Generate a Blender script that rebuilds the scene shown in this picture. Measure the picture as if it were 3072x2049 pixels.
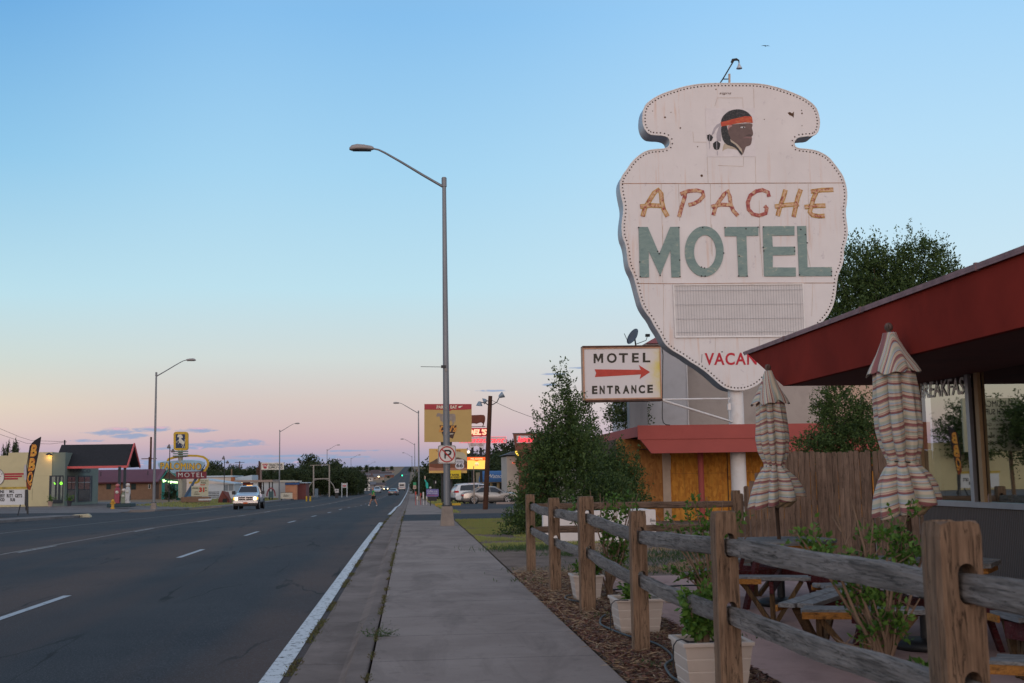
import bpy, math, random
import numpy as np
from mathutils import Vector, Matrix, noise
random.seed(7); rng = np.random.default_rng(7)
SC = bpy.context.scene; COL = SC.collection
for o in list(bpy.data.objects): bpy.data.objects.remove(o)
R = math.radians
# ---------------------------------------------------------------- camera solved from the photograph's vanishing points
F = 3500.0; CX, CY = 1536.0, 1024.5; H = 1.5; ROLL = 0.016; VP = (1233.0, 1435.0)
_Yc = Vector(((VP[0]-CX)/F, (VP[1]-CY)/F, 1)).normalized()
_h2 = Vector(((VP[0]+1000-CX)/F, (VP[1]-1000*ROLL-CY)/F, 1))
_Zc = _Yc.cross(_h2).normalized()
if _Zc.y > 0: _Zc = -_Zc
_Xc = _Yc.cross(_Zc)
RT = Matrix((_Xc, _Yc, _Zc))            # camera-space vector -> world vector
CAM = Vector((0, 0, H))
def ray(px, py): return RT @ Vector(((px-CX)/F, (py-CY)/F, 1))
def PY(px, py, Y):
    d = ray(px, py); return CAM + d*(Y/d.y)
def PX(px, py, X):
    d = ray(px, py); return CAM + d*(X/d.x)
def PZ(px, py, Z=0.0):
    d = ray(px, py); return CAM + d*((Z-H)/d.z)
cd = bpy.data.cameras.new("camera"); cam = bpy.data.objects.new("camera", cd); COL.objects.link(cam)
cd.sensor_fit = 'HORIZONTAL'; cd.sensor_width = 36; cd.lens = F/3072*36; cd.clip_start = .05; cd.clip_end = 9000
cr, cu, cb = RT @ Vector((1,0,0)), RT @ Vector((0,-1,0)), RT @ Vector((0,0,-1))
cam.matrix_world = Matrix(((cr.x,cu.x,cb.x,0),(cr.y,cu.y,cb.y,0),(cr.z,cu.z,cb.z,H),(0,0,0,1)))
SC.camera = cam
cd.dof.use_dof = True; cd.dof.focus_distance = 30; cd.dof.aperture_fstop = 5.6
SC.render.engine = 'CYCLES'
SC.view_settings.view_transform = 'Standard'; SC.view_settings.look = 'None'
SC.view_settings.exposure = .07; SC.view_settings.gamma = 1
SC.cycles.max_bounces = 8; SC.cycles.transparent_max_bounces = 12
# ---------------------------------------------------------------- ground profile
_PR = [(-60,0),(-30,0),(30,0),(45,-.05),(60,-.22),(75,-.42),(90,-.55),(97,-.66),(111,-.92),(138,-1.2),(180,-1.5),(250,-1.9),(330,-2.3),(420,-2.6),
       (550,-2.4),(900,-.5),(1300,3.5),(2000,12),(3000,28),(4000,42),(4300,43),(5600,28)]
_PX = np.array([p[0] for p in _PR], float); _PZ = np.array([p[1] for p in _PR], float)
def zr(Y): return float(np.interp(Y, _PX, _PZ))
def sm(a, b, x):
    t = min(1, max(0, (x-a)/(b-a))); return t*t*(3-2*t)
def lot(Y):                                # level of the lots left of the road
    base = zr(Y); k = sm(75, 100, Y)*(1-sm(175, 300, Y))
    return base*(1-k) + (-.56 - .0025*max(0, Y-115))*k
RZ = -.12                                   # road sits a kerb's height below the pavements
def gz(X, Y):
    z = zr(Y)
    if X <= -19.5:
        t = sm(19.5, 33, -X); return (z-.11)*(1-t) + lot(Y)*t
    if X < -.5: return z + RZ - .004*(-.5-X)*(1-sm(45, 85, Y))
    return z
def G(px, py, z=None, X=None):
    """point of the ground seen at a pixel (marches the ray down to the ground)"""
    d = ray(px, py); t = 2.0
    while t < 5500:
        p = CAM + d*t
        if p.z <= gz(p.x, p.y): return Vector((p.x, p.y, gz(p.x, p.y)))
        t *= 1.004
    return CAM + d*t
YB = list(range(-30, 30, 6)) + list(range(30, 200, 5)) + list(range(200, 440, 20)) + list(range(440, 2700, 60)) + list(range(2700, 5600, 150))
# ---------------------------------------------------------------- objects
ORG = {}
def tag(o, label=None, cat=None, group=None, kind=None):
    if label: o['label'] = label
    if cat: o['category'] = cat
    if group: o['group'] = group
    if kind: o['kind'] = kind
    return o
def thing(name, label, cat, loc=(0,0,0), group=None, rz=0):
    o = bpy.data.objects.new(name, None); COL.objects.link(o); o.location = loc; o.rotation_euler = (0,0,rz)
    o.empty_display_size = .1
    ORG[o.name] = Matrix.Translation(Vector(loc)) @ Matrix.Rotation(rz, 4, 'Z')
    return tag(o, label, cat, group)
class MB:
    def __init__(s): s.v = []; s.f = []; s.m = []; s.mi = 0; s.sf = []; s.smooth = False
    def _add(s, vs, fs, smooth=None):
        n = len(s.v); s.v += [tuple(v) for v in vs]; s.f += [tuple(i+n for i in f) for f in fs]
        s.m += [s.mi]*len(fs); s.sf += [s.smooth if smooth is None else smooth]*len(fs); return s
    def box(s, x0, x1, y0, y1, z0, z1, M=None):
        vs = [Vector(p) for p in ((x0,y0,z0),(x1,y0,z0),(x1,y1,z0),(x0,y1,z0),(x0,y0,z1),(x1,y0,z1),(x1,y1,z1),(x0,y1,z1))]
        if M is not None: vs = [M @ v for v in vs]
        return s._add(vs, [(0,3,2,1),(4,5,6,7),(0,1,5,4),(1,2,6,5),(2,3,7,6),(3,0,4,7)])
    def bar(s, a, b, w, h, up=(0,0,1)):
        """a rectangular bar from a to b, w across, h along up"""
        a, b = Vector(a), Vector(b); d = (b-a).normalized(); u = Vector(up)
        sx = d.cross(u)
        if sx.length < 1e-4: sx = d.cross(Vector((1,0,0)))
        sx.normalize(); u = sx.cross(d).normalized()
        vs = []
        for p in (a, b):
            for i, j in ((-1,-1),(1,-1),(1,1),(-1,1)): vs.append(p + sx*(w/2*i) + u*(h/2*j))
        return s._add(vs, [(0,1,2,3),(7,6,5,4),(0,4,5,1),(1,5,6,2),(2,6,7,3),(3,7,4,0)])
    def tube(s, pts, r, n=8, cap=True, smooth=True):
        pts = [Vector(p) for p in pts]; rs = r if isinstance(r, (list, tuple)) else [r]*len(pts)
        vs = []; fs = []; ref = Vector((.31,.17,.93))
        for i, p in enumerate(pts):
            d = (pts[min(i+1, len(pts)-1)] - pts[max(i-1, 0)]).normalized()
            a = d.cross(ref)
            if a.length < .05: a = d.cross(Vector((1,0,0)))
            a.normalize(); b = d.cross(a)
            for k in range(n):
                t = 2*math.pi*k/n; vs.append(p + (a*math.cos(t) + b*math.sin(t))*rs[i])
        for i in range(len(pts)-1):
            for k in range(n):
                k2 = (k+1) % n; fs.append((i*n+k, i*n+k2, (i+1)*n+k2, (i+1)*n+k))
        s._add(vs, fs, smooth)
        if cap:
            m = len(pts)-1
            s._add([vs[k] for k in range(n)], [tuple(range(n-1,-1,-1))], False)
            s._add([vs[m*n+k] for k in range(n)], [tuple(range(n))], False)
        return s
    def lathe(s, prof, c, n=20, M=None, smooth=True, caps=True):
        """prof: (r, z) pairs"""
        c = Vector(c); vs = []; fs = []
        for r, z in prof:
            for k in range(n):
                t = 2*math.pi*k/n; v = Vector((r*math.cos(t), r*math.sin(t), z))
                vs.append(c + (M @ v if M is not None else v))
        for i in range(len(prof)-1):
            for k in range(n):
                k2 = (k+1) % n; fs.append((i*n+k, i*n+k2, (i+1)*n+k2, (i+1)*n+k))
        s._add(vs, fs, smooth)
        if not caps: return s
        s._add([vs[k] for k in range(n)], [tuple(range(n-1,-1,-1))], False)
        m = len(prof)-1; s._add([vs[m*n+k] for k in range(n)], [tuple(range(n))], False)
        return s
    def prism(s, pts, d):
        """planar outline extruded along d"""
        pts = [Vector(p) for p in pts]; d = Vector(d); n = len(pts)
        # orient the front cap away from d
        nr = Vector((0,0,0))
        for i in range(n): nr += pts[i].cross(pts[(i+1) % n])
        if nr.dot(d) > 0: pts = pts[::-1]
        vs = pts + [p+d for p in pts]
        fs = [tuple(range(n)), tuple(range(2*n-1, n-1, -1))] + [(i, i+n, (i+1) % n + n, (i+1) % n) for i in range(n)]
        return s._add(vs, fs)
    def ring(s, outer, inner, d):
        """two outlines of equal count joined into a frame, extruded by d"""
        n = len(outer); o = [Vector(p) for p in outer]; q = [Vector(p) for p in inner]; d = Vector(d)
        vs = o + q + [p+d for p in o] + [p+d for p in q]; fs = []
        for i in range(n):
            j = (i+1) % n
            fs += [(i,j,n+j,n+i), (2*n+j,2*n+i,3*n+i,3*n+j), (i,2*n+i,2*n+j,j), (n+j,3*n+j,3*n+i,n+i)]
        return s._add(vs, fs)
    def quad(s, a, b, c, d): return s._add([a,b,c,d], [(0,1,2,3)])
    def poly(s, pts): return s._add(pts, [tuple(range(len(pts)))])
    def build(s, name, mats, parent=None, loc=None, mod=None):
        if not isinstance(mats, (list, tuple)): mats = [mats]
        if parent is not None: W = ORG[parent.name]
        else: W = Matrix.Translation(Vector(loc)) if loc is not None else Matrix.Identity(4)
        Wi = W.inverted(); me = bpy.data.meshes.new(name)
        me.from_pydata([Wi @ Vector(v) for v in s.v], [], s.f); me.update()
        for m in mats: me.materials.append(m)
        me.polygons.foreach_set('material_index', s.m); me.polygons.foreach_set('use_smooth', s.sf)
        o = bpy.data.objects.new(name, me); COL.objects.link(o)
        if parent is not None: o.parent = parent; ORG[o.name] = W
        else:
            if loc is not None: o.location = loc
            ORG[o.name] = W
        if mod: mod(o)
        return o
def bevel(w, seg=2):
    def f(o):
        m = o.modifiers.new('bevel', 'BEVEL'); m.width = w; m.segments = seg; m.limit_method = 'ANGLE'; m.angle_limit = R(40)
    return f
def copy_tree(o, parent=None):
    c = o.copy(); COL.objects.link(c)
    if parent is not None: c.parent = parent
    for ch in o.children: copy_tree(ch, c)
    return c
def struct(name, mb, mat): return tag(mb.build(name, mat), kind='structure')
# ---------------------------------------------------------------- materials
def lin(c): return tuple(((x/255)/12.92 if x/255 <= .04045 else ((x/255+.055)/1.055)**2.4) for x in c)
MATS = {}
def nt(name):
    m = bpy.data.materials.new(name); m.use_nodes = True; t = m.node_tree; b = t.nodes['Principled BSDF']; MATS[name] = m
    return m, t, b
def N(t, typ, **kw):
    n = t.nodes.new(typ)
    for k, v in kw.items():
        if k.startswith('i_'):
            key = k[2:]; key = int(key) if key.isdigit() else key.replace('_', ' ')
            n.inputs[key].default_value = v
        else: setattr(n, k, v)
    return n
def ramp(t, stops, fac, interp='LINEAR'):
    n = t.nodes.new('ShaderNodeValToRGB'); cr_ = n.color_ramp; cr_.interpolation = interp
    while len(cr_.elements) < len(stops): cr_.elements.new(.5)
    for e, (p, c) in zip(cr_.elements, stops):
        e.position = p; e.color = (*c, 1) if len(c) == 3 else c
    if fac is not None: t.links.new(fac, n.inputs[0])
    return n
def coords(t, scale=(1,1,1), kind='Object'):
    tc = N(t, 'ShaderNodeTexCoord'); mp = N(t, 'ShaderNodeMapping'); mp.inputs['Scale'].default_value = scale
    t.links.new(tc.outputs[kind], mp.inputs[0]); return mp.outputs[0]
def worldpos(t, scale=(1,1,1)):
    g = N(t, 'ShaderNodeNewGeometry'); mp = N(t, 'ShaderNodeMapping'); mp.inputs['Scale'].default_value = scale
    t.links.new(g.outputs['Position'], mp.inputs[0]); return mp.outputs[0]
def noi(t, vec, scale, detail=4, rough=.55, dist=0):
    n = N(t, 'ShaderNodeTexNoise', i_Scale=scale, i_Detail=detail, i_Roughness=rough, i_Distortion=dist)
    t.links.new(vec, n.inputs['Vector']); return n.outputs['Fac']
def mix(t, fac, a, b, mode='MIX'):
    n = N(t, 'ShaderNodeMix', data_type='RGBA', blend_type=mode)
    for inp, v in ((n.inputs[0], fac), (n.inputs[6], a), (n.inputs[7], b)):
        if hasattr(v, 'links') or isinstance(v, bpy.types.NodeSocket): t.links.new(v, inp)
        elif isinstance(v, (tuple, list)): inp.default_value = (*v, 1) if len(v) == 3 else v
        else: inp.default_value = v
    return n.outputs[2]
def mth(t, op, a, b=None, c=None, clamp=False):
    n = N(t, 'ShaderNodeMath', operation=op, use_clamp=clamp)
    for i, v in enumerate((a, b, c)):
        if v is None: continue
        if isinstance(v, bpy.types.NodeSocket): t.links.new(v, n.inputs[i])
        else: n.inputs[i].default_value = v
    return n.outputs[0]
def bump(t, b, h, strength=.3, dist=.01):
    n = N(t, 'ShaderNodeBump', i_Strength=strength, i_Distance=dist); t.links.new(h, n.inputs['Height'])
    t.links.new(n.outputs[0], b.inputs['Normal'])
def M(name, col, rough=.75, var=.12, scale=3.0, metal=0.0, bmp=0.0, bscale=40, stretch=(1,1,1), spec=.35, dirt=None, dirt_scale=1.5, dirt_amt=.5, emit=0, coat=0):
    """paint, metal or plaster: base colour with wear-like mottling"""
    if name in MATS: return MATS[name]
    m, t, b = nt(name); v = coords(t, stretch)
    n1 = noi(t, v, scale, 6, .6)
    lo = tuple(c*(1-var) for c in col); hi = tuple(min(1, c*(1+var)) for c in col)
    c = ramp(t, [(.3, lo), (.7, hi)], n1).outputs[0]
    if dirt is not None:
        n2 = noi(t, v, dirt_scale, 8, .7, .4)
        k = ramp(t, [(.5, (0,0,0)), (.72, (1,1,1))], n2).outputs[0]
        k = mth(t, 'MULTIPLY', k, dirt_amt); c = mix(t, k, c, dirt)
    t.links.new(c, b.inputs['Base Color'])
    b.inputs['Roughness'].default_value = rough; b.inputs['Metallic'].default_value = metal
    b.inputs['Specular IOR Level'].default_value = spec
    if coat: b.inputs['Coat Weight'].default_value = coat; b.inputs['Coat Roughness'].default_value = .06
    if bmp: bump(t, b, noi(t, v, bscale, 5, .6), bmp, .004)
    if emit:
        t.links.new(c, b.inputs['Emission Color']); b.inputs['Emission Strength'].default_value = emit
    return m
def EM(name, col, s):
    if name in MATS: return MATS[name]
    m, t, b = nt(name); b.inputs['Base Color'].default_value = (*col, 1)
    b.inputs['Emission Color'].default_value = (*col, 1); b.inputs['Emission Strength'].default_value = s; return m
def wood(name, a, b_, axis='Z', scale=1.0, rough=.85, streak=(.02,.015,.01), amt=.6, bs=.6):
    if name in MATS: return MATS[name]
    m, t, b = nt(name)
    st = {'X': (2,26,26), 'Y': (26,2,26), 'Z': (26,26,2)}[axis]; st = tuple(x*scale for x in st)
    v = coords(t, st); n1 = noi(t, v, 1.0, 7, .62, .6)
    v2 = coords(t, tuple(x*.25 for x in st)); n2 = noi(t, v2, 1.0, 4, .6, .5)
    c = ramp(t, [(.25, a), (.75, b_)], n2).outputs[0]
    k = ramp(t, [(.30, (1,1,1)), (.48, (0,0,0))], n1).outputs[0]
    c = mix(t, mth(t, 'MULTIPLY', k, amt), c, streak)
    sp = noi(t, coords(t, (3,3,3)), 1.4, 3, .5)
    c = mix(t, mth(t, 'MULTIPLY', ramp(t, [(.45,(0,0,0)),(.7,(1,1,1))], sp).outputs[0], .35), c, tuple(x*.55 for x in a))
    q_ = {'X': (.8,15,15), 'Y': (15,.8,15), 'Z': (15,15,.8)}[axis]; nq = noi(t, coords(t, q_), 1.6, 6, .6, 1.2)
    ck = ramp(t, [(.485,(0,0,0)),(.497,(1,1,1)),(.503,(1,1,1)),(.515,(0,0,0))], nq).outputs[0]; c = mix(t, mth(t, 'MULTIPLY', ck, .75), c, streak)
    ff = noi(t, coords(t, tuple(x*3 for x in st)), 1.0, 4, .6); c = mix(t, .35, c, ramp(t, [(.35,(.25,.25,.25)),(.65,(.8,.8,.8))], ff).outputs[0], 'OVERLAY')
    t.links.new(c, b.inputs['Base Color']); b.inputs['Roughness'].default_value = rough
    b.inputs['Specular IOR Level'].default_value = .25
    bump(t, b, mth(t, 'SUBTRACT', mth(t, 'ADD', n1, mth(t, 'MULTIPLY', ff, .5)), mth(t, 'MULTIPLY', ck, .6)), bs, .014); return m
def leafmat(name, a, b_, trans=.25):
    if name in MATS: return MATS[name]
    m, t, b = nt(name); g = N(t, 'ShaderNodeNewGeometry')
    oi = N(t, 'ShaderNodeObjectInfo')
    r = mth(t, 'FRACT', mth(t, 'ADD', g.outputs['Random Per Island'], 0))
    cl = noi(t, coords(t), 1.1, 3, .5)
    f = mth(t, 'ADD', mth(t, 'MULTIPLY', r, .6), mth(t, 'MULTIPLY', cl, .5))
    c = ramp(t, [(.2, a), (.8, b_)], f).outputs[0]
    t.links.new(c, b.inputs['Base Color']); b.inputs['Roughness'].default_value = .6
    b.inputs['Specular IOR Level'].default_value = .3
    tr = N(t, 'ShaderNodeBsdfTranslucent'); t.links.new(c, tr.inputs[0])
    mx = N(t, 'ShaderNodeMixShader'); mx.inputs[0].default_value = trans
    t.links.new(b.outputs[0], mx.inputs[1]); t.links.new(tr.outputs[0], mx.inputs[2])
    t.links.new(mx.outputs[0], t.nodes['Material Output'].inputs[0]); return m
# ---------------------------------------------------------------- text
_FC = None
def text_mesh(s, shear=0, bold=0, spacing=1.0, extrude=0):
    cu = bpy.data.curves.new('txt', 'FONT'); cu.body = s; cu.shear = shear; cu.offset = bold; cu.space_character = spacing
    cu.resolution_u = 4; ob = bpy.data.objects.new('txt', cu); COL.objects.link(ob)
    dg = bpy.context.evaluated_depsgraph_get(); dg.update()
    me = bpy.data.meshes.new_from_object(ob.evaluated_get(dg))
    vs = [v.co.copy() for v in me.vertices]; fs = [tuple(p.vertices) for p in me.polygons]
    bpy.data.objects.remove(ob); bpy.data.curves.remove(cu); bpy.data.meshes.remove(me)
    return vs, fs
def text(mb, s, BL, BR, TL, shear=0, bold=0, spacing=1.0, lift=0.0, mirror=False):
    """letters filling the parallelogram BL, BR, TL; lift moves them off the surface"""
    if bold > 0 and ("M" in s or "W" in s or "w" in s or "m" in s):      # these glyphs fold over when offset: lay three thin copies side by side instead
        BL, BR, TL = Vector(BL), Vector(BR), Vector(TL); hh = (TL-BL).length; d = (BR-BL).normalized()*(bold*hh*1.1)
        for q in (-1, 0, 1): text(mb, s, BL+d*(q+1)*.5, BR+d*(q-1)*.5, TL+d*(q+1)*.5, shear, 0, spacing, lift+.0015*(q+1))
        return mb
    vs, fs = text_mesh(s, shear, bold, spacing)
    if not vs: return mb
    x0 = min(v.x for v in vs); x1 = max(v.x for v in vs); y0 = min(v.y for v in vs); y1 = max(v.y for v in vs)
    BL, BR, TL = Vector(BL), Vector(BR), Vector(TL); n = (BR-BL).cross(TL-BL).normalized()*lift
    out = []
    for v in vs:
        u = (v.x-x0)/(x1-x0); w = (v.y-y0)/(y1-y0)
        out.append(BL + (BR-BL)*u + (TL-BL)*w + n)
    return mb._add(out, fs)
def textpx(mb, s, x0, y0, x1, y1, Y, **k):
    """letters in the pixel rectangle x0..x1, y0(top)..y1(bottom) on the upright plane at distance Y"""
    return text(mb, s, PY(x0,y1,Y), PY(x1,y1,Y), PY(x0,y0,Y), **k)
def pp(pts, Y, ox=0, oy=0, sc=1.0): return [PY(ox+x*sc, oy+y*sc, Y) for x, y in pts]
def strokes(mb, pts, w, d, closed=False):
    """a flat ribbon of width w along world points in an upright plane facing -Y, thickness d"""
    pts = [Vector(p) for p in pts]; n = len(pts)
    L = []; Rr = []
    for i, p in enumerate(pts):
        a = pts[max(i-1,0)]; b = pts[min(i+1,n-1)]; t = (b-a).normalized(); q = Vector((-t.z, 0, t.x))*(w/2)
        L.append(p+q); Rr.append(p-q)
    for i in range(n-1): mb.prism([L[i], L[i+1], Rr[i+1], Rr[i]], (0,d,0))
    return mb
def ell(cx, cy, rx, ry, n=24, a0=0): return [(cx+rx*math.cos(a0+2*math.pi*k/n), cy+ry*math.sin(a0+2*math.pi*k/n)) for k in range(n)]
# ================================================================ SKY AND LIGHT
w = bpy.data.worlds.new("World"); SC.world = w; w.use_nodes = True; t = w.node_tree; t.nodes.clear()
tc = N(t, 'ShaderNodeTexCoord'); sp = N(t, 'ShaderNodeSeparateXYZ'); t.links.new(tc.outputs['Generated'], sp.inputs[0])
X_, Y_, Z_ = sp.outputs
az = mth(t, 'DIVIDE', X_, mth(t, 'MAXIMUM', Y_, .08)); el = mth(t, 'DIVIDE', Z_, mth(t, 'MAXIMUM', Y_, .08))
zc = mth(t, 'MAXIMUM', Z_, 0.0)
f1 = ramp(t, [(0, lin((122,148,180))), (.012, lin((150,154,182))), (.03, lin((198,172,180))), (.044, lin((207,184,183))), (.066, lin((210,196,190))),
              (.102, lin((205,214,212))), (.160, lin((186,220,233))), (.257, lin((162,208,236))), (.378, lin((132,187,232))), (.6, lin((126,158,196))), (1, lin((155,161,174)))], zc).outputs[0]
# left of the view warmer near the horizon and deeper blue above, right of it paler
f2 = ramp(t, [(0, lin((128,150,180))), (.012, lin((150,155,184))), (.03, lin((200,176,186))), (.042, lin((218,196,188))), (.062, lin((222,208,190))),
              (.098, lin((204,214,208))), (.150, lin((184,219,231))), (.257, lin((142,196,230))), (.378, lin((104,166,220))), (.6, lin((120,152,192))), (1, lin((155,161,174)))], zc).outputs[0]
f3 = ramp(t, [(0, lin((150,160,190))), (.03, lin((186,176,196))), (.06, lin((206,200,206))), (.1, lin((206,214,220))), (.17, lin((196,224,238))),
              (.257, lin((180,218,242))), (.378, lin((154,203,242))), (.6, lin((132,164,200))), (1, lin((155,161,174)))], zc).outputs[0]
wl = N(t, 'ShaderNodeMapRange', i_1=-.12, i_2=-.40, interpolation_type='SMOOTHSTEP'); t.links.new(az, wl.inputs[0])
wr = N(t, 'ShaderNodeMapRange', i_1=-.05, i_2=.38, interpolation_type='SMOOTHSTEP'); t.links.new(az, wr.inputs[0])
front = mix(t, wl.outputs[0], f1, f2); front = mix(t, wr.outputs[0], front, f3)
back = ramp(t, [(0, (1.55,.98,.74)), (.06, (2.0,1.5,1.22)), (.16, (1.7,1.5,1.40)), (.32, (1.2,1.2,1.25)), (.6, (.64,.68,.76)), (1, lin((155,161,174)))], zc).outputs[0]
wb = N(t, 'ShaderNodeMapRange', i_1=.15, i_2=-.65, interpolation_type='SMOOTHSTEP'); t.links.new(Y_, wb.inputs[0])
sky = mix(t, wb.outputs[0], front, back)
# thin evening clouds low over the horizon, each at its own bearing
def cloud_at(px, py): d = ray(px, py); return d.x/d.y, d.z/d.y
CL = [(330,1294,85,13,1),(455,1288,75,11,1),(600,1290,85,9,1),(400,1308,70,10,0),(265,1322,60,6,0),(700,1330,120,13,0),(610,1338,130,9,0),(530,1345,90,6,0),(860,1368,220,5,0),
      (980,1372,160,6,0),(1060,1352,110,4,0),(1660,1121,45,4.5,0),(1735,1104,40,4,0),(1480,1172,60,4.5,0),(1650,1154,32,4.5,0),(640,1385,500,9,0)]
acc = None; pink = None
vv = N(t, 'ShaderNodeCombineXYZ'); t.links.new(az, vv.inputs[0]); t.links.new(mth(t, 'MULTIPLY', el, 4.5), vv.inputs[1])
nz = noi(t, vv.outputs[0], 48, 6, .62, .4); nz2 = noi(t, vv.outputs[0], 150, 4, .6)
ndis = mth(t, 'SUBTRACT', mth(t, 'ADD', mth(t, 'MULTIPLY', nz, 3.4), mth(t, 'MULTIPLY', nz2, 1.0)), 2.35)
for px, py, rw, rh, pk in CL:
    a0, e0 = cloud_at(px, py)
    dx = mth(t, 'MULTIPLY', mth(t, 'SUBTRACT', az, a0), F/rw); dy = mth(t, 'MULTIPLY', mth(t, 'SUBTRACT', el, e0), F/rh)
    q = mth(t, 'SUBTRACT', 1.0, mth(t, 'ADD', mth(t, 'MULTIPLY', dx, dx), mth(t, 'MULTIPLY', dy, dy)))
    acc = q if acc is None else mth(t, 'MAXIMUM', acc, q)
    if pk:
        up = mth(t, 'MULTIPLY', mth(t, 'ADD', dy, .05), mth(t, 'MAXIMUM', q, 0.0)); pink = up if pink is None else mth(t, 'MAXIMUM', pink, up)
cm = N(t, 'ShaderNodeMapRange', i_1=-.05, i_2=.8, i_4=.85, interpolation_type='SMOOTHSTEP'); t.links.new(mth(t, 'ADD', acc, ndis), cm.inputs[0])
pm = N(t, 'ShaderNodeMapRange', i_1=.05, i_2=.45, interpolation_type='SMOOTHSTEP'); t.links.new(mth(t, 'ADD', pink, mth(t, 'MULTIPLY', ndis, .5)), pm.inputs[0])
ccol = mix(t, pm.outputs[0], lin((140,160,192)), lin((214,174,190)))
ok = mth(t, 'MULTIPLY', cm.outputs[0], mth(t, 'GREATER_THAN', Y_, .3))
sky = mix(t, ok, sky, ccol)
bg = N(t, 'ShaderNodeBackground', i_Strength=1.0); t.links.new(sky, bg.inputs[0])
ow = N(t, 'ShaderNodeOutputWorld'); t.links.new(bg.outputs[0], ow.inputs[0])
sl = bpy.data.lights.new('afterglow_sun', 'SUN'); sl.energy = .30; sl.angle = R(25); sl.color = (1, .80, .70)
so = bpy.data.objects.new('afterglow_sun', sl); COL.objects.link(so)
so.rotation_euler = (R(80), 0, R(-12))   # low behind the photographer
so.location = (0,-20,20)

# ================================================================ GROUND MATERIALS
def m_asphalt():
    m, t, b = nt('asphalt'); v = worldpos(t)
    a = noi(t, v, .35, 5, .6); fine = noi(t, v, 60, 3, .7); vs = worldpos(t, (1, .06, 1)); tr = noi(t, vs, .9, 4, .5)
    c = ramp(t, [(.35, (.019,.021,.026)), (.66, (.034,.034,.038))], a).outputs[0]
    c = mix(t, ramp(t, [(.48,(0,0,0)),(.72,(.75,.75,.75))], tr).outputs[0], c, (.060,.038,.032))
    sx_ = N(t, 'ShaderNodeSeparateXYZ'); t.links.new(v, sx_.inputs[0]); xx_ = mth(t, 'ADD', sx_.outputs[0], mth(t, 'MULTIPLY', noi(t, worldpos(t, (.6,.12,1)), 1.0, 4, .6), 1.6))
    for c0, hw_ in ((-4.9,.9),(-.6,.55),(-9.3,.8)):
        bnd = N(t, 'ShaderNodeMapRange', i_1=hw_*1.6, i_2=hw_*.2, interpolation_type='SMOOTHSTEP'); t.links.new(mth(t, 'ABSOLUTE', mth(t, 'SUBTRACT', xx_, c0)), bnd.inputs[0]); c = mix(t, mth(t, 'MULTIPLY', bnd.outputs[0], mth(t, 'ADD', mth(t, 'MULTIPLY', a, 1.1), .25)), c, (.078,.048,.038))
    big = noi(t, v, .11, 4, .55); c = mix(t, mth(t, 'MULTIPLY', ramp(t, [(.5,(0,0,0)),(.56,(1,1,1))], big).outputs[0], .35), c, (.020,.022,.027))
    c = mix(t, ramp(t, [(.53,(0,0,0)),(.68,(1,1,1))], fine).outputs[0], c, (.095,.098,.11))
    # tar-sealed cracks wandering along the lanes
    vc = worldpos(t, (.8,.10,1)); cr2 = N(t, 'ShaderNodeTexVoronoi', feature='DISTANCE_TO_EDGE', i_Scale=.8)
    vd = N(t, 'ShaderNodeVectorMath', operation='ADD'); t.links.new(vc, vd.inputs[0])
    nn = N(t, 'ShaderNodeTexNoise', i_Scale=3.0, i_Detail=5.0); t.links.new(vc, nn.inputs['Vector'])
    sc_ = N(t, 'ShaderNodeVectorMath', operation='SCALE', i_Scale=.45); t.links.new(nn.outputs['Color'], sc_.inputs[0]); t.links.new(sc_.outputs[0], vd.inputs[1])
    t.links.new(vd.outputs[0], cr2.inputs['Vector'])
    k = ramp(t, [(0,(1,1,1)),(.005,(1,1,1)),(.012,(0,0,0))], cr2.outputs['Distance']).outputs[0]
    msk = ramp(t, [(.44,(0,0,0)),(.56,(1,1,1))], noi(t, v, .22, 3, .5)).outputs[0]
    c = mix(t, mth(t, 'MULTIPLY', mth(t, 'MULTIPLY', k, msk), .95), c, (.009,.009,.010))
    t.links.new(c, b.inputs['Base Color']); b.inputs['Roughness'].default_value = .85; b.inputs['Specular IOR Level'].default_value = .22
    bump(t, b, fine, .55, .006); return m
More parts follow.
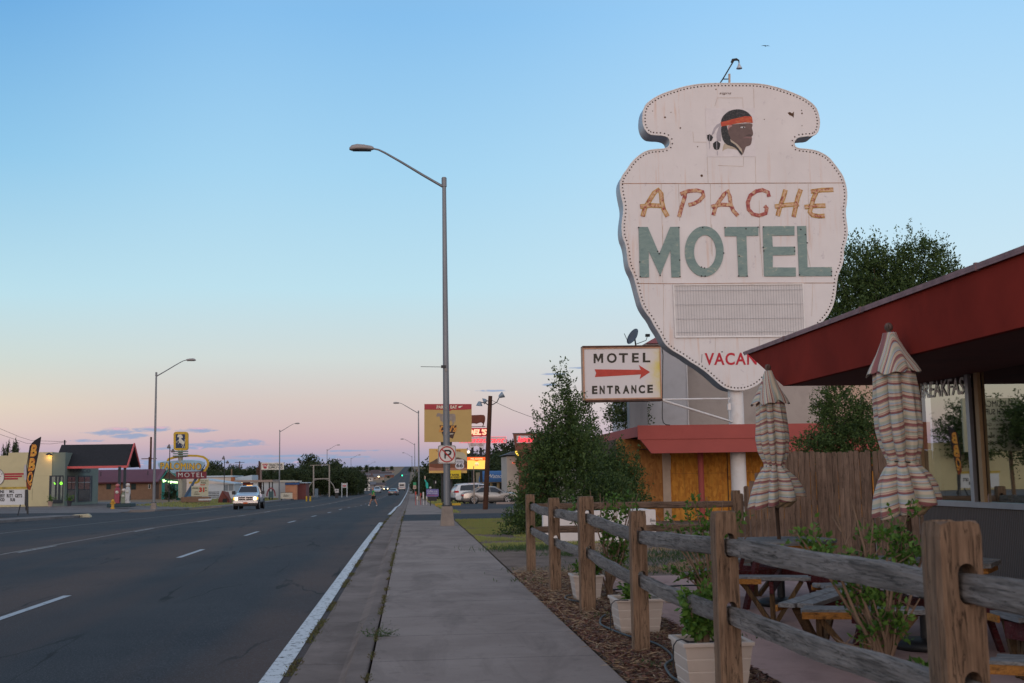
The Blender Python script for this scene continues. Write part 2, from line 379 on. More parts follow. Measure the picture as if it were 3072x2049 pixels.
def m_concrete(name, a, b2, joint=0, axis='Y', off=0.0):
    m, t, b = nt(name); v = worldpos(t)
    n1 = noi(t, v, .8, 6, .6); n2 = noi(t, v, 90, 3, .7); n3 = noi(t, v, 5, 5, .65)
    c = ramp(t, [(.3, a), (.7, b2)], n1).outputs[0]
    c = mix(t, ramp(t, [(.56,(0,0,0)),(.75,(.6,.6,.6))], n3).outputs[0], c, tuple(x*.72 for x in a))
    c = mix(t, ramp(t, [(.55,(0,0,0)),(.8,(.5,.5,.5))], n2).outputs[0], c, tuple(x*.5 for x in a))
    vg = N(t, 'ShaderNodeTexVoronoi', i_Scale=3.2); t.links.new(v, vg.inputs['Vector']); c = mix(t, ramp(t, [(.035,(.7,.7,.7)),(.06,(0,0,0))], vg.outputs['Distance']).outputs[0], c, tuple(x*.4 for x in a))
    st_ = noi(t, worldpos(t, (1.2,.35,1)), 1.3, 6, .65, .8); c = mix(t, mth(t, 'MULTIPLY', ramp(t, [(.50,(0,0,0)),(.64,(1,1,1))], st_).outputs[0], .45), c, tuple(x*.6 for x in a))
    h = n2
    if joint:
        s_ = N(t, 'ShaderNodeSeparateXYZ'); t.links.new(worldpos(t), s_.inputs[0])
        wob = mth(t, 'MULTIPLY', noi(t, v, 2.5, 4, .6), .05)
        j = mth(t, 'FRACT', mth(t, 'ADD', mth(t, 'DIVIDE', mth(t, 'ADD', s_.outputs['XYZ'.index(axis)], wob), joint), off))
        d = mth(t, 'ABSOLUTE', mth(t, 'SUBTRACT', j, .5)); k = mth(t, 'LESS_THAN', d, .010/joint)
        c = mix(t, mth(t, 'MULTIPLY', k, .5), c, (.05,.042,.038))
    t.links.new(c, b.inputs['Base Color']); b.inputs['Roughness'].default_value = .92; b.inputs['Specular IOR Level'].default_value = .1
    bump(t, b, h, .35, .004); return m
def m_dirt(name, a, b2, c3, sc1=.25):
    m, t, b = nt(name); v = worldpos(t)
    n1 = noi(t, v, sc1, 6, .65); n2 = noi(t, v, 14, 6, .7); n3 = noi(t, v, 1.6, 5, .6)
    c = ramp(t, [(.35, a), (.65, b2)], n1).outputs[0]
    c = mix(t, ramp(t, [(.5,(0,0,0)),(.68,(.8,.8,.8))], n3).outputs[0], c, c3)
    c = mix(t, ramp(t, [(.5,(0,0,0)),(.75,(.8,.8,.8))], n2).outputs[0], c, tuple(x*.45 for x in a))
    t.links.new(c, b.inputs['Base Color']); b.inputs['Roughness'].default_value = .95; b.inputs['Specular IOR Level'].default_value = .15
    bump(t, b, n2, .8, .03); return m
def m_paint(name, col, wear=.45):
    m, t, b = nt(name); v = worldpos(t); n1 = noi(t, v, 9, 7, .75); n2 = noi(t, v, 45, 3, .6)
    k = ramp(t, [(wear, (0,0,0)), (wear+.06, (1,1,1))], n1).outputs[0]
    c = mix(t, k, (.06,.058,.056), mix(t, n2, tuple(x*.8 for x in col), col))
    t.links.new(c, b.inputs['Base Color']); b.inputs['Roughness'].default_value = .7; return m
ASPH = m_asphalt(); WALKC = m_concrete('sidewalk_concrete', (.225,.178,.158), (.315,.255,.228), 1.53); GUT = m_concrete('gutter_concrete', (.16,.125,.11), (.26,.205,.182), 3.05)
PATIO = m_concrete('patio_concrete', (.34,.22,.20), (.45,.30,.265), 3.0, 'X'); LOTC = m_concrete('forecourt_concrete', (.15,.135,.132), (.22,.20,.195), 6)
DIRT = m_dirt('dry_ground', (.27,.18,.125), (.20,.145,.085), (.17,.14,.07), .05)
GRAVEL = m_dirt('gravel_earth', (.21,.15,.12), (.15,.115,.095), (.11,.08,.065), .8)
BEDM = m_dirt('mulch_earth', (.06,.036,.028), (.045,.028,.022), (.11,.075,.05), 2.5)
WHITEP = m_paint('road_paint_white', (.62,.63,.65), .40); WHITED = m_paint('dash_paint_white', (.40,.43,.47), .36); YELP = m_paint('faded_line_paint', (.26,.21,.18), .44); YELD = m_paint('faded_dash_paint', (.36,.35,.35), .44)

# ================================================================ GROUND SHEETS
XT = [-1200,-700,-400,-250,-160,-110,-80,-60,-48,-40,-36,-33,-31,-28,-25,-22,-19.6,-19.5,-.52,-.36,1.5,3,6,10,20,40,80,160,400,1200]
def strip(x0, x1, y0, y1, off, nx=1, zf=None):
    mb = MB(); ys = [y0] + [y for y in YB if y0 < y < y1] + [y1]; xs = [x0 + (x1-x0)*i/nx for i in range(nx+1)]
    if x0 < -20: xs = [x0] + [x for x in XT if x0+.01 < x < x1-.01] + [x1]
    nx = len(xs)-1; f = zf or gz; vs = [(x, y, f(x, y)+off) for y in ys for x in xs]; n = nx+1; fs = []
    for j in range(len(ys)-1):
        for i in range(nx): fs.append((j*n+i, j*n+i+1, (j+1)*n+i+1, (j+1)*n+i))
    return mb._add(vs, fs)
xs = [-2600,-1700,-1200,-700,-400,-250,-160,-110,-80,-60,-48,-40,-36,-33,-31,-28,-25,-22,-19.6,-19.5,-.52,-.36,1.5,3,6,10,20,40,80,160,400,1200,2600]
mb = MB(); ys = [-60]+YB+[5600]
def gzt(x, y):
    z = gz(x, y) - (.05 if x > -.45 else (.02 if x < -19.55 else .09))
    if -.52 <= x <= -.36: z -= .1
    return z
vs = [(x, y, gzt(x, y)) for y in ys for x in xs]; n = len(xs)
fs = [(j*n+i, j*n+i+1, (j+1)*n+i+1, (j+1)*n+i) for j in range(len(ys)-1) for i in range(n-1)]
mb._add(vs, fs); struct('ground', mb, DIRT)
struct('road', strip(-19.5, -.98, -30, 4250, 0, 4), ASPH)
# kerb and gutter, right: lowered at the drive between 13 and 23 m
mb = MB(); prev = None
ysk = sorted(set([y for y in YB if y <= 600] + [10,12,13,14,15,16,18,20,22,23,24,25,26,27,43,44,45,51,52,53,54]))
vs = []; fs = []
for y in ysk:
    drop = sm(12.2, 14.2, y)*(1-sm(22, 25, y)); d2 = sm(43,45,y)*(1-sm(52,54,y)); dr = max(drop, d2)
    z = zr(y); top = z + .006 - .085*dr
    sec = [(-.345, z-.02), (-.350, z+.002-.03*dr), (-.362, top), (-.50, top), (-.56, z-.105), (-.60, z-.124), (-.99, z-.112), (-1.02, z-.20)]
    vs += [(x, y, zz) for x, zz in sec]
ns = 8
for j in range(len(ysk)-1):
    for i in range(ns-1): fs.append((j*ns+i, j*ns+i+1, (j+1)*ns+i+1, (j+1)*ns+i))
mb._add(vs, [f[::-1] for f in fs]); struct('kerb', mb, GUT)
struct('sidewalk', strip(-.325, 1.55, -30, 43.2, .004, 1), WALKC)
mb = strip(-.325, 1.75, 54, 900, .004, 1); struct('sidewalk', mb, WALKC)
# far kerb and pavement on the left
mb = MB()
for y0, y1 in ((-30,73),(92,106),(124,700)):
    ysx = [y0]+[y for y in YB if y0<y<y1]+[y1]
    for e_ in (y0, y1): q_ = gz(-19.5, e_); mb.quad((-19.5,e_,q_-.05),(-21.4,e_,q_-.1),(-21.4,e_,q_+.14),(-19.5,e_,q_+.13))
    for a, b in zip(ysx[:-1], ysx[1:]):
        for xa, xb, za, zb in ((-19.5,-19.5,-.02,.13),(-19.5,-21.4,.13,.14),(-21.4,-21.4,.14,-.1)):
            p = [(xa,a,gz(-19.5,a)+za-.0),(xb,a,gz(-19.5,a)+zb),(xb,b,gz(-19.5,b)+zb),(xa,b,gz(-19.5,b)+za)]
            mb._add(p, [(0,1,2,3)])
struct('pavement', mb, LOTC)
struct('forecourt', strip(-60, -21.3, 88, 137, .006, 12), LOTC)
struct('side_street', strip(-80, -19.5, 73.5, 88, .002, 14), ASPH)
struct('parking_lot', strip(1.95, 60, 68, 99, .004, 4), ASPH)
struct('driveway', strip(-.325, 60, 43.2, 54, .0015, 4), ASPH)
struct('gravel_strip', strip(1.8, 60, 54, 68, .003, 4), GRAVEL)
struct('earth_yard', strip(1.58, 40, 16.5, 43.2, .003, 6), GRAVEL)
struct('patio', strip(2.62, 14, -6, 17.3, .012, 3), PATIO)
struct('mulch_bed', strip(1.57, 2.60, -6, 18.4, .001, 2), BEDM)
# painted lines
def lin_strip(name, x0, x1, segs, mat, off=.005):
    mb = MB()
    for y0, y1 in segs:
        ysx = [y0]+[y for y in YB if y0<y<y1]+[y1]
        for a, b in zip(ysx[:-1], ysx[1:]): mb.quad((x0,a,gz(x0,a)+off),(x1,a,gz(x1,a)+off),(x1,b,gz(x1,b)+off),(x0,b,gz(x0,b)+off))
    return struct(name, mb, mat)
lin_strip('edge_line', -1.235, -1.065, [(-30, 46),(62,700)], WHITEP)
dash = [(14.95,18),(26.3,29.3),(36.6,39.6),(49.2,52.2)] + [(60.6+11.6*k, 63.6+11.6*k) for k in range(28)]
for a, b in dash: lin_strip('lane_dash', -5.11, -4.99, [(a,b)], WHITED)
lin_strip('centre_line', -9.83, -9.72, [(-30,500)], YELP); lin_strip('centre_line', -14.62, -14.52, [(-30,500)], YELP)
for k in range(14): lin_strip('centre_dash', -9.66, -9.55, [(29.9+12.2*k, 33.0+12.2*k)], YELD)

# ================================================================ GENERIC MATERIALS
GALV = M('galvanized_steel', (.17,.18,.20), .5, .15, 2, .55, spec=.5, stretch=(1,1,.2)); DARKM = M('dark_metal', (.03,.032,.036), .5, .2, 3, .3)
WHITEM = M('white_painted_steel', (.66,.64,.64), .5, .05, 2, dirt=(.36,.2,.1), dirt_scale=1.2, dirt_amt=.35); BLACKP = M('black_plastic', (.018,.018,.02), .5)
CONC = M('cast_concrete', (.24,.20,.175), .9, .18, 3, bmp=.3); RUST = M('rusty_brown_steel', (.075,.035,.025), .8, .3, 5, bmp=.3)
POSTW = wood('cedar_post', (.15,.088,.055), (.27,.175,.115), 'Z', 1.3, amt=.7)
RAILY = wood('weathered_rail', (.115,.100,.092), (.27,.238,.22), 'Y', 1.2, amt=.85); RAILX = wood('brown_rail', (.13,.08,.056), (.19,.125,.09), 'X', 1.0, amt=.6)
PICK = wood('brown_picket', (.15,.092,.064), (.26,.172,.125), 'Z', .7, amt=.5); GREYW = wood('grey_plank', (.15,.15,.155), (.27,.26,.255), 'X', 1.0, amt=.4)
GREYWY = wood('grey_plank_crosswise', (.15,.15,.155), (.27,.26,.255), 'Y', 1.0, amt=.4)
OCHW = wood('ochre_cut_wood', (.30,.12,.025), (.42,.19,.05), 'X', 1.2, amt=.45); REDW = wood('maroon_painted_wood', (.055,.008,.010), (.085,.014,.016), 'X', .8, streak=(.14,.10,.09), amt=.25)
LEGW = wood('oiled_leg_wood', (.085,.045,.02), (.16,.10,.05), 'Z', 1.0, amt=.6)
# ================================================================ SPLIT-RAIL FENCE
def fence_post(x, y, h, w, slots, name='fence_post', label='', grp=None, tilt=0, dpt=None, ax='Y'):
    dpt = dpt or w; mb = MB(); nx, nz = 6, 26; z0 = -.12
    def P(u, v, k):   # u in -1..1 around, v height
        return u
    vs = []; fs = []; ring = []
    per = [(-1,-1),(-.5,-1),(0,-1),(.5,-1),(1,-1),(1,-.5),(1,0),(1,.5),(1,1),(.5,1),(0,1),(-.5,1),(-1,1),(-1,.5),(-1,0),(-1,-.5)]
    n = len(per); sd = x*13.1+y*7.7
    for j in range(nz+1):
        zz = z0 + (h-z0)*j/nz
        for a, b_ in per:
            cz = .92 if abs(a) == 1 and abs(b_) == 1 else 1.0
            k = 1 + .055*noise.noise((a*1.3+sd, b_*1.3, zz*2.2)) + .02*noise.noise((a*5+sd, b_*5, zz*9))
            if j == nz: k *= .93
            vs.append((x + a*w/2*k*cz, y + b_*dpt/2*k*cz, zz - (.012 if (j == nz and cz < 1) else 0)))
    for j in range(nz):
        for i in range(n): i2 = (i+1) % n; fs.append((j*n+i, j*n+i2, (j+1)*n+i2, (j+1)*n+i))
    fs.append(tuple(nz*n+i for i in range(n))); fs.append(tuple(n-1-i for i in range(n)))
    mb._add(vs, fs, False); o = mb.build(name, POSTW, loc=(x,y,0))
    o.rotation_euler = (0, tilt, 0)
    # cut the mortises right through
    cb_ = MB()
    for sx, sz, sw, sh in slots:
        prof = [(sx+sw/2*math.cos(a), sz+sh/2-sw/2+sw/2*math.sin(a)) for a in [math.pi*k/8 for k in range(9)]] + \
               [(sx+sw/2*math.cos(a), sz-sh/2+sw/2+sw/2*math.sin(a)) for a in [math.pi+math.pi*k/8 for k in range(9)]]
        if ax == 'Y': cb_.prism([(x+p, y-.4, q) for p, q in prof], (0,.8,0))
        else: cb_.prism([(x-.4, y+p, q) for p, q in prof], (.8,0,0))
    c = cb_.build('cut', POSTW, loc=(x,y,0)); c.rotation_euler = (0, tilt, 0)
    md = o.modifiers.new('b', 'BOOLEAN'); md.object = c; md.operation = 'DIFFERENCE'; md.solver = 'EXACT'
    dg = bpy.context.evaluated_depsgraph_get(); dg.update()
    me = bpy.data.meshes.new_from_object(o.evaluated_get(dg)); o.modifiers.clear()
    o.data = me; me.name = name; bpy.data.objects.remove(c)
    return tag(o, label, 'fence post', grp)
def rail(a, b, w, h, mat, name='fence_rail', label='', grp=None, sag=.0, seed=0, taper=.86):
    a, b = Vector(a), Vector(b); mb = MB(); n = 22; m = 10; vs = []; fs = []; d = (b-a).normalized()
    sx = d.cross(Vector((0,0,1))).normalized(); u = sx.cross(d)
    for j in range(n+1):
        s_ = j/n; c = a + (b-a)*s_ + u*(-sag*4*s_*(1-s_) + .018*noise.noise((s_*3.1, seed, 0))) + sx*(.015*noise.noise((s_*2.7, seed+9, 4)))
        e = min(s_, 1-s_)*n; tp = taper + (1-taper)*min(1, e/3.0)
        for k in range(m):
            th = 2*math.pi*(k+.5)/m; q = 1+.11*noise.noise((math.cos(th)*1.2+seed, math.sin(th)*1.2, s_*4.5)) + .05*noise.noise((math.cos(th)*3+seed, math.sin(th)*3, s_*16))
            cx_ = abs(math.cos(th))**.55*math.copysign(1, math.cos(th)); sy_ = abs(math.sin(th))**.55*math.copysign(1, math.sin(th))
            vs.append(c + sx*(w/2*cx_*q*tp) + u*(h/2*sy_*q*tp))
    for j in range(n):
        for k in range(m): k2 = (k+1) % m; fs.append((j*m+k, j*m+k2, (j+1)*m+k2, (j+1)*m+k))
    fs.append(tuple(range(m-1,-1,-1))); fs.append(tuple(n*m+k for k in range(m)))
    mb._add(vs, fs, False); o = mb.build(name, mat, loc=a); return tag(o, label, 'fence rail', grp)
GP = 'posts of the split rail fence along the sidewalk'; GR = 'grey rails of the split rail fence'
# x, y, height, width, slot heights
def fx(px, Y): return PY(px, 1750, Y).x
FP = [(1.89+.01,18.8,1.215,.145,'farthest corner post of the split rail fence, beside the dark elm'),(1.87,15.4,1.215,.15,'slim fence post second from the far corner, base paler brown'),
      (fx(1760,13.1),13.05,1.27,.175,'broad flat topped fence post in front of the far white planter'),(fx(1914,10.1),10.05,1.19,.142,'fence post with a round knot near its top, before the middle planter'),
      (fx(2177,7.25),7.25,1.265,.148,'split two tone fence post standing before the nearest white planter'),(fx(2853,4.3),4.28,1.31,.172,'large nearest fence post with arched mortise, at the right foreground')]
ZU = [1.015,1.02,1.035,.97,1.045,1.07]; ZL = [.645,.645,.645,.60,.63,.685]
for i, (x, y, h, w_, lab) in enumerate(FP):
    fence_post(x, y, h, w_, [(.014, ZU[i]+.012, .070, .150), (.014, ZL[i]+.012, .070, .145)], label=lab, grp=GP)
names = ['between the corner post and the second post','between the slim second post and the broad post','before the far planter','in front of the middle planter plants','before the nearest planter and shrub','running off to the right of the nearest post']
pts = FP + [(2.02, 1.2, 1.36, .2, '')]; ZU.append(1.10); ZL.append(.72)
for i in range(6):
    x0, y0 = pts[i][0], pts[i][1]; x1, y1 = pts[i+1][0], pts[i+1][1]
    # each rail starts in the front half of its far post's mortise and ends in the back half of the near one's
    for zz, nm, sg in ((ZU, 'upper', .0), (ZL, 'lower', .012)):
        rail((x0+.026, y0+.05, zz[i]-.006), (x1-.010, y1-.02, zz[i+1]-.006), .064, .120, RAILY, label='grey weathered %s fence rail %s' % (nm, names[i]), grp=GR, sag=sg, seed=i*3+(0 if nm == 'upper' else 50))
# return of the fence along the yard
xc = 5.30
fence_post(xc, 18.9, 1.22, .14, [(0, 1.02, .05, .15), (0, .64, .05, .15)], label='brown fence post where the rails meet the picket fence', grp=GP, ax='X')
for zz, nm in ((1.0,'upper'),(.63,'lower')):
    rail((1.93, 18.82, zz+.02), (5.28, 18.88, zz+.0), .07, .11, RAILX, label='brown straight %s rail across the yard in front of the motel' % nm, grp='brown rails across the yard', seed=77+zz*5)
# picket fence
pf = thing('picket_fence', 'tall brown dog-ear picket fence stepping up behind the umbrellas', 'picket fence', (5.4,19.1,0))
rndp = random.Random(5)
x = 5.40; k = 0
while x < 10.6:
    t_ = (x-5.40)/.62; h = 1.16 + .70*min(1, t_) if t_ < 1 else 1.835
    h += rndp.uniform(-.015,.015); wd = .088; dy = rndp.uniform(-.01,.01)
    if 7.62 < x < 7.70: x += .035; continue
    mb = MB(); c = .02
    mb.prism([(x,19.1+dy,.03),(x+wd,19.1+dy,.03),(x+wd,19.1+dy,h-c),(x+wd-c,19.1+dy,h),(x+c,19.1+dy,h),(x,19.1+dy,h-c)], (0,.018,0))
    mb.build('picket', PICK, pf); x += wd + rndp.uniform(.004,.012)
for zz in (.35, .95, 1.5): MB().box(5.5 if zz < 1.2 else 6.0, 10.6, 19.135, 19.175, zz, zz+.085).build('backing_rail', PICK, pf)
for xx in (7.64,): MB().box(xx-.03, xx+.08, 19.14, 19.24, 0, 1.8).build('gap_board', RUST, pf)  # dark board added behind the picket gap to keep it dark

# ================================================================ PLANTS
LEAF1 = leafmat('elm_leaf', (.016,.040,.014), (.085,.135,.036)); LEAF2 = leafmat('shrub_leaf', (.030,.09,.014), (.12,.22,.035)); LEAF3 = leafmat('far_leaf', (.014,.028,.011), (.045,.064,.022))
LEAF4 = leafmat('light_elm_leaf', (.030,.055,.020), (.085,.12,.040)); BARK = M('bark', (.085,.06,.045), .9, .3, 8, bmp=.5, stretch=(1,1,.2)); TWIG = M('pale_twig', (.19,.125,.085), .85, .2, 8)
def leaf_arrays(mb, P, D, L, W, droop=None):
    """diamond leaves: base points P, directions D, length L, width W (arrays)"""
    n = len(P); r = rng.normal(size=(n,3)); S = np.cross(D, r); S /= np.linalg.norm(S, axis=1)[:,None]+1e-9
    Nn = np.cross(S, D)
    a = P; b = P + D*L[:,None]*.5 + S*W[:,None]*.5 + Nn*L[:,None]*.06; c = P + D*L[:,None]; d = P + D*L[:,None]*.5 - S*W[:,None]*.5 + Nn*L[:,None]*.06
    V = np.stack([a,b,c,d], 1).reshape(-1,3); n0 = len(mb.v)
    mb.v += [tuple(v) for v in V.tolist()]; mb.f += [(n0+4*i, n0+4*i+1, n0+4*i+2, n0+4*i+3) for i in range(n)]
    mb.m += [mb.mi]*n; mb.sf += [False]*n
def sprays(mb, O, D, length, per, leaf, spread=.5, wr=.5):
    """leafy shoots: origins O, directions D"""
    n = len(O); s_ = rng.uniform(.05, 1, (n, per)); Ln = length*rng.uniform(.6,1.25,(n,1)); P = O[:,None,:] + D[:,None,:]*(s_*Ln)[:,:,None]
    P = P + rng.normal(size=P.shape)*(leaf*.35)
    dd = D[:,None,:]*.55 + rng.normal(size=P.shape)*spread; dd /= np.linalg.norm(dd, axis=2)[:,:,None]
    P = P.reshape(-1,3); dd = dd.reshape(-1,3); L = leaf*rng.uniform(.6,1.3,len(P))
    leaf_arrays(mb, P, dd, L, L*wr)
def blob_pts(blobs, n, shell=.55):
    """n points in ellipsoids (cx,cy,cz,rx,ry,rz), biased to their outsides, with outward directions"""
    vol = np.array([b[3]*b[4]*b[5] for b in blobs])**.75; idx = rng.choice(len(blobs), n, p=vol/vol.sum()); B = np.array(blobs)[idx]
    u = rng.normal(size=(n,3)); u /= np.linalg.norm(u, axis=1)[:,None]; r = shell + (1-shell)*rng.uniform(0,1,(n,1)); r = np.where(rng.uniform(0,1,(n,1)) < .3, r*rng.uniform(.2,1,(n,1)), r)
    # lumpy outline
    lump = np.array([.16*noise.noise((float(a*2.1+b0*3), float(b_*2.1), float(c*2.1+b1))) for (a,b_,c), b0, b1 in zip(u.tolist(), B[:,0].tolist(), B[:,2].tolist())])
    return B[:,:3] + u*B[:,3:]*(r + lump[:,None]*1.6), u
def tree(name, label, loc, blobs, n, leaf, lmat, height, tr=.12, spray=.5, per=12, group=None, up=.5, shoots=0, trunk=True, limbs=7, cat='tree', wr=.5, shell=.55, shoot_len=1.0):
    rt = thing(name, label, cat, loc, group); mb = MB()
    P, U = blob_pts(blobs, n, shell); D = U*.7 + np.array([0,0,up]) + rng.normal(size=U.shape)*.35; D /= np.linalg.norm(D, axis=1)[:,None]
    sprays(mb, P, D, spray, per, leaf, wr=wr)
    if shoots:
        P, U = blob_pts(blobs, shoots*3, .95); k = U[:,2] > .25; P = P[k][:shoots]; U = U[k][:shoots]
        D = U*.35 + np.array([0,0,1.0]) + rng.normal(size=U.shape)*.12; D /= np.linalg.norm(D, axis=1)[:,None]
        sprays(mb, P, D, spray*1.6*shoot_len, int(per*1.6), leaf*.9, spread=.6, wr=wr)
    mb.build('crown', lmat, rt)
    if trunk:
        tb = MB(); b0 = Vector(loc); rd = random.Random(int(abs(loc[0]*100+loc[1]*10)))
        top = Vector((np.mean([b[0] for b in blobs]), np.mean([b[1] for b in blobs]), height*.72+loc[2]))
        mid = b0.lerp(top, .4) + Vector((rd.uniform(-.1,.1), 0, 0))*height*.1
        tb.tube([b0-Vector((0,0,.2)), b0.lerp(mid,.5), mid, mid.lerp(top,.6), top], [tr*1.25, tr, tr*.8, tr*.45, tr*.12], 8)
        bl = sorted(blobs, key=lambda q: -q[3]*q[4]*q[5])[:limbs]
        for q in bl:
            for kk in range(2):
                s_ = rd.uniform(.25,.7); st = b0.lerp(mid, min(1, s_*2)) if s_ < .5 else mid.lerp(top, (s_-.5)*2)
                e = Vector((q[0]+rd.uniform(-.6,.6)*q[3], q[1]+rd.uniform(-.6,.6)*q[4], q[2]+rd.uniform(-.1,.8)*q[5]))
                m_ = st.lerp(e, .5) + Vector((rd.uniform(-.1,.1), rd.uniform(-.1,.1), .08))*height*.12
                tb.tube([st, m_, e], [tr*.42, tr*.25, tr*.06], 6)
        tb.build('trunk', BARK, rt)
    return rt
def pb(Y, items, dy=None):
    """blobs from pixel ellipses (px, py, rx, ry) at distance Y"""
    out = []
    for it in items:
        px, py, rx, ry = it[:4]; yy = Y + (it[4] if len(it) > 4 else 0); c = PY(px, py, yy); s_ = yy/F
        out.append((c.x, c.y, c.z, rx*s_, (dy or rx*s_*.9), ry*s_))
    return out
# elms left of the motel, in front of its boarded office
g = G(1590,1606); Y0 = 30.5
tree('elm_tree', 'dense dark green elm with a pointed top left of the red motel canopy', (PY(1660,1600,Y0).x, Y0, 0), pb(Y0, [(1690,1172,22,60),(1692,1250,44,70),(1672,1335,72,85),(1640,1380,60,60),(1650,1435,98,90),(1615,1515,66,66),(1590,1560,50,60),(1740,1390,70,90),(1570,1600,60,60),(1735,1290,32,80,0)]), 1900, .080, LEAF1, 4.2, .07, .32, 13, shoots=280, shell=.4)
Y0 = 34.6
tree('elm_tree', 'bushy elm spreading under the motel entrance sign against the boarded wall', (PY(1830,1590,Y0).x, Y0, 0), pb(Y0, [(1745,1262,36,62,1),(1750,1350,58,62),(1805,1425,80,72,-1.5),(1868,1452,66,78,-1.5),(1888,1512,58,58,-2),(1800,1510,100,80,-3)]), 1500, .08, LEAF1, 3.9, .08, .32, 13, shoots=190, shell=.4)
Y0 = 46
tree('elm_tree', 'sparse light elm seen behind the entrance sign beside the white wall', (PY(1880,1440,Y0).x, Y0, -.2), pb(Y0, [(1870,1220,42,50),(1910,1235,30,60),(1885,1180,24,40),(1850,1260,30,30)]), 420, .10, LEAF4, 4.6, .06, .42, 12, shoots=22)
Y0 = 29.5
tree('elm_tree', 'young elm bush in front of the red canopy between the umbrellas', (PY(2540,1440,Y0).x, Y0, 0), pb(Y0, [(2510,1180,38,55),(2525,1260,68,65),(2560,1330,100,55),(2460,1345,80,40),(2470,1240,30,30),(2600,1250,36,60)]), 1250, .072, LEAF1, 3.9, .05, .30, 14, shoots=90)
Y0 = 58
tree('elm_tree', 'large elm rising behind the big sign and the dark red eave', (PY(2660,1420,Y0).x, Y0, -.2), pb(Y0, [(2600,830,90,95),(2560,900,90,100),(2680,860,90,110),(2760,800,75,90),(2820,840,60,90),(2720,950,140,110),(2560,1000,110,90),(2840,930,70,80),(2480,920,35,60),(2700,1060,190,110)]), 5200, .15, LEAF1, 12, .22, .62, 14, shoots=300, shoot_len=1.3, limbs=9)
# reflected street trees beyond the left edge of the view
for (x, y, px, py, rr) in ((-44.8,113,0,0,1.0),(-36.6,86,0,0,.85)):
    bl = [(x+rng.uniform(-1.4,1.4)*rr, y+rng.uniform(-1,1), 4.9*rr+rng.uniform(-1.4,1.7), 2.7*rr, 2.2*rr, 2.1*rr) for _ in range(7)]
    tree('street_tree', 'broad leafy tree left of the view, seen mirrored in the cafe window', (x, y, lot(y)), bl, 900, .26, LEAF1, 8*rr, .2, .8, 12, shoots=30, group='trees mirrored in the cafe window')
# ================================================================ PLANTERS AND SHRUBS ALONG THE FENCE
PLAST = M('cream_planter_plastic', (.50,.42,.37), .55, .05, 3, dirt=(.22,.18,.15), dirt_amt=.35); SOIL = M('dark_soil', (.03,.02,.016), .95, .3, 20, bmp=.6)
def planter(x0, x1, y0, y1, h, label):
    cx_, cy_ = (x0+x1)/2, (y0+y1)/2; rt = thing('planter', label, 'planter', (cx_,cy_,0), 'cream banded planters along the fence')
    hx, hy = (x1-x0)/2, (y1-y0)/2
    def loop(k, z): return [(cx_+sx*(hx-(1-k)*.042), cy_+sy*(hy-(1-k)*.042), z) for sx, sy in ((-1,-1),(1,-1),(1,1),(-1,1))]
    mb = MB(); zs = []
    nb = 4
    for i in range(nb):
        za, zb = h*i/nb*.95, h*(i+1)/nb*.95; ka, kb = i/nb, (i+1)/nb
        zs += [(ka+.03, za), (kb+.03, zb-.012), (kb-.03, zb-.006), (kb-.02, zb)]
    vs = []
    for k, z in zs: vs += loop(k, z)
    fs = [(j*4+i, j*4+(i+1) % 4, (j+1)*4+(i+1) % 4, (j+1)*4+i) for j in range(len(zs)-1) for i in range(4)] + [(3,2,1,0)]
    mb._add(vs, fs); o = mb.build('tub', PLAST, rt)
    mb = MB(); a = loop(1.38, h*.93); b_ = loop(1.38, h); c = loop(.5, h); d = loop(.42, h-.06)
    vs = a+b_+c+d; fs = [(j*4+i, j*4+(i+1) % 4, (j+1)*4+(i+1) % 4, (j+1)*4+i) for j in range(3) for i in range(4)]
    mb._add(vs, fs); mb.build('rim', PLAST, rt, mod=bevel(.006))
    mb = MB(); mb.poly([Vector(p)-Vector((0,0,.0)) for p in loop(.46, h-.045)]); mb.build('soil', SOIL, rt); return rt
pxx = lambda a, Y: PY(a, 1800, Y).x
planter(pxx(1723,14.1), pxx(1811,14.1), 14.1, 14.5, .31, 'far cream planter behind the broad fence post')
planter(pxx(1852,11.1), pxx(1990,11.1), 11.1, 11.55, .33, 'middle cream planter behind the knotted fence post')
planter(pxx(2052,7.95), pxx(2252,7.95), 7.95, 8.4, .36, 'nearest cream planter behind the split fence post')
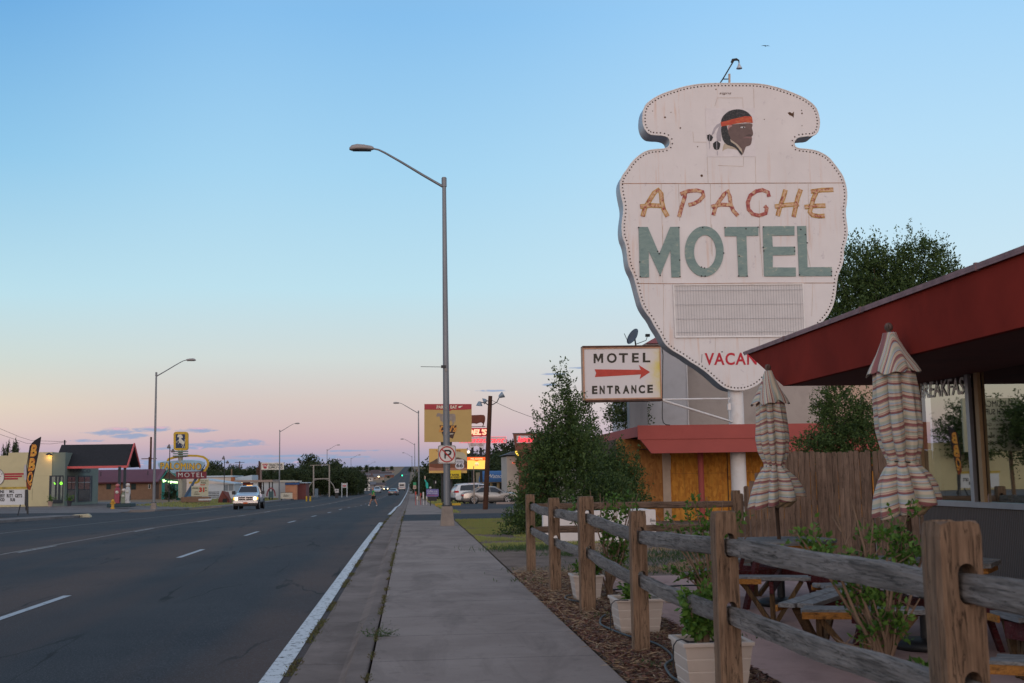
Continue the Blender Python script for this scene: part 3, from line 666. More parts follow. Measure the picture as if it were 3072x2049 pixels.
def shrub(name, label, base, stems, leaf, n_leaf, h0=0.0, group=None, bare=.35, mat=None, sp=.11, thick=.012):
    """stems: list of end points (world); leaves gather on their outer part"""
    rt = thing(name, label, 'shrub', base, group); sb = MB(); lb = MB(); rd = random.Random(len(stems)*7+int(base[1]*10)); b0 = Vector(base)
    for e in stems:
        fol = True
        if len(e) == 4: fol = e[3]; e = e[:3]
        e = Vector(e); m1 = b0.lerp(e, .35) + Vector((rd.uniform(-.04,.04), rd.uniform(-.04,.04), .03)); m2 = b0.lerp(e, .7) + Vector((rd.uniform(-.04,.04), rd.uniform(-.04,.04), .02))
        st = b0 + Vector((rd.uniform(-.03,.03), rd.uniform(-.03,.03), 0)); P = [st, m1, m2, e]
        sb.tube(P, [thick, thick*.7, thick*.5, thick*.25], 6)
        # side twigs
        for q in range(3):
            s_ = rd.uniform(.35,.85); a = P[1].lerp(P[3], s_); b_ = a + Vector((rd.uniform(-1,1), rd.uniform(-1,1), rd.uniform(.1,1)))*.11
            sb.tube([a, b_], [thick*.3, thick*.12], 5)
            if fol and rd.random() < .8:
                O = np.array([list(a.lerp(b_, rd.uniform(.4,1))) for _ in range(3)]); D = rng.normal(size=O.shape)*.5 + np.array([0,0,.6]); D /= np.linalg.norm(D, axis=1)[:,None]
                sprays(lb, O, D, sp*.7, 7, leaf, spread=.7, wr=.55)
        if fol:
            O = []
            for _ in range(n_leaf):
                s_ = bare + (1-bare)*rd.random(); k = s_*3; i = min(2, int(k)); O.append(list(P[i].lerp(P[i+1], k-i)))
            O = np.array(O); D = rng.normal(size=O.shape)*.55 + np.array([0,0,.75]); D /= np.linalg.norm(D, axis=1)[:,None]
            sprays(lb, O, D, sp, 8, leaf, spread=.7, wr=.55)
    sb.build('stem', TWIG, rt)
    if lb.v: lb.build('foliage', mat or LEAF2, rt)
    return rt
def S(Y, px, py, fol=True): p = PY(px, py, Y); return (p.x, p.y, p.z, fol)
b_ = PY(2650, 1975, 7.0)
shrub('shrub', 'large green shrub with pale branches left of the nearest fence post', (b_.x, 7.0, .30),
      [S(7.0,2735,1500),S(7.05,2700,1560),S(6.95,2670,1560),S(7.0,2620,1560),S(7.1,2570,1590),S(6.9,2430,1590),S(7.0,2480,1620),S(7.0,2390,1600),S(6.95,2530,1650),S(7.0,2560,1780),S(6.9,2620,1800),S(7.0,2680,1760),S(7.1,2720,1640),
       S(7.0,2700,1850),S(6.95,2600,1900),S(7.0,2555,1500,False),S(7.0,2505,1535,False),S(7.05,2590,1555,False),S(7.0,2760,1795,False),S(7.0,2520,1925,False),S(7.1,2600,1990,False),S(7.0,2790,1580)], .044, 6, sp=.09, thick=.016, bare=.38)
b_ = PY(2135, 1830, 11.2)
shrub('shrub', 'twiggy half bare shrub behind the split fence post', (b_.x, 11.2, .3),
      [S(11.2,2080,1500),S(11.2,2060,1530),S(11.2,2110,1560),S(11.1,2150,1560),S(11.2,2040,1600),S(11.2,2010,1570),S(11.2,2170,1500,False),S(11.2,2120,1490,False),S(11.3,1970,1545,False),S(11.2,2000,1530,False),
       S(11.2,2190,1560),S(11.2,2240,1520,False),S(11.2,2275,1560,False),S(11.2,2060,1700),S(11.2,2030,1720),S(11.2,2230,1540),S(11.2,2090,1640),S(11.1,2150,1700)], .05, 4, thick=.013, bare=.6)
b_ = PY(1835, 1830, 14.3)
shrub('shrub', 'upright leafy shrub between the broad and the knotted fence posts', (b_.x-.02, 14.3, .05),
      [S(14.3,1820,1510),S(14.3,1840,1500),S(14.3,1855,1530),S(14.3,1880,1520),S(14.2,1900,1490),S(14.3,1800,1480,False),S(14.3,1770,1470,False),S(14.3,1810,1490,False),S(14.3,1850,1490),S(14.3,1870,1620),S(14.3,1880,1660),
       S(14.3,1720,1525),S(14.3,1700,1530),S(14.3,1915,1480,False),S(14.3,1850,1640),S(14.3,1890,1600),S(14.3,1800,1560)], .055, 7, thick=.014, bare=.45)
def potted(label, x, y, z, n, hh, rr, group='plants in the cream planters'):
    rt = thing('potted_plant', label, 'plant', (x,y,z), group); sb = MB(); lb = MB()
    for k in range(n):
        a = rng.uniform(0, 6.28); e = Vector((x+math.cos(a)*rr*rng.uniform(.2,1), y+math.sin(a)*rr*rng.uniform(.2,1), z+hh*rng.uniform(.45,1)))
        sb.tube([(x+math.cos(a)*.03, y+math.sin(a)*.03, z-.03), e], [.006,.003], 5)
        b0 = np.array([x,y,z]); O = np.array([b0*(1-s_)+np.array(e)*s_ for s_ in rng.uniform(.25,1,9)]); D = rng.normal(size=O.shape)*.6+np.array([math.cos(a)*.4,math.sin(a)*.4,.6]); D /= np.linalg.norm(D, axis=1)[:,None]
        sprays(lb, O, D, .07, 6, .06, spread=.6, wr=.5)
    sb.build('stem', TWIG, rt); lb.build('foliage', LEAF2, rt)
potted('bright green bushy plant growing in the nearest planter', pxx(2105,8.15), 8.15, .33, 34, .36, .14)
potted('low plant in the middle planter, mostly behind the knotted post', 2.13, 11.3, .30, 14, .16, .17)
potted('small plant in the far planter either side of the broad post', 2.15, 14.3, .28, 16, .17, .17)
potted('leafy shoots rising at the bottom edge of the picture near the nearest post', 2.32, 5.35, .42, 9, .17, .13)
# hoses and drip lines
HOSE = M('dark_hose', (.022,.026,.032), .45, .1, 5)
def hose(name, label, pts_px, r, z=0, cat='hose'):
    P = [PZ(px, py, r+.03+z) for px, py in pts_px]; Q = []
    for i in range(len(P)-1):
        p0 = P[max(i-1,0)]; p1 = P[i]; p2 = P[i+1]; p3 = P[min(i+2,len(P)-1)]
        for k in range(6):
            s_ = k/6; Q.append(.5*((2*p1)+(-p0+p2)*s_+(2*p0-5*p1+4*p2-p3)*s_*s_+(-p0+3*p1-3*p2+p3)*s_**3))
    Q.append(P[-1]); mb = MB(); mb.tube(Q, r, 6); return tag(mb.build(name, HOSE, loc=Q[0]), label, cat)
hose('garden_hose', 'dark garden hose snaking through the mulch past the knotted and split posts', [(1815,1845),(1803,1855),(1802,1872),(1825,1885),(1868,1902),(1900,1912),(1950,1924),(1985,1940),(2012,1962),(2018,1978),(2000,1990),(1997,2003),(2015,2030),(2045,2049),(2080,2080)], .011)
hose('garden_hose', 'short loop of dark hose at the foot of the far planter', [(1790,1802),(1740,1804),(1715,1801),(1697,1796),(1698,1789),(1712,1786)], .011)
hose('power_cord', 'black cord lying straight across the patio slab', [(1818,1771),(1880,1766),(1960,1762),(2040,1757),(2110,1756)], .012, cat='cord')
def drip(label, pts, Y):
    mb = MB(); P = [PY(px, py, Y) for px, py in pts]; mb.tube(P, .005, 6); tag(mb.build('drip_line', HOSE, loc=P[0]), label, 'hose', 'drip lines feeding the planters')
drip('thin black drip line bent over the rim of the middle planter', [(1832,1892),(1832,1840),(1834,1812),(1845,1802),(1862,1800),(1885,1801)], 11.0)
drip('thin black drip line bent over the rim of the nearest planter', [(2021,2018),(2020,1970),(2021,1935),(2030,1922),(2045,1918),(2070,1926)], 7.72)
# ================================================================ UMBRELLAS
def m_stripe():
    m, t, b = nt('striped_canvas'); at = N(t, 'ShaderNodeAttribute', attribute_name='s'); f = mth(t, 'FRACT', mth(t, 'DIVIDE', at.outputs['Fac'], .235))
    cr_ = (.58,.50,.38); pe = (.56,.39,.30); sg = (.38,.42,.35); bl = (.37,.42,.48); nv = (.055,.055,.075); ro = (.27,.095,.10); ma = (.36,.20,.19)
    c = ramp(t, [(0,cr_),(.08,sg),(.17,bl),(.22,nv),(.238,pe),(.30,cr_),(.34,ro),(.43,ma),(.455,nv),(.468,cr_),(.54,bl),(.60,pe),(.645,nv),(.66,sg),(.73,cr_),(.78,ma),(.80,pe),(.84,ro),(.90,nv),(.915,bl),(.96,cr_)], f, 'CONSTANT').outputs[0]
    v = coords(t, (60,60,60)); c = mix(t, mth(t, 'MULTIPLY', noi(t, v, 3, 3, .6), .35), c, (.2,.17,.15)); t.links.new(c, b.inputs['Base Color'])
    b.inputs['Roughness'].default_value = .9; b.inputs['Specular IOR Level'].default_value = .1; b.inputs['Sheen Weight'].default_value = .1; return m
STRIPE = m_stripe(); FIN = wood('finial_wood', (.10,.06,.05), (.15,.10,.085), 'Z', 1); POLEW = wood('umbrella_pole_wood', (.05,.03,.02), (.09,.055,.04), 'Z', 1)
def umbrella(label, top, foot, prof, cap, pxm, seed, flare):
    top, foot = Vector(top), Vector(foot); ax = (foot-top).normalized(); rt = thing('closed_umbrella', label, 'umbrella', (foot.x, foot.y, 0), 'closed striped umbrellas')
    sx = Vector((1,0,0)); sx = (sx - ax*sx.dot(ax)).normalized(); sy = ax.cross(sx); n = 128; rd = random.Random(seed)
    ph = [rd.uniform(-.25,.25) for _ in range(8)]; am = [rd.uniform(.6,1.2) for _ in range(8)]
    def surf(profile, capm):
        vs = []; sa = []; m = 40; total = profile[-1][0]-profile[0][0]
        hs = [p[0] for p in profile]; rs = [p[1] for p in profile]; dist = 0; last = None
        for j in range(m+1):
            h = hs[0] + total*j/m; r = float(np.interp(h, hs, rs)); fr = j/m
            if last is not None: dist += math.hypot(h-last[0], r-last[1])
            last = (h, r)
            for k in range(n):
                th = 2*math.pi*k/n; tw = th + .07*math.sin(th*2+seed) + .04*math.sin(th*3+seed*2+h*1.2); seg = (tw % (2*math.pi))/(2*math.pi)*8; i = int(seg) % 8; u = seg-int(seg)
                if capm:
                    fold = abs(math.sin(math.pi*(seg/2+.2)))
                    rr = r*(.80+.30*fold*fr + .2*(1-fr)); hz = h + .035*fold*fr + .01*math.sin(9*th)*fr; s_ = dist*.45 + .16*math.sin(th*2+seed)*(.4+fr) + .05*th
                else:
                    fold = math.sin(math.pi*u)**.7; sq = float(np.interp(h, hs, rs))/max(rs)
                    dp = .26 + .12*fr + .05*am[i]
                    rr = r*(1-dp + dp*1.35*fold*(1+.18*ph[i])) + .004*math.sin(th*23+h*9); hz = h + .02*math.sin(h*7+i)*fr
                    if j == m: hz += .02*fold
                    s_ = dist + .022*(1-fold) + .03*ph[i]*math.sin(h*2.2+i) + .014*math.sin(h*6+th*2)
                    th = th + .18*math.sin(h*3.0+seed)*.5
                off = Vector((0,0,0))
                fl = max(0, (fr-.72)/.28) if not capm else 0
                off = sx*(flare*fl)
                tilt = -.05*fl*math.cos(th) if not capm else 0
                vs.append(top + ax*(hz+tilt) + sx*(rr*math.cos(th)) + sy*(rr*math.sin(th)) + off); sa.append(s_)
        fs = [(j*n+k, j*n+(k+1) % n, (j+1)*n+(k+1) % n, (j+1)*n+k) for j in range(m) for k in range(n)]
        return vs, fs, sa
    for nm, pr, cp in (('canopy', prof, False), ('vent_cap', cap, True)):
        vs, fs, sa = surf(pr, cp); mb = MB(); mb._add(vs, fs, True); o = mb.build(nm, STRIPE, rt)
        a = o.data.attributes.new('s', 'FLOAT', 'POINT'); a.data.foreach_set('value', sa)
        md = o.modifiers.new('solid', 'SOLIDIFY'); md.thickness = .004
    # gathered underside folds
    mb = MB()
    e = prof[-1]
    for k in range(9):
        a = 2*math.pi*k/9; r1 = e[1]*.75; P = [top+ax*(e[0]-.02)+sx*(r1*math.cos(a)+flare)+sy*r1*math.sin(a), top+ax*(e[0]+.045)+sx*(r1*.62*math.cos(a+.5)+flare*.6)+sy*r1*.62*math.sin(a+.5), top+ax*(e[0]+.05)+sx*(r1*.25*math.cos(a+.9)+flare*.3)+sy*r1*.25*math.sin(a+.9)]
        mb.tube(P, [.035,.03,.012], 7)
    mb.build('folds', M('tan_canvas_edge', (.34,.25,.15), .9, .2, 8), rt)
    mb = MB(); wl_ = [p for p in prof]; hw = min(prof[2:-2], key=lambda p: p[1]); r = hw[1]*1.02
    mb.tube([top+ax*(hw[0]+.012*math.sin(2*a_))+sx*r*math.cos(a_)+sy*r*math.sin(a_) for a_ in [2*math.pi*k/28 for k in range(29)]], .006, 6)
    for q in (.3,.9,1.5): mb.tube([top+ax*hw[0]-sy*r*.9+sx*(r*.35), top+ax*(hw[0]+.02*q)-sy*(r+.03)+sx*(r*.35+.05*q-.05)], .006, 5)
    mb.build('tie_cord', BLACKP, rt)
    mb = MB(); mb.lathe([(.0,0),(.022,-.006),(.035,-.03),(.035,-.055),(.02,-.075),(.017,-.085),(.028,-.09),(.032,-.12),(.030,-.16),(.0,-.165)], top+Vector((0,0,0)), 16); mb.build('finial', FIN, rt)
    mb = MB(); mb.tube([top+ax*.15, foot], .022, 10); mb.build('pole', POLEW, rt); return rt
# first umbrella
T1 = PZ(2337, 1618, .745); tp = PY(2303, 1092, T1.y); k1 = T1.y/F
def prof_px(y0, rows, k): return [((y-y0)*k, r*k) for y, r in rows]
umbrella('smaller closed striped umbrella left, before the red eave tip', tp, T1, prof_px(1092, [(1190,32),(1215,38),(1260,41),(1320,45),(1365,40),(1395,28),(1405,25),(1418,36),(1445,55),(1475,66),(1512,76)], k1),
         prof_px(1092, [(1113,11),(1130,17),(1160,29),(1190,46),(1208,54)], k1), k1, 2, .0)
T2 = PZ(2738, 1680, .745); tp = PY(2665, 968, T2.y); k2 = T2.y/F
umbrella('larger closed striped umbrella right, in front of the cafe window', tp, T2, prof_px(968, [(1095,44),(1125,56),(1200,63),(1300,63),(1350,56),(1390,44),(1403,38),(1420,52),(1450,70),(1490,84),(1540,92)], k2),
         prof_px(968, [(1000,20),(1020,26),(1060,45),(1100,68),(1118,76)], k2), k2, 5, .0)
# ================================================================ PICNIC TABLES
def picnic(label, c, benches, rot=0.0, rad=.64):
    cx_, cy_ = c; rt = thing('picnic_table', label, 'picnic table', (cx_,cy_,0), 'octagonal picnic tables on the patio')
    def oc(r, a0=0): return [(cx_+r*math.cos(rot+a0+math.pi/8+k*math.pi/4), cy_+r*math.sin(rot+a0+math.pi/8+k*math.pi/4)) for k in range(8)]
    # planks of the top
    outer = oc(rad); nb = 9; w_ = 2*rad*.924/nb
    for i in range(nb):
        y0 = cy_ - rad*.924 + i*w_ + .004; y1 = y0 + w_ - .008
        P = []
        poly = [Vector((p[0],p[1])) for p in outer]
        def clip(poly, yv, keep):
            out = []
            for q in range(len(poly)):
                a, b2 = poly[q], poly[(q+1) % len(poly)]; ia = keep(a.y, yv); ib = keep(b2.y, yv)
                if ia: out.append(a)
                if ia != ib: s_ = (yv-a.y)/(b2.y-a.y); out.append(a.lerp(b2, s_))
            return out
        poly = clip(poly, y0, lambda a, b2: a >= b2); poly = clip(poly, y1, lambda a, b2: a <= b2)
        if len(poly) < 3: continue
        MB().prism([(p.x,p.y,.745+.003*(i % 2)) for p in poly], (0,0,-.038)).build('plank', GREYW, rt)
    mb = MB(); o_ = oc(rad-.03); q_ = oc(rad-.07); mb.ring([(x,y,.705) for x,y in o_], [(x,y,.705) for x,y in q_], (0,0,-.045)); mb.build('edge_trim', OCHW, rt)
    mb = MB(); mb.tube([(cx_,cy_,.03),(cx_,cy_,.5)], .045, 12); mb.build('umbrella_base', BLACKP, rt)
    mb = MB(); mb.lathe([(.0,.014),(.27,.014),(.27,.06),(.22,.085),(.06,.10),(0,.10)], (cx_,cy_,0), 24); mb.build('base_weight', BLACKP, rt)
    for a in (0, math.pi/2):
        d = Vector((math.cos(rot+a+.4), math.sin(rot+a+.4), 0))
        MB().bar(Vector((cx_,cy_,.36+.0*a))-d*.95, Vector((cx_,cy_,.36))+d*.95, .04, .13 - .004*(a > 0)).build('cross_beam', REDW, rt)
    for sx in (-1,1):
        for sy in (-1,1):
            MB().bar((cx_+sx*.5,cy_+sy*.30,0.01),(cx_+sx*.30,cy_+sy*.26,.70),.09,.04).build('leg', REDW, rt)
    for (ax_, ay_, bx_, by_) in benches:
        a = Vector((ax_,ay_,.45)); b2 = Vector((bx_,by_,.45)); d = (b2-a).normalized(); nrm = Vector((-d.y,d.x,0)); mid = (a+b2)/2
        if (Vector((cx_,cy_,.45))-mid).dot(nrm) < 0: nrm = -nrm
        mb = MB(); mb.bar(a+nrm*.07, b2+nrm*.07, .135, .036, ); mb.bar(a+nrm*.215+d*.03, b2+nrm*.215-d*.03, .135, .036)
        s_ = mb.build('seat', GREYW if abs(d.x) > abs(d.y) else GREYWY, rt, mod=bevel(.004))
        mb = MB(); mb.bar(a-nrm*.011+d*.0-Vector((0,0,.026)), a.lerp(b2,.38)-nrm*.011-Vector((0,0,.026)), .018, .05); mb.build('seat_edge', OCHW, rt)
        foot = mid + nrm*.12; foot.z = .02
        for q in (.12, .88):
            MB().bar(a.lerp(b2,q)+nrm*.10-Vector((0,0,.03)), foot+d*(.035 if q > .5 else -.035), .045, .07, up=tuple(nrm)).build('brace', LEGW, rt)
        MB().bar(mid+nrm*.02-Vector((0,0,.09)), Vector((cx_,cy_,.36-.0)) , .04, .12).build('radial_beam', REDW, rt)
        MB().bar(foot+Vector((0,0,-.01)), mid+nrm*.12-Vector((0,0,.13)), .05, .05, up=tuple(nrm)).build('leg', LEGW, rt)
    return rt
def W(px, py, z=.45): p = PZ(px, py, z); return (p.x, p.y)
picnic('far octagonal picnic table under the smaller umbrella', (T1.x, T1.y), [W(2195,1736)+W(2432,1738), W(2050,1722)+W(2150,1702), (T1.x+1.15,T1.y-.5,T1.x+1.15,T1.y+.5), (T1.x-.5,T1.y+1.12,T1.x+.5,T1.y+1.12)], .1)
picnic('middle octagonal picnic table under the larger umbrella', (T2.x+.08, T2.y), [W(2405,1836)+W(2800,1838), W(2333,1815)+W(2485,1768), (T2.x+1.15,T2.y-.5,T2.x+1.1,T2.y+.5), (T2.x-.5,T2.y+1.12,T2.x+.5,T2.y+1.12)], .15)
picnic('near picnic table at the right edge, only its benches in view', (4.62, 6.75), [W(2968,1992)+(4.35,5.55), W(2968,1838)+(4.2,7.95)], .1)
# ================================================================ CAFE (dark red eave, windows)
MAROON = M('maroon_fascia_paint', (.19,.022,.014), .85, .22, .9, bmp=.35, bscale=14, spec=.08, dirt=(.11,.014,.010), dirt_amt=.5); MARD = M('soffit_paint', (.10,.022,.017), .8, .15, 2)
PINKM = M('faded_pink_drip_edge', (.22,.13,.135), .7, .3, 6); FRAME = M('bare_aluminium', (.33,.33,.36), .4, .1, 4, .55); TANF = M('tan_window_post', (.30,.20,.11), .6, .12, 4)
def m_corr():
    m, t, b = nt('brown_corrugated_sheet'); v = worldpos(t); s_ = N(t, 'ShaderNodeSeparateXYZ'); t.links.new(v, s_.inputs[0])
    k = mth(t, 'ADD', mth(t, 'MULTIPLY', mth(t, 'SINE', mth(t, 'MULTIPLY', s_.outputs[1], 2*math.pi/.035)), .5), .5)
    c = mix(t, k, (.050,.036,.031), (.115,.088,.078)); c = mix(t, mth(t, 'MULTIPLY', noi(t, v, 2, 5, .6), .4), c, (.07,.05,.04)); t.links.new(c, b.inputs['Base Color'])
    b.inputs['Roughness'].default_value = .75; bump(t, b, k, .6, .008); return m
CORR = m_corr()
def m_glass():
    m, t, b = nt('window_glass'); t.nodes.remove(b); g = N(t, 'ShaderNodeBsdfGlossy', i_Roughness=.012); g.inputs[0].default_value = (.9,.95,.9,1)
    tr = N(t, 'ShaderNodeBsdfTransparent'); tr.inputs[0].default_value = (.42,.45,.42,1); mx = N(t, 'ShaderNodeMixShader'); mx.inputs[0].default_value = .36
    lw = N(t, 'ShaderNodeLayerWeight', i_Blend=.45); t.links.new(mth(t, 'ADD', mth(t, 'MULTIPLY', lw.outputs['Fresnel'], .36), .11, clamp=True), mx.inputs[0])
    nb = N(t, 'ShaderNodeBump', i_Strength=.03, i_Distance=.02); t.links.new(noi(t, worldpos(t), .8, 2, .4), nb.inputs['Height']); t.links.new(nb.outputs[0], g.inputs['Normal'])
    t.links.new(tr.outputs[0], mx.inputs[1]); t.links.new(g.outputs[0], mx.inputs[2]); t.links.new(mx.outputs[0], t.nodes['Material Output'].inputs[0]); return m
GLASS = m_glass()
XW = 5.8; XE = 4.3
zu = PX(2900, 814, XE).z; zl = PX(2900, 1022, XE).z; yu = PX(2240, 1048, XE).y; yl = PX(2350, 1157, XE).y
yE = PX(2757, 1300, XW).y; zs = PX(2930, 1509, XW).z
cafe = thing('cafe_building', 'roadside cafe with a dark maroon overhanging eave and big lettered windows', 'building', (XW+3, 6, 0))
mb = MB(); mb.prism([(XE,yu,zu),(XE,yl,zl),(XE,-4,zl),(XE,-4,zu)], (9,0,0)); roof = mb.build('roof', MAROON, cafe)
mb = MB(); mb.bar((XE-.015,yu+.05,zu+.008),(XE-.015,-4,zu+.008),.04,.028); mb.bar((XE-.03,yu+.02,zu-.012),(XE-.03,-4,zu-.012),.008,.028); mb.build('drip_edge', PINKM, cafe)
for k in range(5): MB().box(XE-.04,XE-.0,yu-1.6-k*2.3,yu-1.57-k*2.3,zu-.03,zu+.03).build('gutter_clip', PINKM, cafe)
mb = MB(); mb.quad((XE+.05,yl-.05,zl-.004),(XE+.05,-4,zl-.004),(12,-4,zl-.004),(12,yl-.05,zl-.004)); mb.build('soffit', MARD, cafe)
mb = MB(); mb.box(XW,XW+.16,-4,yE,0,zs-.03); mb.box(XW+.16,12,yE-.16,yE,0,zl-.01); mb.build('lower_wall', CORR, cafe)
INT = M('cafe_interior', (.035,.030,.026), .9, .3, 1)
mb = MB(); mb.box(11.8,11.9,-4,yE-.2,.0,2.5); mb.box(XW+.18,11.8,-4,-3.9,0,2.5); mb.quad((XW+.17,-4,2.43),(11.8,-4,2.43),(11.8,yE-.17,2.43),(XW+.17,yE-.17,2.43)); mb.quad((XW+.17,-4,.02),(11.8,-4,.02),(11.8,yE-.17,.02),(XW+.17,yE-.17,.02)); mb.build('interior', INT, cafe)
def ywin(px): return PX(px, 1300, XW).y
y1a, y1b, y2a, y2b = ywin(2757), ywin(2905), ywin(2946), -3.9
mb = MB(); mb.box(XW-.03,XW+.10,-4,yE,zs-.045,zs+.012); mb.build('window_sill', FRAME, cafe)
mb = MB(); mb.box(XW-.012,XW+.028,y1b-.075,y1b,zs+.012,zl-.004); mb.build('mullion', FRAME, cafe)
mb = MB(); mb.box(XW-.008,XW+.028,y2a+.02,y2a+.10,zs+.012,zl-.004); mb.build('mullion', TANF, cafe)
mb = MB(); mb.box(XW-.012,XW+.028,y1a-.05,y1a,zs+.012,zl-.004); mb.build('mullion', TANF, cafe)
mb = MB(); mb.box(XW-.02,XW+.09,7.2,7.3,zs+.012,zl-.004); mb.build('mullion', TANF, cafe)
for ya, yb, nm in ((y1b,y1a-.03,'a'),(7.3,y2a,'b'),(-3.9,7.2,'c')):
    mb = MB(); mb.quad((XW+.03,ya,zs+.01),(XW+.03,yb,zs+.01),(XW+.03,yb,zl-.004),(XW+.03,ya,zl-.004)); mb.build('window_pane', GLASS, cafe)
LETW = M('window_lettering', (.85,.82,.78), .6, .1, 8)
def PXt(mb, s, x0, yt0, yb0, x1, yt1, yb1, X, **k): return text(mb, s, PX(x0,yb0,X), PX(x1,yb1,X), PX(x0,yt0,X), **k)
mb = MB(); PXt(mb, 'BREAKFAST', 2754, 1150, 1198, 2912, 1118, 1180, XW+.022, bold=.006, spacing=.95); mb.build('lettering', LETW, cafe)
# things standing inside the window
AMB = M('amber_bottle_glass', (.16,.06,.015), .15, .1, 5, spec=.6); PAPER = M('pink_card', (.45,.30,.27), .8, .1, 5)
for k, (px, py) in enumerate(((2829,1486),(3032,1478))):
    p = PX(px, py, XW+.14); mb = MB(); mb.lathe([(0,0),(.028,0),(.03,.02),(.03,.10),(.012,.15),(.011,.19),(0,.19)], (p.x,p.y,zs+.0), 12)
    tag(mb.build('sauce_bottle', AMB, loc=(p.x,p.y,zs)), ('amber bottle behind the glass beside the larger umbrella','amber bottle on the sill behind the right window')[k], 'bottle', 'bottles on the cafe window sill')
p = PX(2975, 1500, XW+.15); mb = MB(); mb.prism([(p.x-.03,p.y-.05,zs+.005),(p.x+.03,p.y-.05,zs+.005),(p.x,p.y-.05,zs+.095)], (0,.11,0)); tag(mb.build('table_tent', PAPER, loc=(p.x,p.y,zs)), 'small pink folded card on the cafe window sill', 'card')
CTR = M('teal_counter', (.03,.065,.07), .4, .1, 3)
mb = MB(); mb.box(XW+.2,XW+.75,7.4,yE-.3,.02,zs-.005); tag(mb.build('window_counter', CTR, loc=(XW+.4,10,0)), 'dark teal counter just inside the cafe window', 'counter')
shrub('shrub', 'small round shrub at the foot of the cafe wall, right edge', (5.5, 8.95, 0), [(5.5+.12*math.cos(a), 8.95+.15*math.sin(a), .55+.25*math.sin(a*2.3)) for a in range(12)], .045, 9, sp=.08, bare=.25)
# billboard mirrored in the window
BB = thing('ranch_supply_billboard', 'cream ranch supply billboard left of the view, seen mirrored in the cafe window', 'billboard', (-33.6, 88, lot(88)))
MB().box(-36.1,-31.4,88,88.2,lot(88)+3.4,lot(88)+7.6).build('panel', M('cream_board', (.50,.48,.36), .7, .06, 2), BB)
for xx in (-35.3,-32.2): MB().box(xx-.12,xx+.12,88.22,88.44,lot(88),lot(88)+7.2).build('post', POSTW, BB)
INK = M('black_paint_ink', (.02,.02,.022), .7); z0 = lot(88)
mb = MB()
for s_, za, zb, xa, xb in (('TUCUMCARI',6.9,7.4,-35.6,-32.6),('RANCH SUPPLY',6.3,6.75,-35.8,-32.4),('Western Gear - Groceries',5.75,6.0,-35.8,-31.8),('Hardware - Gift Cards',5.4,5.65,-35.6,-32.0),('Ranch Supplies & More!',5.05,5.3,-35.8,-31.9),('Turn Here',4.45,4.75,-34.9,-32.9),('2 Blocks',4.0,4.3,-34.9,-33.1)):
    text(mb, s_, (xa,87.99,z0+za), (xb,87.99,z0+za), (xa,87.99,z0+zb), bold=.02)
mb.build('lettering', INK, BB)
# ================================================================ BOARDED MOTEL OFFICE WITH RED CANOPY
REDP = M('brick_red_canopy_paint', (.33,.070,.060), .72, .08, .8, bmp=.1, dirt=(.24,.05,.044), dirt_amt=.3)
def m_osb(name, a, b2):
    m, t, b = nt(name); v = coords(t, (1,1,1)); vo = N(t, 'ShaderNodeTexVoronoi', i_Scale=14.0); t.links.new(coords(t, (1,1,.55)), vo.inputs['Vector'])
    n1 = noi(t, v, .9, 5, .6); c = mix(t, n1, a, b2); bw_ = N(t, 'ShaderNodeRGBToBW'); t.links.new(vo.outputs['Color'], bw_.inputs[0]); c = mix(t, .45, c, bw_.outputs[0], 'SOFT_LIGHT')
    st = noi(t, coords(t, (9,9,.9)), 1.2, 5, .6); c = mix(t, mth(t, 'MULTIPLY', ramp(t, [(.5,(0,0,0)),(.7,(1,1,1))], st).outputs[0], .45), c, (.10,.045,.012)); t.links.new(c, b.inputs['Base Color']); b.inputs['Roughness'].default_value = .85; return m
OSB = m_osb('strand_board', (.62,.27,.035), (.44,.18,.025)); OSBD = m_osb('shaded_strand_board', (.40,.17,.04), (.26,.11,.03)); TRIM = M('cream_trim', (.44,.34,.27), .7, .08, 4)  # second board tone has the left boards' deeper shade put into its colour
Yf, Yw = 36.0, 38.3; gy = -.02
mo = thing('motel_office', 'closed motel office boarded with orange strand board under a red canopy', 'building', (PY(2100,1500,Yw).x, Yw, gy))
zt = PY(2100,1276,Yf).z; zb = PY(2100,1358,Yf).z; zm = PY(1912,1310,Yf).z; xl = PY(1913,1276,Yf).x; xl2 = PY(1955,1358,Yf).x; xr = 16.5
mb = MB(); mb.prism([(xl,Yf,zt),(xl,Yf,zm),(xl2,Yf,zb),(xr,Yf,zb),(xr,Yf,zt)], (0,.12,0)); zmid = PY(2100,1317,Yf).z
mb.box(xl-.01,xr,Yf-.025,Yf-.001,zmid+.01,zt+.02); mb.build('canopy_fascia', REDP, mo)
mb = MB(); mb.box(xl,xl+.1,Yf+.122,46,zm,zt-.01); mb.build('side_fascia', REDP, mo)
mb = MB(); mb.box(xl+.102,xr,Yf+.122,46,zt-.16,zt-.02); mb.build('canopy_roof', M('tar_roof', (.05,.05,.052), .9, .2, 2), mo)
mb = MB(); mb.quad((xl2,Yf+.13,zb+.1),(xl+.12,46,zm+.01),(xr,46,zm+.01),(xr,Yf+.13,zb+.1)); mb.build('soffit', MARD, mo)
xa, xb_, xc_ = PY(1855,1500,Yw).x, PY(1990,1500,Yw).x, PY(2013,1500,Yw).x
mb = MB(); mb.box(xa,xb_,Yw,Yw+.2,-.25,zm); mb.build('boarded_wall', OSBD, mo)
mb = MB(); mb.box(xc_,xr,Yw,Yw+.2,-.25,zm); mb.build('boarded_wall', OSB, mo)
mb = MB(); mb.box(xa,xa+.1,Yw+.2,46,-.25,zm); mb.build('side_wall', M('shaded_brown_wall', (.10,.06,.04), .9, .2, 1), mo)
mb = MB(); mb.box(xb_,xc_,Yw-.05,Yw+.14,-.25,zm); mb.build('trim_post', TRIM, mo)
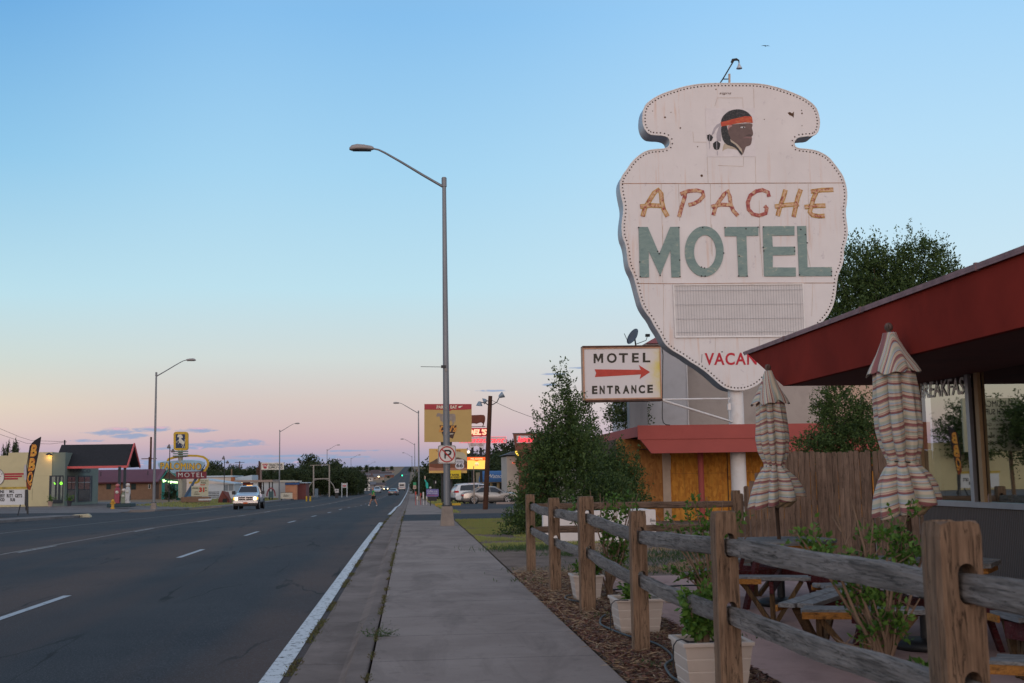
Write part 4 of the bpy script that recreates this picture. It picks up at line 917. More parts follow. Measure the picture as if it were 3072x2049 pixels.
for px in (2190-8,): 
    x_ = PY(px,1400,Yw).x; MB().box(x_-.012,x_+.012,Yw-.012,Yw-.001,-.2,zm-.1).build('board_joint', INK, mo)
for pz in (1420, 1505): MB().box(xa+.1,xr,Yw-.008,Yw-.001,PY(2100,pz,Yw).z-.006,PY(2100,pz,Yw).z+.006).build('board_joint', OSBD, mo)
x_ = PY(2104,1450,37.2).x; mb = MB(); mb.tube([(x_,37.2,-.1),(x_,37.2,zb+.1)], .095, 14); mb.build('red_post', REDP, mo)
# notice board
NB = thing('notice_sign', 'small black orange and white notice sign screwed to the boarded wall', 'sign', tuple(PY(2001,1387,Yw-.03)))
MB().prism(pp([(1992,1366),(2012,1366),(2012,1409),(1992,1409)], Yw-.03), (0,.02,0)).build('panel', M('notice_white', (.6,.6,.6), .5), NB)
mb = MB(); mb.prism(pp([(1994,1368),(2010,1368),(2010,1382),(1994,1382)], Yw-.035), (0,.004,0)); mb.prism(pp([(1994,1395),(2010,1395),(2010,1407),(1994,1407)], Yw-.035), (0,.004,0)); mb.build('black_panel', INK, NB)
ORG_ = M('orange_red_paint', (.50,.07,.02), .6); mb = MB(); mb.prism(pp([(1994,1383),(2010,1383),(2010,1393),(1994,1393)], Yw-.035), (0,.004,0)); textpx(mb, '!', 2000, 1370, 2004, 1381, Yw-.04, bold=.03); mb.build('orange_panel', ORG_, NB)
WL = M('notice_letters', (.55,.55,.55), .6); mb = MB(); textpx(mb, 'NO', 1997, 1397, 2007, 1401, Yw-.04); textpx(mb, 'TRESPASS', 1995.5, 1402, 2008.5, 1405.5, Yw-.04); mb.build('lettering', WL, NB)
# low white wall
LWW = M('low_wall_white', (.62,.57,.56), .8, .08, 1.5, bmp=.2, bscale=12, dirt=(.35,.25,.2), dirt_amt=.3); Yl = 26.4
x0 = PY(1630,1580,Yl).x; x1 = PY(1968,1580,Yl).x; mb = MB(); mb.box(x0,x1,Yl,Yl+.25,-.05,PY(1800,1532,Yl).z); mb.box(x1-.55,x1+.0,Yl+.252,Yl+1.6,-.05,PY(1800,1532,Yl).z-.01)
wl_ = tag(mb.build('garden_wall', LWW, loc=((x0+x1)/2,Yl,0)), 'low white plastered wall behind the farthest fence rails', 'low wall')
mb = MB(); textpx(mb, 'Elvira', 1950, 1556, 1966, 1566, Yl-.006, shear=.3); textpx(mb, '21', 1952, 1570, 1962, 1582, Yl-.006, shear=.3); mb.build('scrawl', INK, wl_)
# two-storey building behind
WHB = M('white_stucco', (.50,.49,.51), .85, .06, .7, bmp=.25, bscale=14, dirt=(.36,.34,.34), dirt_amt=.4); GRB = M('greige_stucco', (.40,.345,.315), .85, .07, .6, bmp=.3, bscale=10, dirt=(.26,.22,.20), dirt_amt=.4); PEB = M('peach_stucco', (.50,.35,.27), .85, .07, .6, bmp=.3, bscale=10)
Yb = 47.0; xA, xB, xC, xD = PY(1937,1200,Yb).x, PY(2058,1200,Yb).x, PY(2485,1200,Yb).x, 21
bk = thing('motel_block', 'two storey pale stucco motel block behind the big sign', 'building', (xB,Yb,-.1))
zA = PY(1990,1033,Yb).z
mb = MB(); mb.box(xA,xB,Yb-.3,Yb+8,-.2,zA); mb.build('white_wall', WHB, bk)
mb = MB(); mb.box(xB,xC,Yb,Yb+8,-.2,zA-.3); mb.build('stucco_wall', GRB, bk)
mb = MB(); mb.box(xC,xD,Yb-.15,Yb+8,-.2,zA-.3); mb.build('peach_wall', PEB, bk)
xr0 = PY(1930,1035,Yb).x; mb = MB(); xr1 = xr0+2.1
mb._add([(xr0,Yb-.45,zA),(xr1,Yb-.45,zA),(xr1,Yb+3,zA),(xr0,Yb+3,zA),(xr0+.75,Yb+.8,zA+.42),(xr1-.7,Yb+.8,zA+.42)], [(0,1,5,4),(1,2,5),(2,3,4,5),(3,0,4),(3,2,1,0)]); mb.build('hip_roof', REDP, bk)
MB().box(xB-.02,xB+.02,Yb-.34,Yb-.302,-.2,zA-.1).build('downpipe', WHITEM, bk)
# satellite dish
ds = thing('satellite_dish', 'grey satellite dish standing above the entrance sign', 'dish', tuple(PY(1905,1040,44)))
c_ = PY(1904,1013,44); Md = Matrix.Rotation(R(-62), 4, 'Y') @ Matrix.Rotation(R(20), 4, 'X'); mb = MB(); mb.lathe([(.0,0),(.12,.01),(.24,.05),(.34,.11),(.335,.118),(.23,.06),(.1,.018),(0,.012)], c_, 22, Md); o = mb.build('reflector', M('dish_grey', (.10,.115,.14), .5, .1, 3), ds)
mb = MB(); mb.tube([c_, (c_.x+.05,44.1,c_.z-.25), (c_.x+.05,44.1,c_.z-.9)], .03, 8); mb.tube([c_+Vector((-.25,0,-.2)), c_+Vector((-.42,-.1,.15))], .012, 6); mb.build('mast', DARKM, ds)
mb = MB(); mb.tube([c_+Vector((.05,0,-.25)), c_+Vector((.42,-.1,-.12)), c_+Vector((.5,-.1,.1))], .014, 6); mb.box(c_.x+.40,c_.x+.56,43.8,43.95,c_.z+.02,c_.z+.12); mb.build('feed_arm', DARKM, ds)
MB().box(c_.x-.3,c_.x+.4,43.9,44.4,zt-.02,c_.z-.85).build('mount', GALV, ds)
# ================================================================ BIG CURVED MOTEL SIGN
Ys = 36.4
def m_signface(name, base, rust_amt=.5):
    m, t, b = nt(name); v = coords(t); st = coords(t, (3.2,3.2,.18))
    n1 = noi(t, v, .8, 6, .6); c = ramp(t, [(.3, tuple(x*.90 for x in base)), (.7, base)], n1).outputs[0]
    drip = noi(t, st, 1.6, 6, .7); k = ramp(t, [(.54,(0,0,0)),(.74,(1,1,1))], drip).outputs[0]; msk = ramp(t, [(.42,(0,0,0)),(.66,(1,1,1))], noi(t, v, .55, 3, .5)).outputs[0]
    c = mix(t, mth(t, 'MULTIPLY', mth(t, 'MULTIPLY', k, msk), rust_amt*.8), c, (.52,.25,.11))
    bl = noi(t, v, 2.6, 8, .75, .6); c = mix(t, mth(t, 'MULTIPLY', ramp(t, [(.60,(0,0,0)),(.72,(1,1,1))], bl).outputs[0], rust_amt), c, (.40,.36,.40))
    sp = noi(t, v, 7, 4, .7); c = mix(t, mth(t, 'MULTIPLY', ramp(t, [(.745,(0,0,0)),(.77,(1,1,1))], sp).outputs[0], .9), c, (.12,.06,.03))
    t.links.new(c, b.inputs['Base Color']); b.inputs['Roughness'].default_value = .6; bump(t, b, n1, .25, .03); return m
SFACE = m_signface('sign_face_white', (.65,.62,.63), .95); SSIDE = M('sign_return_grey', (.36,.37,.41), .45, .2, 1.2, .2, bmp=.3, bscale=3)
z1 = lambda L: [(1800+x*.38262, 150+y*.38262) for x, y in L]
z2 = lambda L: [(1800+x*.38262, 650+y*.38262) for x, y in L]
OUT = z1([(1000,262),(1150,262),(1270,268),(1370,290),(1460,318),(1530,345),(1590,372),(1650,410),(1690,450),(1712,500),(1722,560),(1716,620),(1700,652),(1670,672),(1600,676),(1550,684),(1528,705),(1520,735),(1532,762),(1560,774),(1640,780),(1700,792),(1760,820),(1800,850),(1840,900),(1870,940),(1900,985),(1918,1030),(1930,1080),(1936,1130),(1932,1200),(1922,1260),(1928,1330),(1938,1390)]) + \
      z2([(1940,130),(1928,200),(1908,260),(1908,330),(1893,390),(1865,450),(1855,510),(1850,560),(1842,620),(1830,680),(1808,735),(1775,785),(1730,835),(1670,890),(1590,960),(1510,1035),(1430,1110),(1350,1190),(1290,1262),(1255,1300),(1215,1328),(1165,1350),(1120,1361),(1050,1361),(990,1347),(935,1310),(880,1258),(830,1215),(770,1172),(700,1130),(650,1092),(590,1060),(540,1025),(502,985),(470,920),(430,860),(400,800),(360,750),(325,690),(303,610),(283,530),(262,455),(232,400),(218,340),(212,270),(200,210),(178,160)]) + \
      z1([(171,1400),(176,1330),(186,1270),(186,1220),(170,1150),(158,1080),(160,1025),(180,980),(215,935),(250,880),(300,832),(360,793),(430,780),(500,777),(533,766),(551,737),(548,702),(530,680),(490,668),(430,666),(390,660),(362,635),(343,600),(334,550),(339,480),(358,430),(400,394),(470,352),(560,320),(650,291),(760,270),(880,262)])
def smooth_loop(L, it=1):
    for _ in range(it):
        q = []
        for i in range(len(L)):
            a, b = L[i], L[(i+1) % len(L)]; q += [(a[0]*.75+b[0]*.25, a[1]*.75+b[1]*.25), (a[0]*.25+b[0]*.75, a[1]*.25+b[1]*.75)]
        L = q
    return L
OUTS = smooth_loop(OUT); OW = [PY(x, y, Ys) for x, y in OUTS]
bx = PY(2210, 1300, Ys+.4)
sg = thing('motel_sign', 'huge white curved motel pylon sign with a painted profile head and large blue grey letters', 'motel sign', (bx.x, Ys+.4, -.05))
def thick_lettering(name, mats, fn): mb = MB(); fn(mb); return mb.build(name, mats, sg)
mb = MB(); mb.poly([p for p in OW]); 
o = mb.build('face', SFACE, sg)
mb = MB(); n = len(OW); D_ = Vector((0,.78,0))
mb._add([p+Vector((0,.004,0)) for p in OW]+[p+D_ for p in OW], [(i,(i+1)%n,n+(i+1)%n,n+i) for i in range(n)], True); mb.poly([p+D_ for p in OW]); mb.build('cabinet', SSIDE, sg)
mb = MB()
for i in range(n):   # raised bead round the face
    pass
mb.tube(OW+[OW[0]], .022, 6, cap=False); mb.build('edge_bead', WHITEM, sg)
RSEAM = M('rust_seam', (.26,.12,.06), .9, .5, 4)
mb = MB()
def seam(mb, L, w=.018): P = [PY(x, y, Ys-.001) for x, y in L]; strokes(mb, P, w, -.006)
def s1(*L): return z1(L)
seam(mb, s1((170,1047),(850,1047),(1230,1044),(1920,1042))); seam(mb, z2([(290,524),(600,526),(1250,520),(1855,520)])); mb.build('seam', RSEAM, sg)
THIN = M('thin_panel_joint', (.50,.42,.37), .9, .3, 3); mb = MB()
for L in (s1((840,840),(848,1047)),s1((1205,300),(1222,1044)),s1((728,640),(734,722),(835,722)),s1((900,440),(920,375),(1118,375),(1122,455)),s1((925,905),(1124,912),(1126,838)),s1((480,1047),(492,1568)),s1((615,1047),(625,1340)),s1((865,1047),(872,1600)),s1((1248,1180),(1256,1600)),s1((1632,1050),(1640,1500)),z2([(492,60),(492,520)]),z2([(876,60),(880,310)]),z2([(1250,60),(1275,470)]),z2([(1622,250),(1650,396)]),z2([(905,945),(903,1065)]),z2([(1250,945),(1247,1065)]),z2([(497,530),(500,960)]),z2([(1668,525),(1660,780)])): mb = MB(); seam(mb, L, .011); mb.build('panel_joint', THIN, sg)
# sockets of the border bulbs
LEN = [0]; 
for i in range(n): LEN.append(LEN[-1]+(OW[(i+1)%n]-OW[i]).length)
def at_len(s_):
    s_ %= LEN[-1]; i = max(0, np.searchsorted(LEN, s_)-1); i = min(i, n-1); a, b = OW[i], OW[(i+1)%n]; f = (s_-LEN[i])/max(1e-6, LEN[i+1]-LEN[i]); d = (b-a).normalized(); q = Vector((-d.z,0,d.x)); return a.lerp(b, f), q
SOCK = M('dark_bulb_socket', (.055,.038,.030), .6, .3, 9); ns_ = int(LEN[-1]/.118)
area = sum(OW[i].x*OW[(i+1)%n].z-OW[(i+1)%n].x*OW[i].z for i in range(n)); inw = 1 if area > 0 else -1
smb = MB(); smb.lathe([(.0,-.016),(.018,-.014),(.025,0)], (0,0,0), 8, Matrix.Rotation(R(-90),3,'X').to_4x4()); sme = None; rest = MB()
for k in range(ns_):
    p, q = at_len(k*LEN[-1]/ns_); c = p + q*inw*.075 + Vector((0,-.004,0))
    if k % 2 == 0 and k//2 < 100:
        if sme is None: o = smb.build('bulb_socket', SOCK, None); sme = o
        else: o = sme.copy(); COL.objects.link(o)
        o.name = 'bulb_socket'; o.parent = sg; o.location = ORG[sg.name].inverted() @ c
    else: rest.lathe([(.0,-.016),(.018,-.014),(.025,0)], c, 8, Matrix.Rotation(R(-90),3,'X').to_4x4())
tag(rest.build('bulb_sockets', SOCK, sg), kind='stuff')
# painted head panel
NAV = M('sign_black', (.016,.018,.022), .6, .3, 12); h3 = lambda L: [PY(2050+x*.15306, 280+y*.15306, Ys-.014) for x, y in L]
hd = MB(); hd.prism([p+Vector((0,.004,0)) for p in h3([(430,290),(1395,285),(1420,1240),(470,1245)])], (0,.008,0)); panel = hd.build('head_panel', M('panel_white', (.62,.59,.61), .6, .06, 3, dirt=(.50,.46,.48), dirt_amt=.3), sg)
def dec(name, L, mat, off, parent=panel):
    mb = MB(); mb.prism([p-Vector((0,off,0)) for p in h3(L)], (0,.003,0)); return mb.build(name, mat, parent)
HAIR = M('painted_black_hair', (.018,.020,.024), .6, .2, 6, dirt=(.22,.20,.21), dirt_scale=14, dirt_amt=.55, stretch=(1,1,2.5)); SKIN = M('painted_brown_skin', (.135,.092,.088), .7, .12, 6); BUFF = M('painted_buff', (.42,.36,.29), .7, .1, 6)
BAND = M('painted_red_band', (.42,.055,.03), .6, .2, 9, dirt=(.60,.28,.08), dirt_scale=7, dirt_amt=.9, stretch=(.5,1,3)); LGR = M('painted_light_grey', (.36,.34,.38), .7, .1, 6); DGR = M('painted_shade', (.085,.06,.06), .7, .1, 8)
dec('collar', [(800,985),(900,1010),(950,1035),(1050,1085),(1075,1120),(1000,1092),(870,1078),(800,1105),(765,1140),(775,1060)], BUFF, .002)
dec('throat', [(925,905),(1060,1000),(1140,1090),(1165,1190),(1120,1130),(1020,1010),(930,950)], BUFF, .009)
dec('face', smooth_loop([(870,660),(900,625),(960,612),(1200,585),(1350,588),(1357,640),(1338,672),(1360,735),(1368,800),(1358,832),(1335,842),(1340,862),(1348,890),(1340,925),(1330,985),(1310,1018),(1270,1032),(1225,1045),(1205,1100),(1175,1180),(1150,1215),(1135,1100),(1050,1000),(930,915),(885,830),(870,740)]), SKIN, .004)
dec('hair', smooth_loop([(735,565),(745,510),(775,450),(830,395),(890,350),(970,322),(1060,312),(1150,320),(1220,345),(1290,395),(1345,465),(1250,455),(1100,480),(950,520),(800,560)]), HAIR, .005)
dec('side_hair', smooth_loop([(742,640),(850,620),(862,700),(885,800),(925,870),(918,930),(960,955),(1010,990),(1060,1030),(1110,1090),(1140,1150),(1150,1220),(1120,1200),(1080,1140),(1040,1085),(960,1040),(860,1015),(800,960),(760,880),(738,740)]), HAIR, .007)
dec('headband', [(728,565),(830,545),(950,510),(1100,475),(1200,450),(1340,455),(1352,510),(1360,580),(1220,570),(1040,592),(900,625),(745,650)], BAND, .010)
dec('ear', smooth_loop([(868,660),(890,625),(935,618),(962,640),(930,660),(895,680),(885,740)]), M('painted_pink', (.40,.22,.22), .7), .008)
dec('eye', ell(1165,667,48,14,14), M('painted_eye_white', (.5,.5,.52), .6), .008); dec('pupil', ell(1180,670,14,14,10), NAV, .011)
dec('brow', [(1085,640),(1150,626),(1225,636),(1225,648),(1150,638),(1090,652)], DGR, .009); dec('lips', [(1180,868),(1250,852),(1335,862),(1340,888),(1250,880),(1180,884)], M('painted_lips', (.22,.13,.13), .7), .009)
dec('nose_shade', [(1230,820),(1300,800),(1340,812),(1345,838),(1290,836),(1235,838)], DGR, .008)
for L in ([(735,580),(700,650),(640,700),(600,790),(545,835),(560,790),(600,680),(660,610)], [(735,590),(740,940),(655,935),(650,800),(690,680)]): dec('ribbon', L, LGR, .003)
for L, q in (([(465,820),(520,800),(560,830),(582,866),(565,905),(545,940),(490,930),(468,880)], (522,810,505,935)), ([(655,930),(700,960),(726,985),(720,1040),(700,1100),(650,1112),(605,1095),(585,1040),(580,985),(620,950)], (652,935,655,1105))):
    dec('feather', L, NAV, .006); dec('quill', [(q[0]-5,q[1]),(q[0]+5,q[1]),(q[2]+5,q[3]),(q[2]-5,q[3])], LGR, .009)
dec('feather_tip', [(500,940),(515,940),(525,1050),(505,1110),(512,1030)], LGR, .004); dec('feather_tip', [(658,1135),(672,1135),(675,1215),(660,1215)], LGR, .004)
# stamped script and holes near the top
mb = MB(); textpx(mb, 'signs', 2158, 276, 2194, 285, Ys-.006, shear=.3); 
for x, y, r in ((1995,352,3),(2041,384,2.5),(2105,527,4),(1958,333,1.5),(2293,358,1.5),(2093,440,2),(2013,337,1.5),(2405,331,1.8),(2406,340,2.5),(2406,377,1.5),(2148,268,2)): mb.prism(pp(ell(x,y,r,r,8), Ys-.004), (0,.003,0))
mb.prism(pp([(2363,338),(2370,336),(2376,340),(2382,335),(2381,353),(2376,348),(2368,345)], Ys-.005), (0,.003,0)); mb.build('rust_marks', M('rust_mark', (.085,.045,.025), .9, .4, 9), sg)
# script row
def m_neon(name, a, b2, c2):
    m, t, b = nt(name); v = coords(t); n1 = noi(t, v, 7, 6, .7, .6); c = ramp(t, [(.40, a),(.50, b2),(.60, c2)], n1).outputs[0]; t.links.new(c, b.inputs['Base Color']); b.inputs['Roughness'].default_value = .7; return m
OCH = m_neon('flaking_ochre_paint', (.24,.11,.03), (.46,.27,.06), (.42,.26,.10)); CRM = m_neon('flaking_cream_red_paint', (.26,.035,.04), (.50,.30,.17), (.56,.40,.26)); CRM2 = m_neon('flaking_red_cream_paint', (.24,.03,.045), (.36,.10,.08), (.52,.36,.25))
AP = [('letter_a',[[(335,1305),(352,1240),(385,1185),(425,1120),(458,1095),(480,1125),(485,1190),(500,1250),(530,1305)],[(315,1228),(400,1218),(480,1222)]],1),
 ('letter_p',[[(620,1308),(640,1230),(665,1150),(668,1108)],[(632,1130),(690,1106),(760,1100),(805,1112),(812,1145),(780,1180),(735,1205),(695,1215)]],0),
 ('letter_a',[[(888,1295),(905,1235),(935,1185),(975,1130),(1003,1103),(1018,1150),(1025,1210),(1045,1260),(1082,1300)],[(875,1228),(950,1212),(1030,1215)]],0),
 ('letter_c',[[(1325,1150),(1318,1115),(1275,1097),(1225,1107),(1180,1140),(1158,1195),(1165,1250),(1200,1288),(1250,1298),(1300,1280),(1308,1240),(1290,1222)]],2),
 ('letter_h',[[(1393,1300),(1415,1220),(1440,1150),(1455,1095)],[(1518,1308),(1535,1230),(1550,1160),(1575,1092)],[(1372,1228),(1460,1215),(1560,1208)]],1),
 ('letter_e',[[(1655,1110),(1740,1098),(1830,1095)],[(1697,1112),(1672,1170),(1655,1230),(1645,1270),(1665,1295),(1720,1303),(1762,1300)],[(1605,1232),(1690,1222),(1768,1220)]],1)]
for nm, ss, st in AP:
    mb = MB(); off = Ys-.012
    for L in ss: strokes(mb, [PY(x,y,off) for x,y in z1(L)], .15 if st == 1 else .13, .008)
    o = mb.build(nm, OCH if st == 1 else CRM2, sg); mb = MB()
    for q, L in enumerate(ss): strokes(mb, [PY(x,y,off-.006-.003*q) for x,y in z1(L)], .085, .004)
    mb.build('face_paint', CRM if st == 1 else (CRM if st == 0 else CRM2), o)
# block row
TEALP = m_neon('weathered_teal_paint', (.085,.14,.15), (.11,.175,.18), (.125,.19,.19))
def m_teal():
    m, t, b = nt('teal_letter_paint'); v = coords(t); n1 = noi(t, coords(t,(1.5,1.5,3)), 2.2, 8, .75, .8); c = ramp(t, [(.3,(.115,.185,.19)),(.52,(.175,.255,.245)),(.60,(.20,.27,.25)),(.655,(.44,.40,.32))], n1).outputs[0]
    r_ = noi(t, v, 4, 6, .7); c = mix(t, ramp(t, [(.70,(0,0,0)),(.76,(1,1,1))], r_).outputs[0], c, (.14,.07,.04)); t.links.new(c, b.inputs['Base Color']); b.inputs['Roughness'].default_value = .65; return m
TE = m_teal()
def blk(nm, L): mb = MB(); mb.prism([PY(x,y,Ys-.03) for x,y in z2(L)], (0,.026,0)); mb.build(nm, TE, sg)
blk('letter_m', [(303,80),(375,80),(465,292),(550,80),(622,78),(632,475),(562,475),(553,262),(472,462),(382,268),(385,475),(313,475)])
mb = MB(); mb.ring([PY(x,y,Ys-.03) for x,y in z2(ell(818,272,152,198,48))], [PY(x,y,Ys-.03) for x,y in z2(ell(824,274,87,130,48))], (0,.026,0)); mb.build('letter_o', TE, sg)
blk('letter_t', [(977,80),(1243,78),(1242,148),(1148,150),(1158,470),(1087,470),(1073,152),(980,152)])
blk('letter_e', [(1277,75),(1525,73),(1525,146),(1350,148),(1355,235),(1530,234),(1532,300),(1355,303),(1355,397),(1535,398),(1537,468),(1288,468)])
blk('letter_l', [(1547,74),(1618,72),(1628,396),(1818,394),(1820,465),(1562,466)])
mb = MB()
for x, y in ((303,85),(620,85),(465,290),(472,460),(453,272),(312,355),(625,340),(315,470),(628,470),(805,85),(796,395),(820,402),(796,465),(825,466),(970,285),(980,85),(1240,82),(1145,95),(1092,310),(1087,465),(1155,466),(1280,240),(1285,268),(1525,240),(1527,270),(1282,80),(1575,100),(1610,140),(1816,430),(1815,462),(1625,205),(1565,455)): mb.prism([PY(a,b_,Ys-.036) for a,b_ in z2(ell(x,y,6,6,8))], (0,.005,0))
mb.build('rust_dots', NAV, sg)
# tube grid of the changeable panel
P4 = z2([(580,542),(1585,534),(1590,868+60),(600,936)]); GRD = M('translucent_white_board', (.56,.54,.55), .5, .05, 2)
P4 = z2([(580,542),(1585,534),(1600,930),(598,938)]); cs = [PY(x,y,Ys-.012) for x,y in P4]; mb = MB(); mb.prism(cs, (0,.01,0)); gd = mb.build('reader_board', GRD, sg)
mb = MB(); fr_ = [PY(x,y,Ys-.02) for x,y in z2([(570,530),(1595,522),(1612,942),(588,950)])]; mb.ring(fr_, [p+Vector((0,0,0)) for p in cs], (0,-.03,0)); mb.build('board_frame', WHITEM, sg)
wire = M('wire_grid', (.33,.33,.35), .5, .1, 4, .3); mb = MB()
for k in range(1, 48):
    a = cs[0].lerp(cs[1], k/48); b_ = cs[3].lerp(cs[2], k/48); dk = Vector((0,-.02,0)); mb.bar(a+dk, b_+dk, .008, .008, up=(0,1,0))
for q in (.10,.38,.66,.925): mb.bar(cs[0].lerp(cs[3],q)+Vector((0,-.035,0)), cs[1].lerp(cs[2],q)+Vector((0,-.035,0)), .008, .008, up=(0,1,0))
mb.build('wire_grid', wire, gd)
VR = M('crimson_paint', (.42,.012,.03), .55, .15, 8); mb = MB()
text(mb, 'VACANCY', PY(*z2([(820,1165)])[0], Ys-.008), PY(*z2([(1400,1160)])[0], Ys-.008), PY(*z2([(820,1068)])[0], Ys-.008), bold=.022, spacing=1.12); mb.build('vacancy_lettering', VR, sg)
mb = MB(); c_ = z2([(957,1060)])[0]; mb.prism(pp(ell(*c_,2.2,2.2,8), Ys-.006), (0,.004,0)); seam(mb, z2([(800,1078),(796,1145)]), .014); mb.build('wire_stub', DARKM, sg)
# pole, truss, lamp on top
mb = MB(); xp = PY(2211, 1300, Ys+.4).x; mb.tube([(xp,Ys+.4,-.3),(xp,Ys+.4,PY(2211,1160,Ys).z)], .245, 28); mb.build('pole', WHITEM, sg)
mb = MB(); p0 = PY(2188,250,Ys+.3); p1 = PY(2188,222,Ys+.3); mb.bar(p0-Vector((0,0,.1)), p1, .06, .06, up=(0,1,0)); mb.build('top_stub', TRIM, sg)
mb = MB(); q = [PY(x,y,Ys+.1) for x,y in z1([(940,262),(965,225),(1048,85)])]; mb.tube(q, .022, 8); mb.bar(PY(*z1([(960,228)])[0],Ys+.1), PY(*z1([(1003,228)])[0],Ys+.25), .03,.03)
q = [PY(x,y,Ys+.1-.0) for x,y in z1([(1030,98),(1040,78),(1070,74),(1088,82),(1090,100)])]; mb.tube(q, [.03,.045,.045,.025,.02], 8); arm = mb.build('lamp_arm', DARKM, sg)
c_ = PY(*z1([(1090,100)])[0], Ys+.1); mb = MB(); mb.lathe([(.02,0),(.035,-.06),(.05,-.10),(.10,-.19),(.10,-.20),(.0,-.17)], c_, 14); mb.build('lamp_bulb', M('silver_lamp', (.55,.57,.6), .3, .1, 5, .5), arm)
# ================================================================ MOTEL ENTRANCE SIGN
Ye = 34.6; e6 = lambda L: [(1640+x*.17857, 1020+y*.17857) for x, y in L]
en = thing('entrance_sign', 'white motel entrance box sign with a red arrow, yellowed at the right', 'sign', tuple(PY(1865,1120,Ye)))
EP = lambda L, dy=0: [PY(x,y,Ye-dy) for x,y in e6(L)]
def m_entr():
    m, t, b = nt('yellowed_sign_face'); s_ = N(t, 'ShaderNodeSeparateXYZ'); v = coords(t); t.links.new(v, s_.inputs[0]); n1 = noi(t, v, 1.4, 4, .6)
    n2 = ramp(t, [(.45,(0,0,0)),(.65,(1,1,1))], n1).outputs[0]
    k = N(t, 'ShaderNodeMapRange', i_1=.95, i_2=1.5); t.links.new(mth(t, 'ADD', s_.outputs[0], mth(t, 'MULTIPLY', n1, .5)), k.inputs[0])
    k = mth(t, 'MULTIPLY', k.outputs[0], mth(t, 'ADD', mth(t, 'MULTIPLY', n2, .6), .3), clamp=True)
    c = mix(t, k, (.56,.53,.55), (.56,.46,.06)); t.links.new(c, b.inputs['Base Color']); b.inputs['Roughness'].default_value = .45; return m
mb = MB(); mb.prism(EP([(615,130),(1905,118),(1925,975),(632,995)]), (0,.30,0)); mb.build('face', m_entr(), en)
mb = MB(); fo = EP([(600,118),(1912,108),(1940,985),(622,1012)], .03); fi = EP([(628,150),(1898,135),(1918,962),(645,985)], .03); mb.ring(fo, fi, (0,.36,0)); mb.build('frame', M('copper_trim', (.36,.20,.13), .5, .2, 5, .3), en)
mb = MB(); mb.prism(EP([(605,98),(1880,84),(1925,110),(605,130)], .05), (0,.42,0)); mb.build('top_cover', RUST, en)
mb = MB(); mb.prism(EP([(625,1010),(1945,985),(1950,1018),(690,1042)], .04), (0,.40,0)); mb.build('bottom_channel', RUST, en)
INK2 = M('dark_olive_ink', (.030,.026,.018), .6, .2, 10); mb = MB()
def eT(mb, s, x0, x1, yt, yb, yb2, **k): a, b_, c = EP([(x0,yb),(x1,yb2),(x0,yt)], .006); text(mb, s, a, b_, c, **k)
for ch, x0, x1, ya, yb in (('O',1012,1178,220,386),('T',1215,1365,222,382),('E',1435,1548,220,378),('L',1615,1742,215,376)): eT(mb, ch, x0, x1, ya, yb, yb-1, bold=.03)
mb.prism(EP([(788,230),(835,230),(868,318),(902,228),(948,226),(950,385),(918,386),(916,292),(868,372),(823,296),(823,388),(790,390)],.006),(0,.004,0)); mb.build('motel_lettering', INK2, en); mb = MB()
for ch, x0, x1, ya, yb in (('E',763,852,770,910),('N',890,975,768,908),('T',1012,1113,768,906),('R',1148,1245,765,904),('A',1280,1390,762,902),('N',1422,1508,760,898),('C',1545,1652,757,898),('E',1692,1786,752,890)): eT(mb, ch, x0, x1, ya, yb, yb-2, bold=.045)
mb.build('entrance_lettering', INK2, en)
mb = MB(); mb.prism(EP([(805,492),(1580,500),(1548,420),(1738,538),(1562,655),(1585,578),(810,622),(832,556)], .008), (0,.006,0)); mb.build('arrow', M('faded_red_arrow', (.40,.045,.03), .6, .15, 5), en)
mb = MB(); a = PY(1987,1201,Ye+.1); b_ = PY(2195,1265,Ys+.2); mb.tube([a,b_], .035, 8); c_ = PY(2188,1196,Ys+.2); mb.tube([a+Vector((0,.05,.03)),c_], .03, 8); mb.build('bracket', WHITEM, en)
mb = MB(); mb.tube([PY(x,y,Ye+.15) for x,y in ((1986,1042),(1989,1065),(1987,1200),(1987,1255),(1990,1268),(1998,1274),(2010,1275))], .014, 6); mb.build('cable', BLACKP, en)
mb = MB(); p = PY(2181,1222,Ys+.3); mb.box(p.x-.05,p.x+.05,p.y-.3,p.y-.2,p.z-.1,p.z+.1); mb.tube([p+Vector((0,-.25,.3)),p+Vector((0,-.25,-.35))], .012, 6); mb.build('junction_box', WHITEM, en)
# bird
bd = MB(); c_ = PY(2297, 138, 70); 
bd.tube([c_+Vector((-.05,-.12,0)), c_, c_+Vector((.04,.14,0))], [.01,.03,.006], 8)
for s_, e in ((-1,.02),(1,.01)): bd._add([c_+Vector((0,-.05,.01)), c_+Vector((0,.07,.01)), c_+Vector((s_*.13,.05,.01+e)), c_+Vector((s_*.13,-.04,.02+e)), c_+Vector((s_*.30,.03,e-.005))], [(0,1,2,3),(3,2,4)])
tag(bd.build('bird', M('bird_grey', (.05,.06,.08), .8), loc=c_), 'single small dark bird gliding in the blue sky above the sign', 'bird')
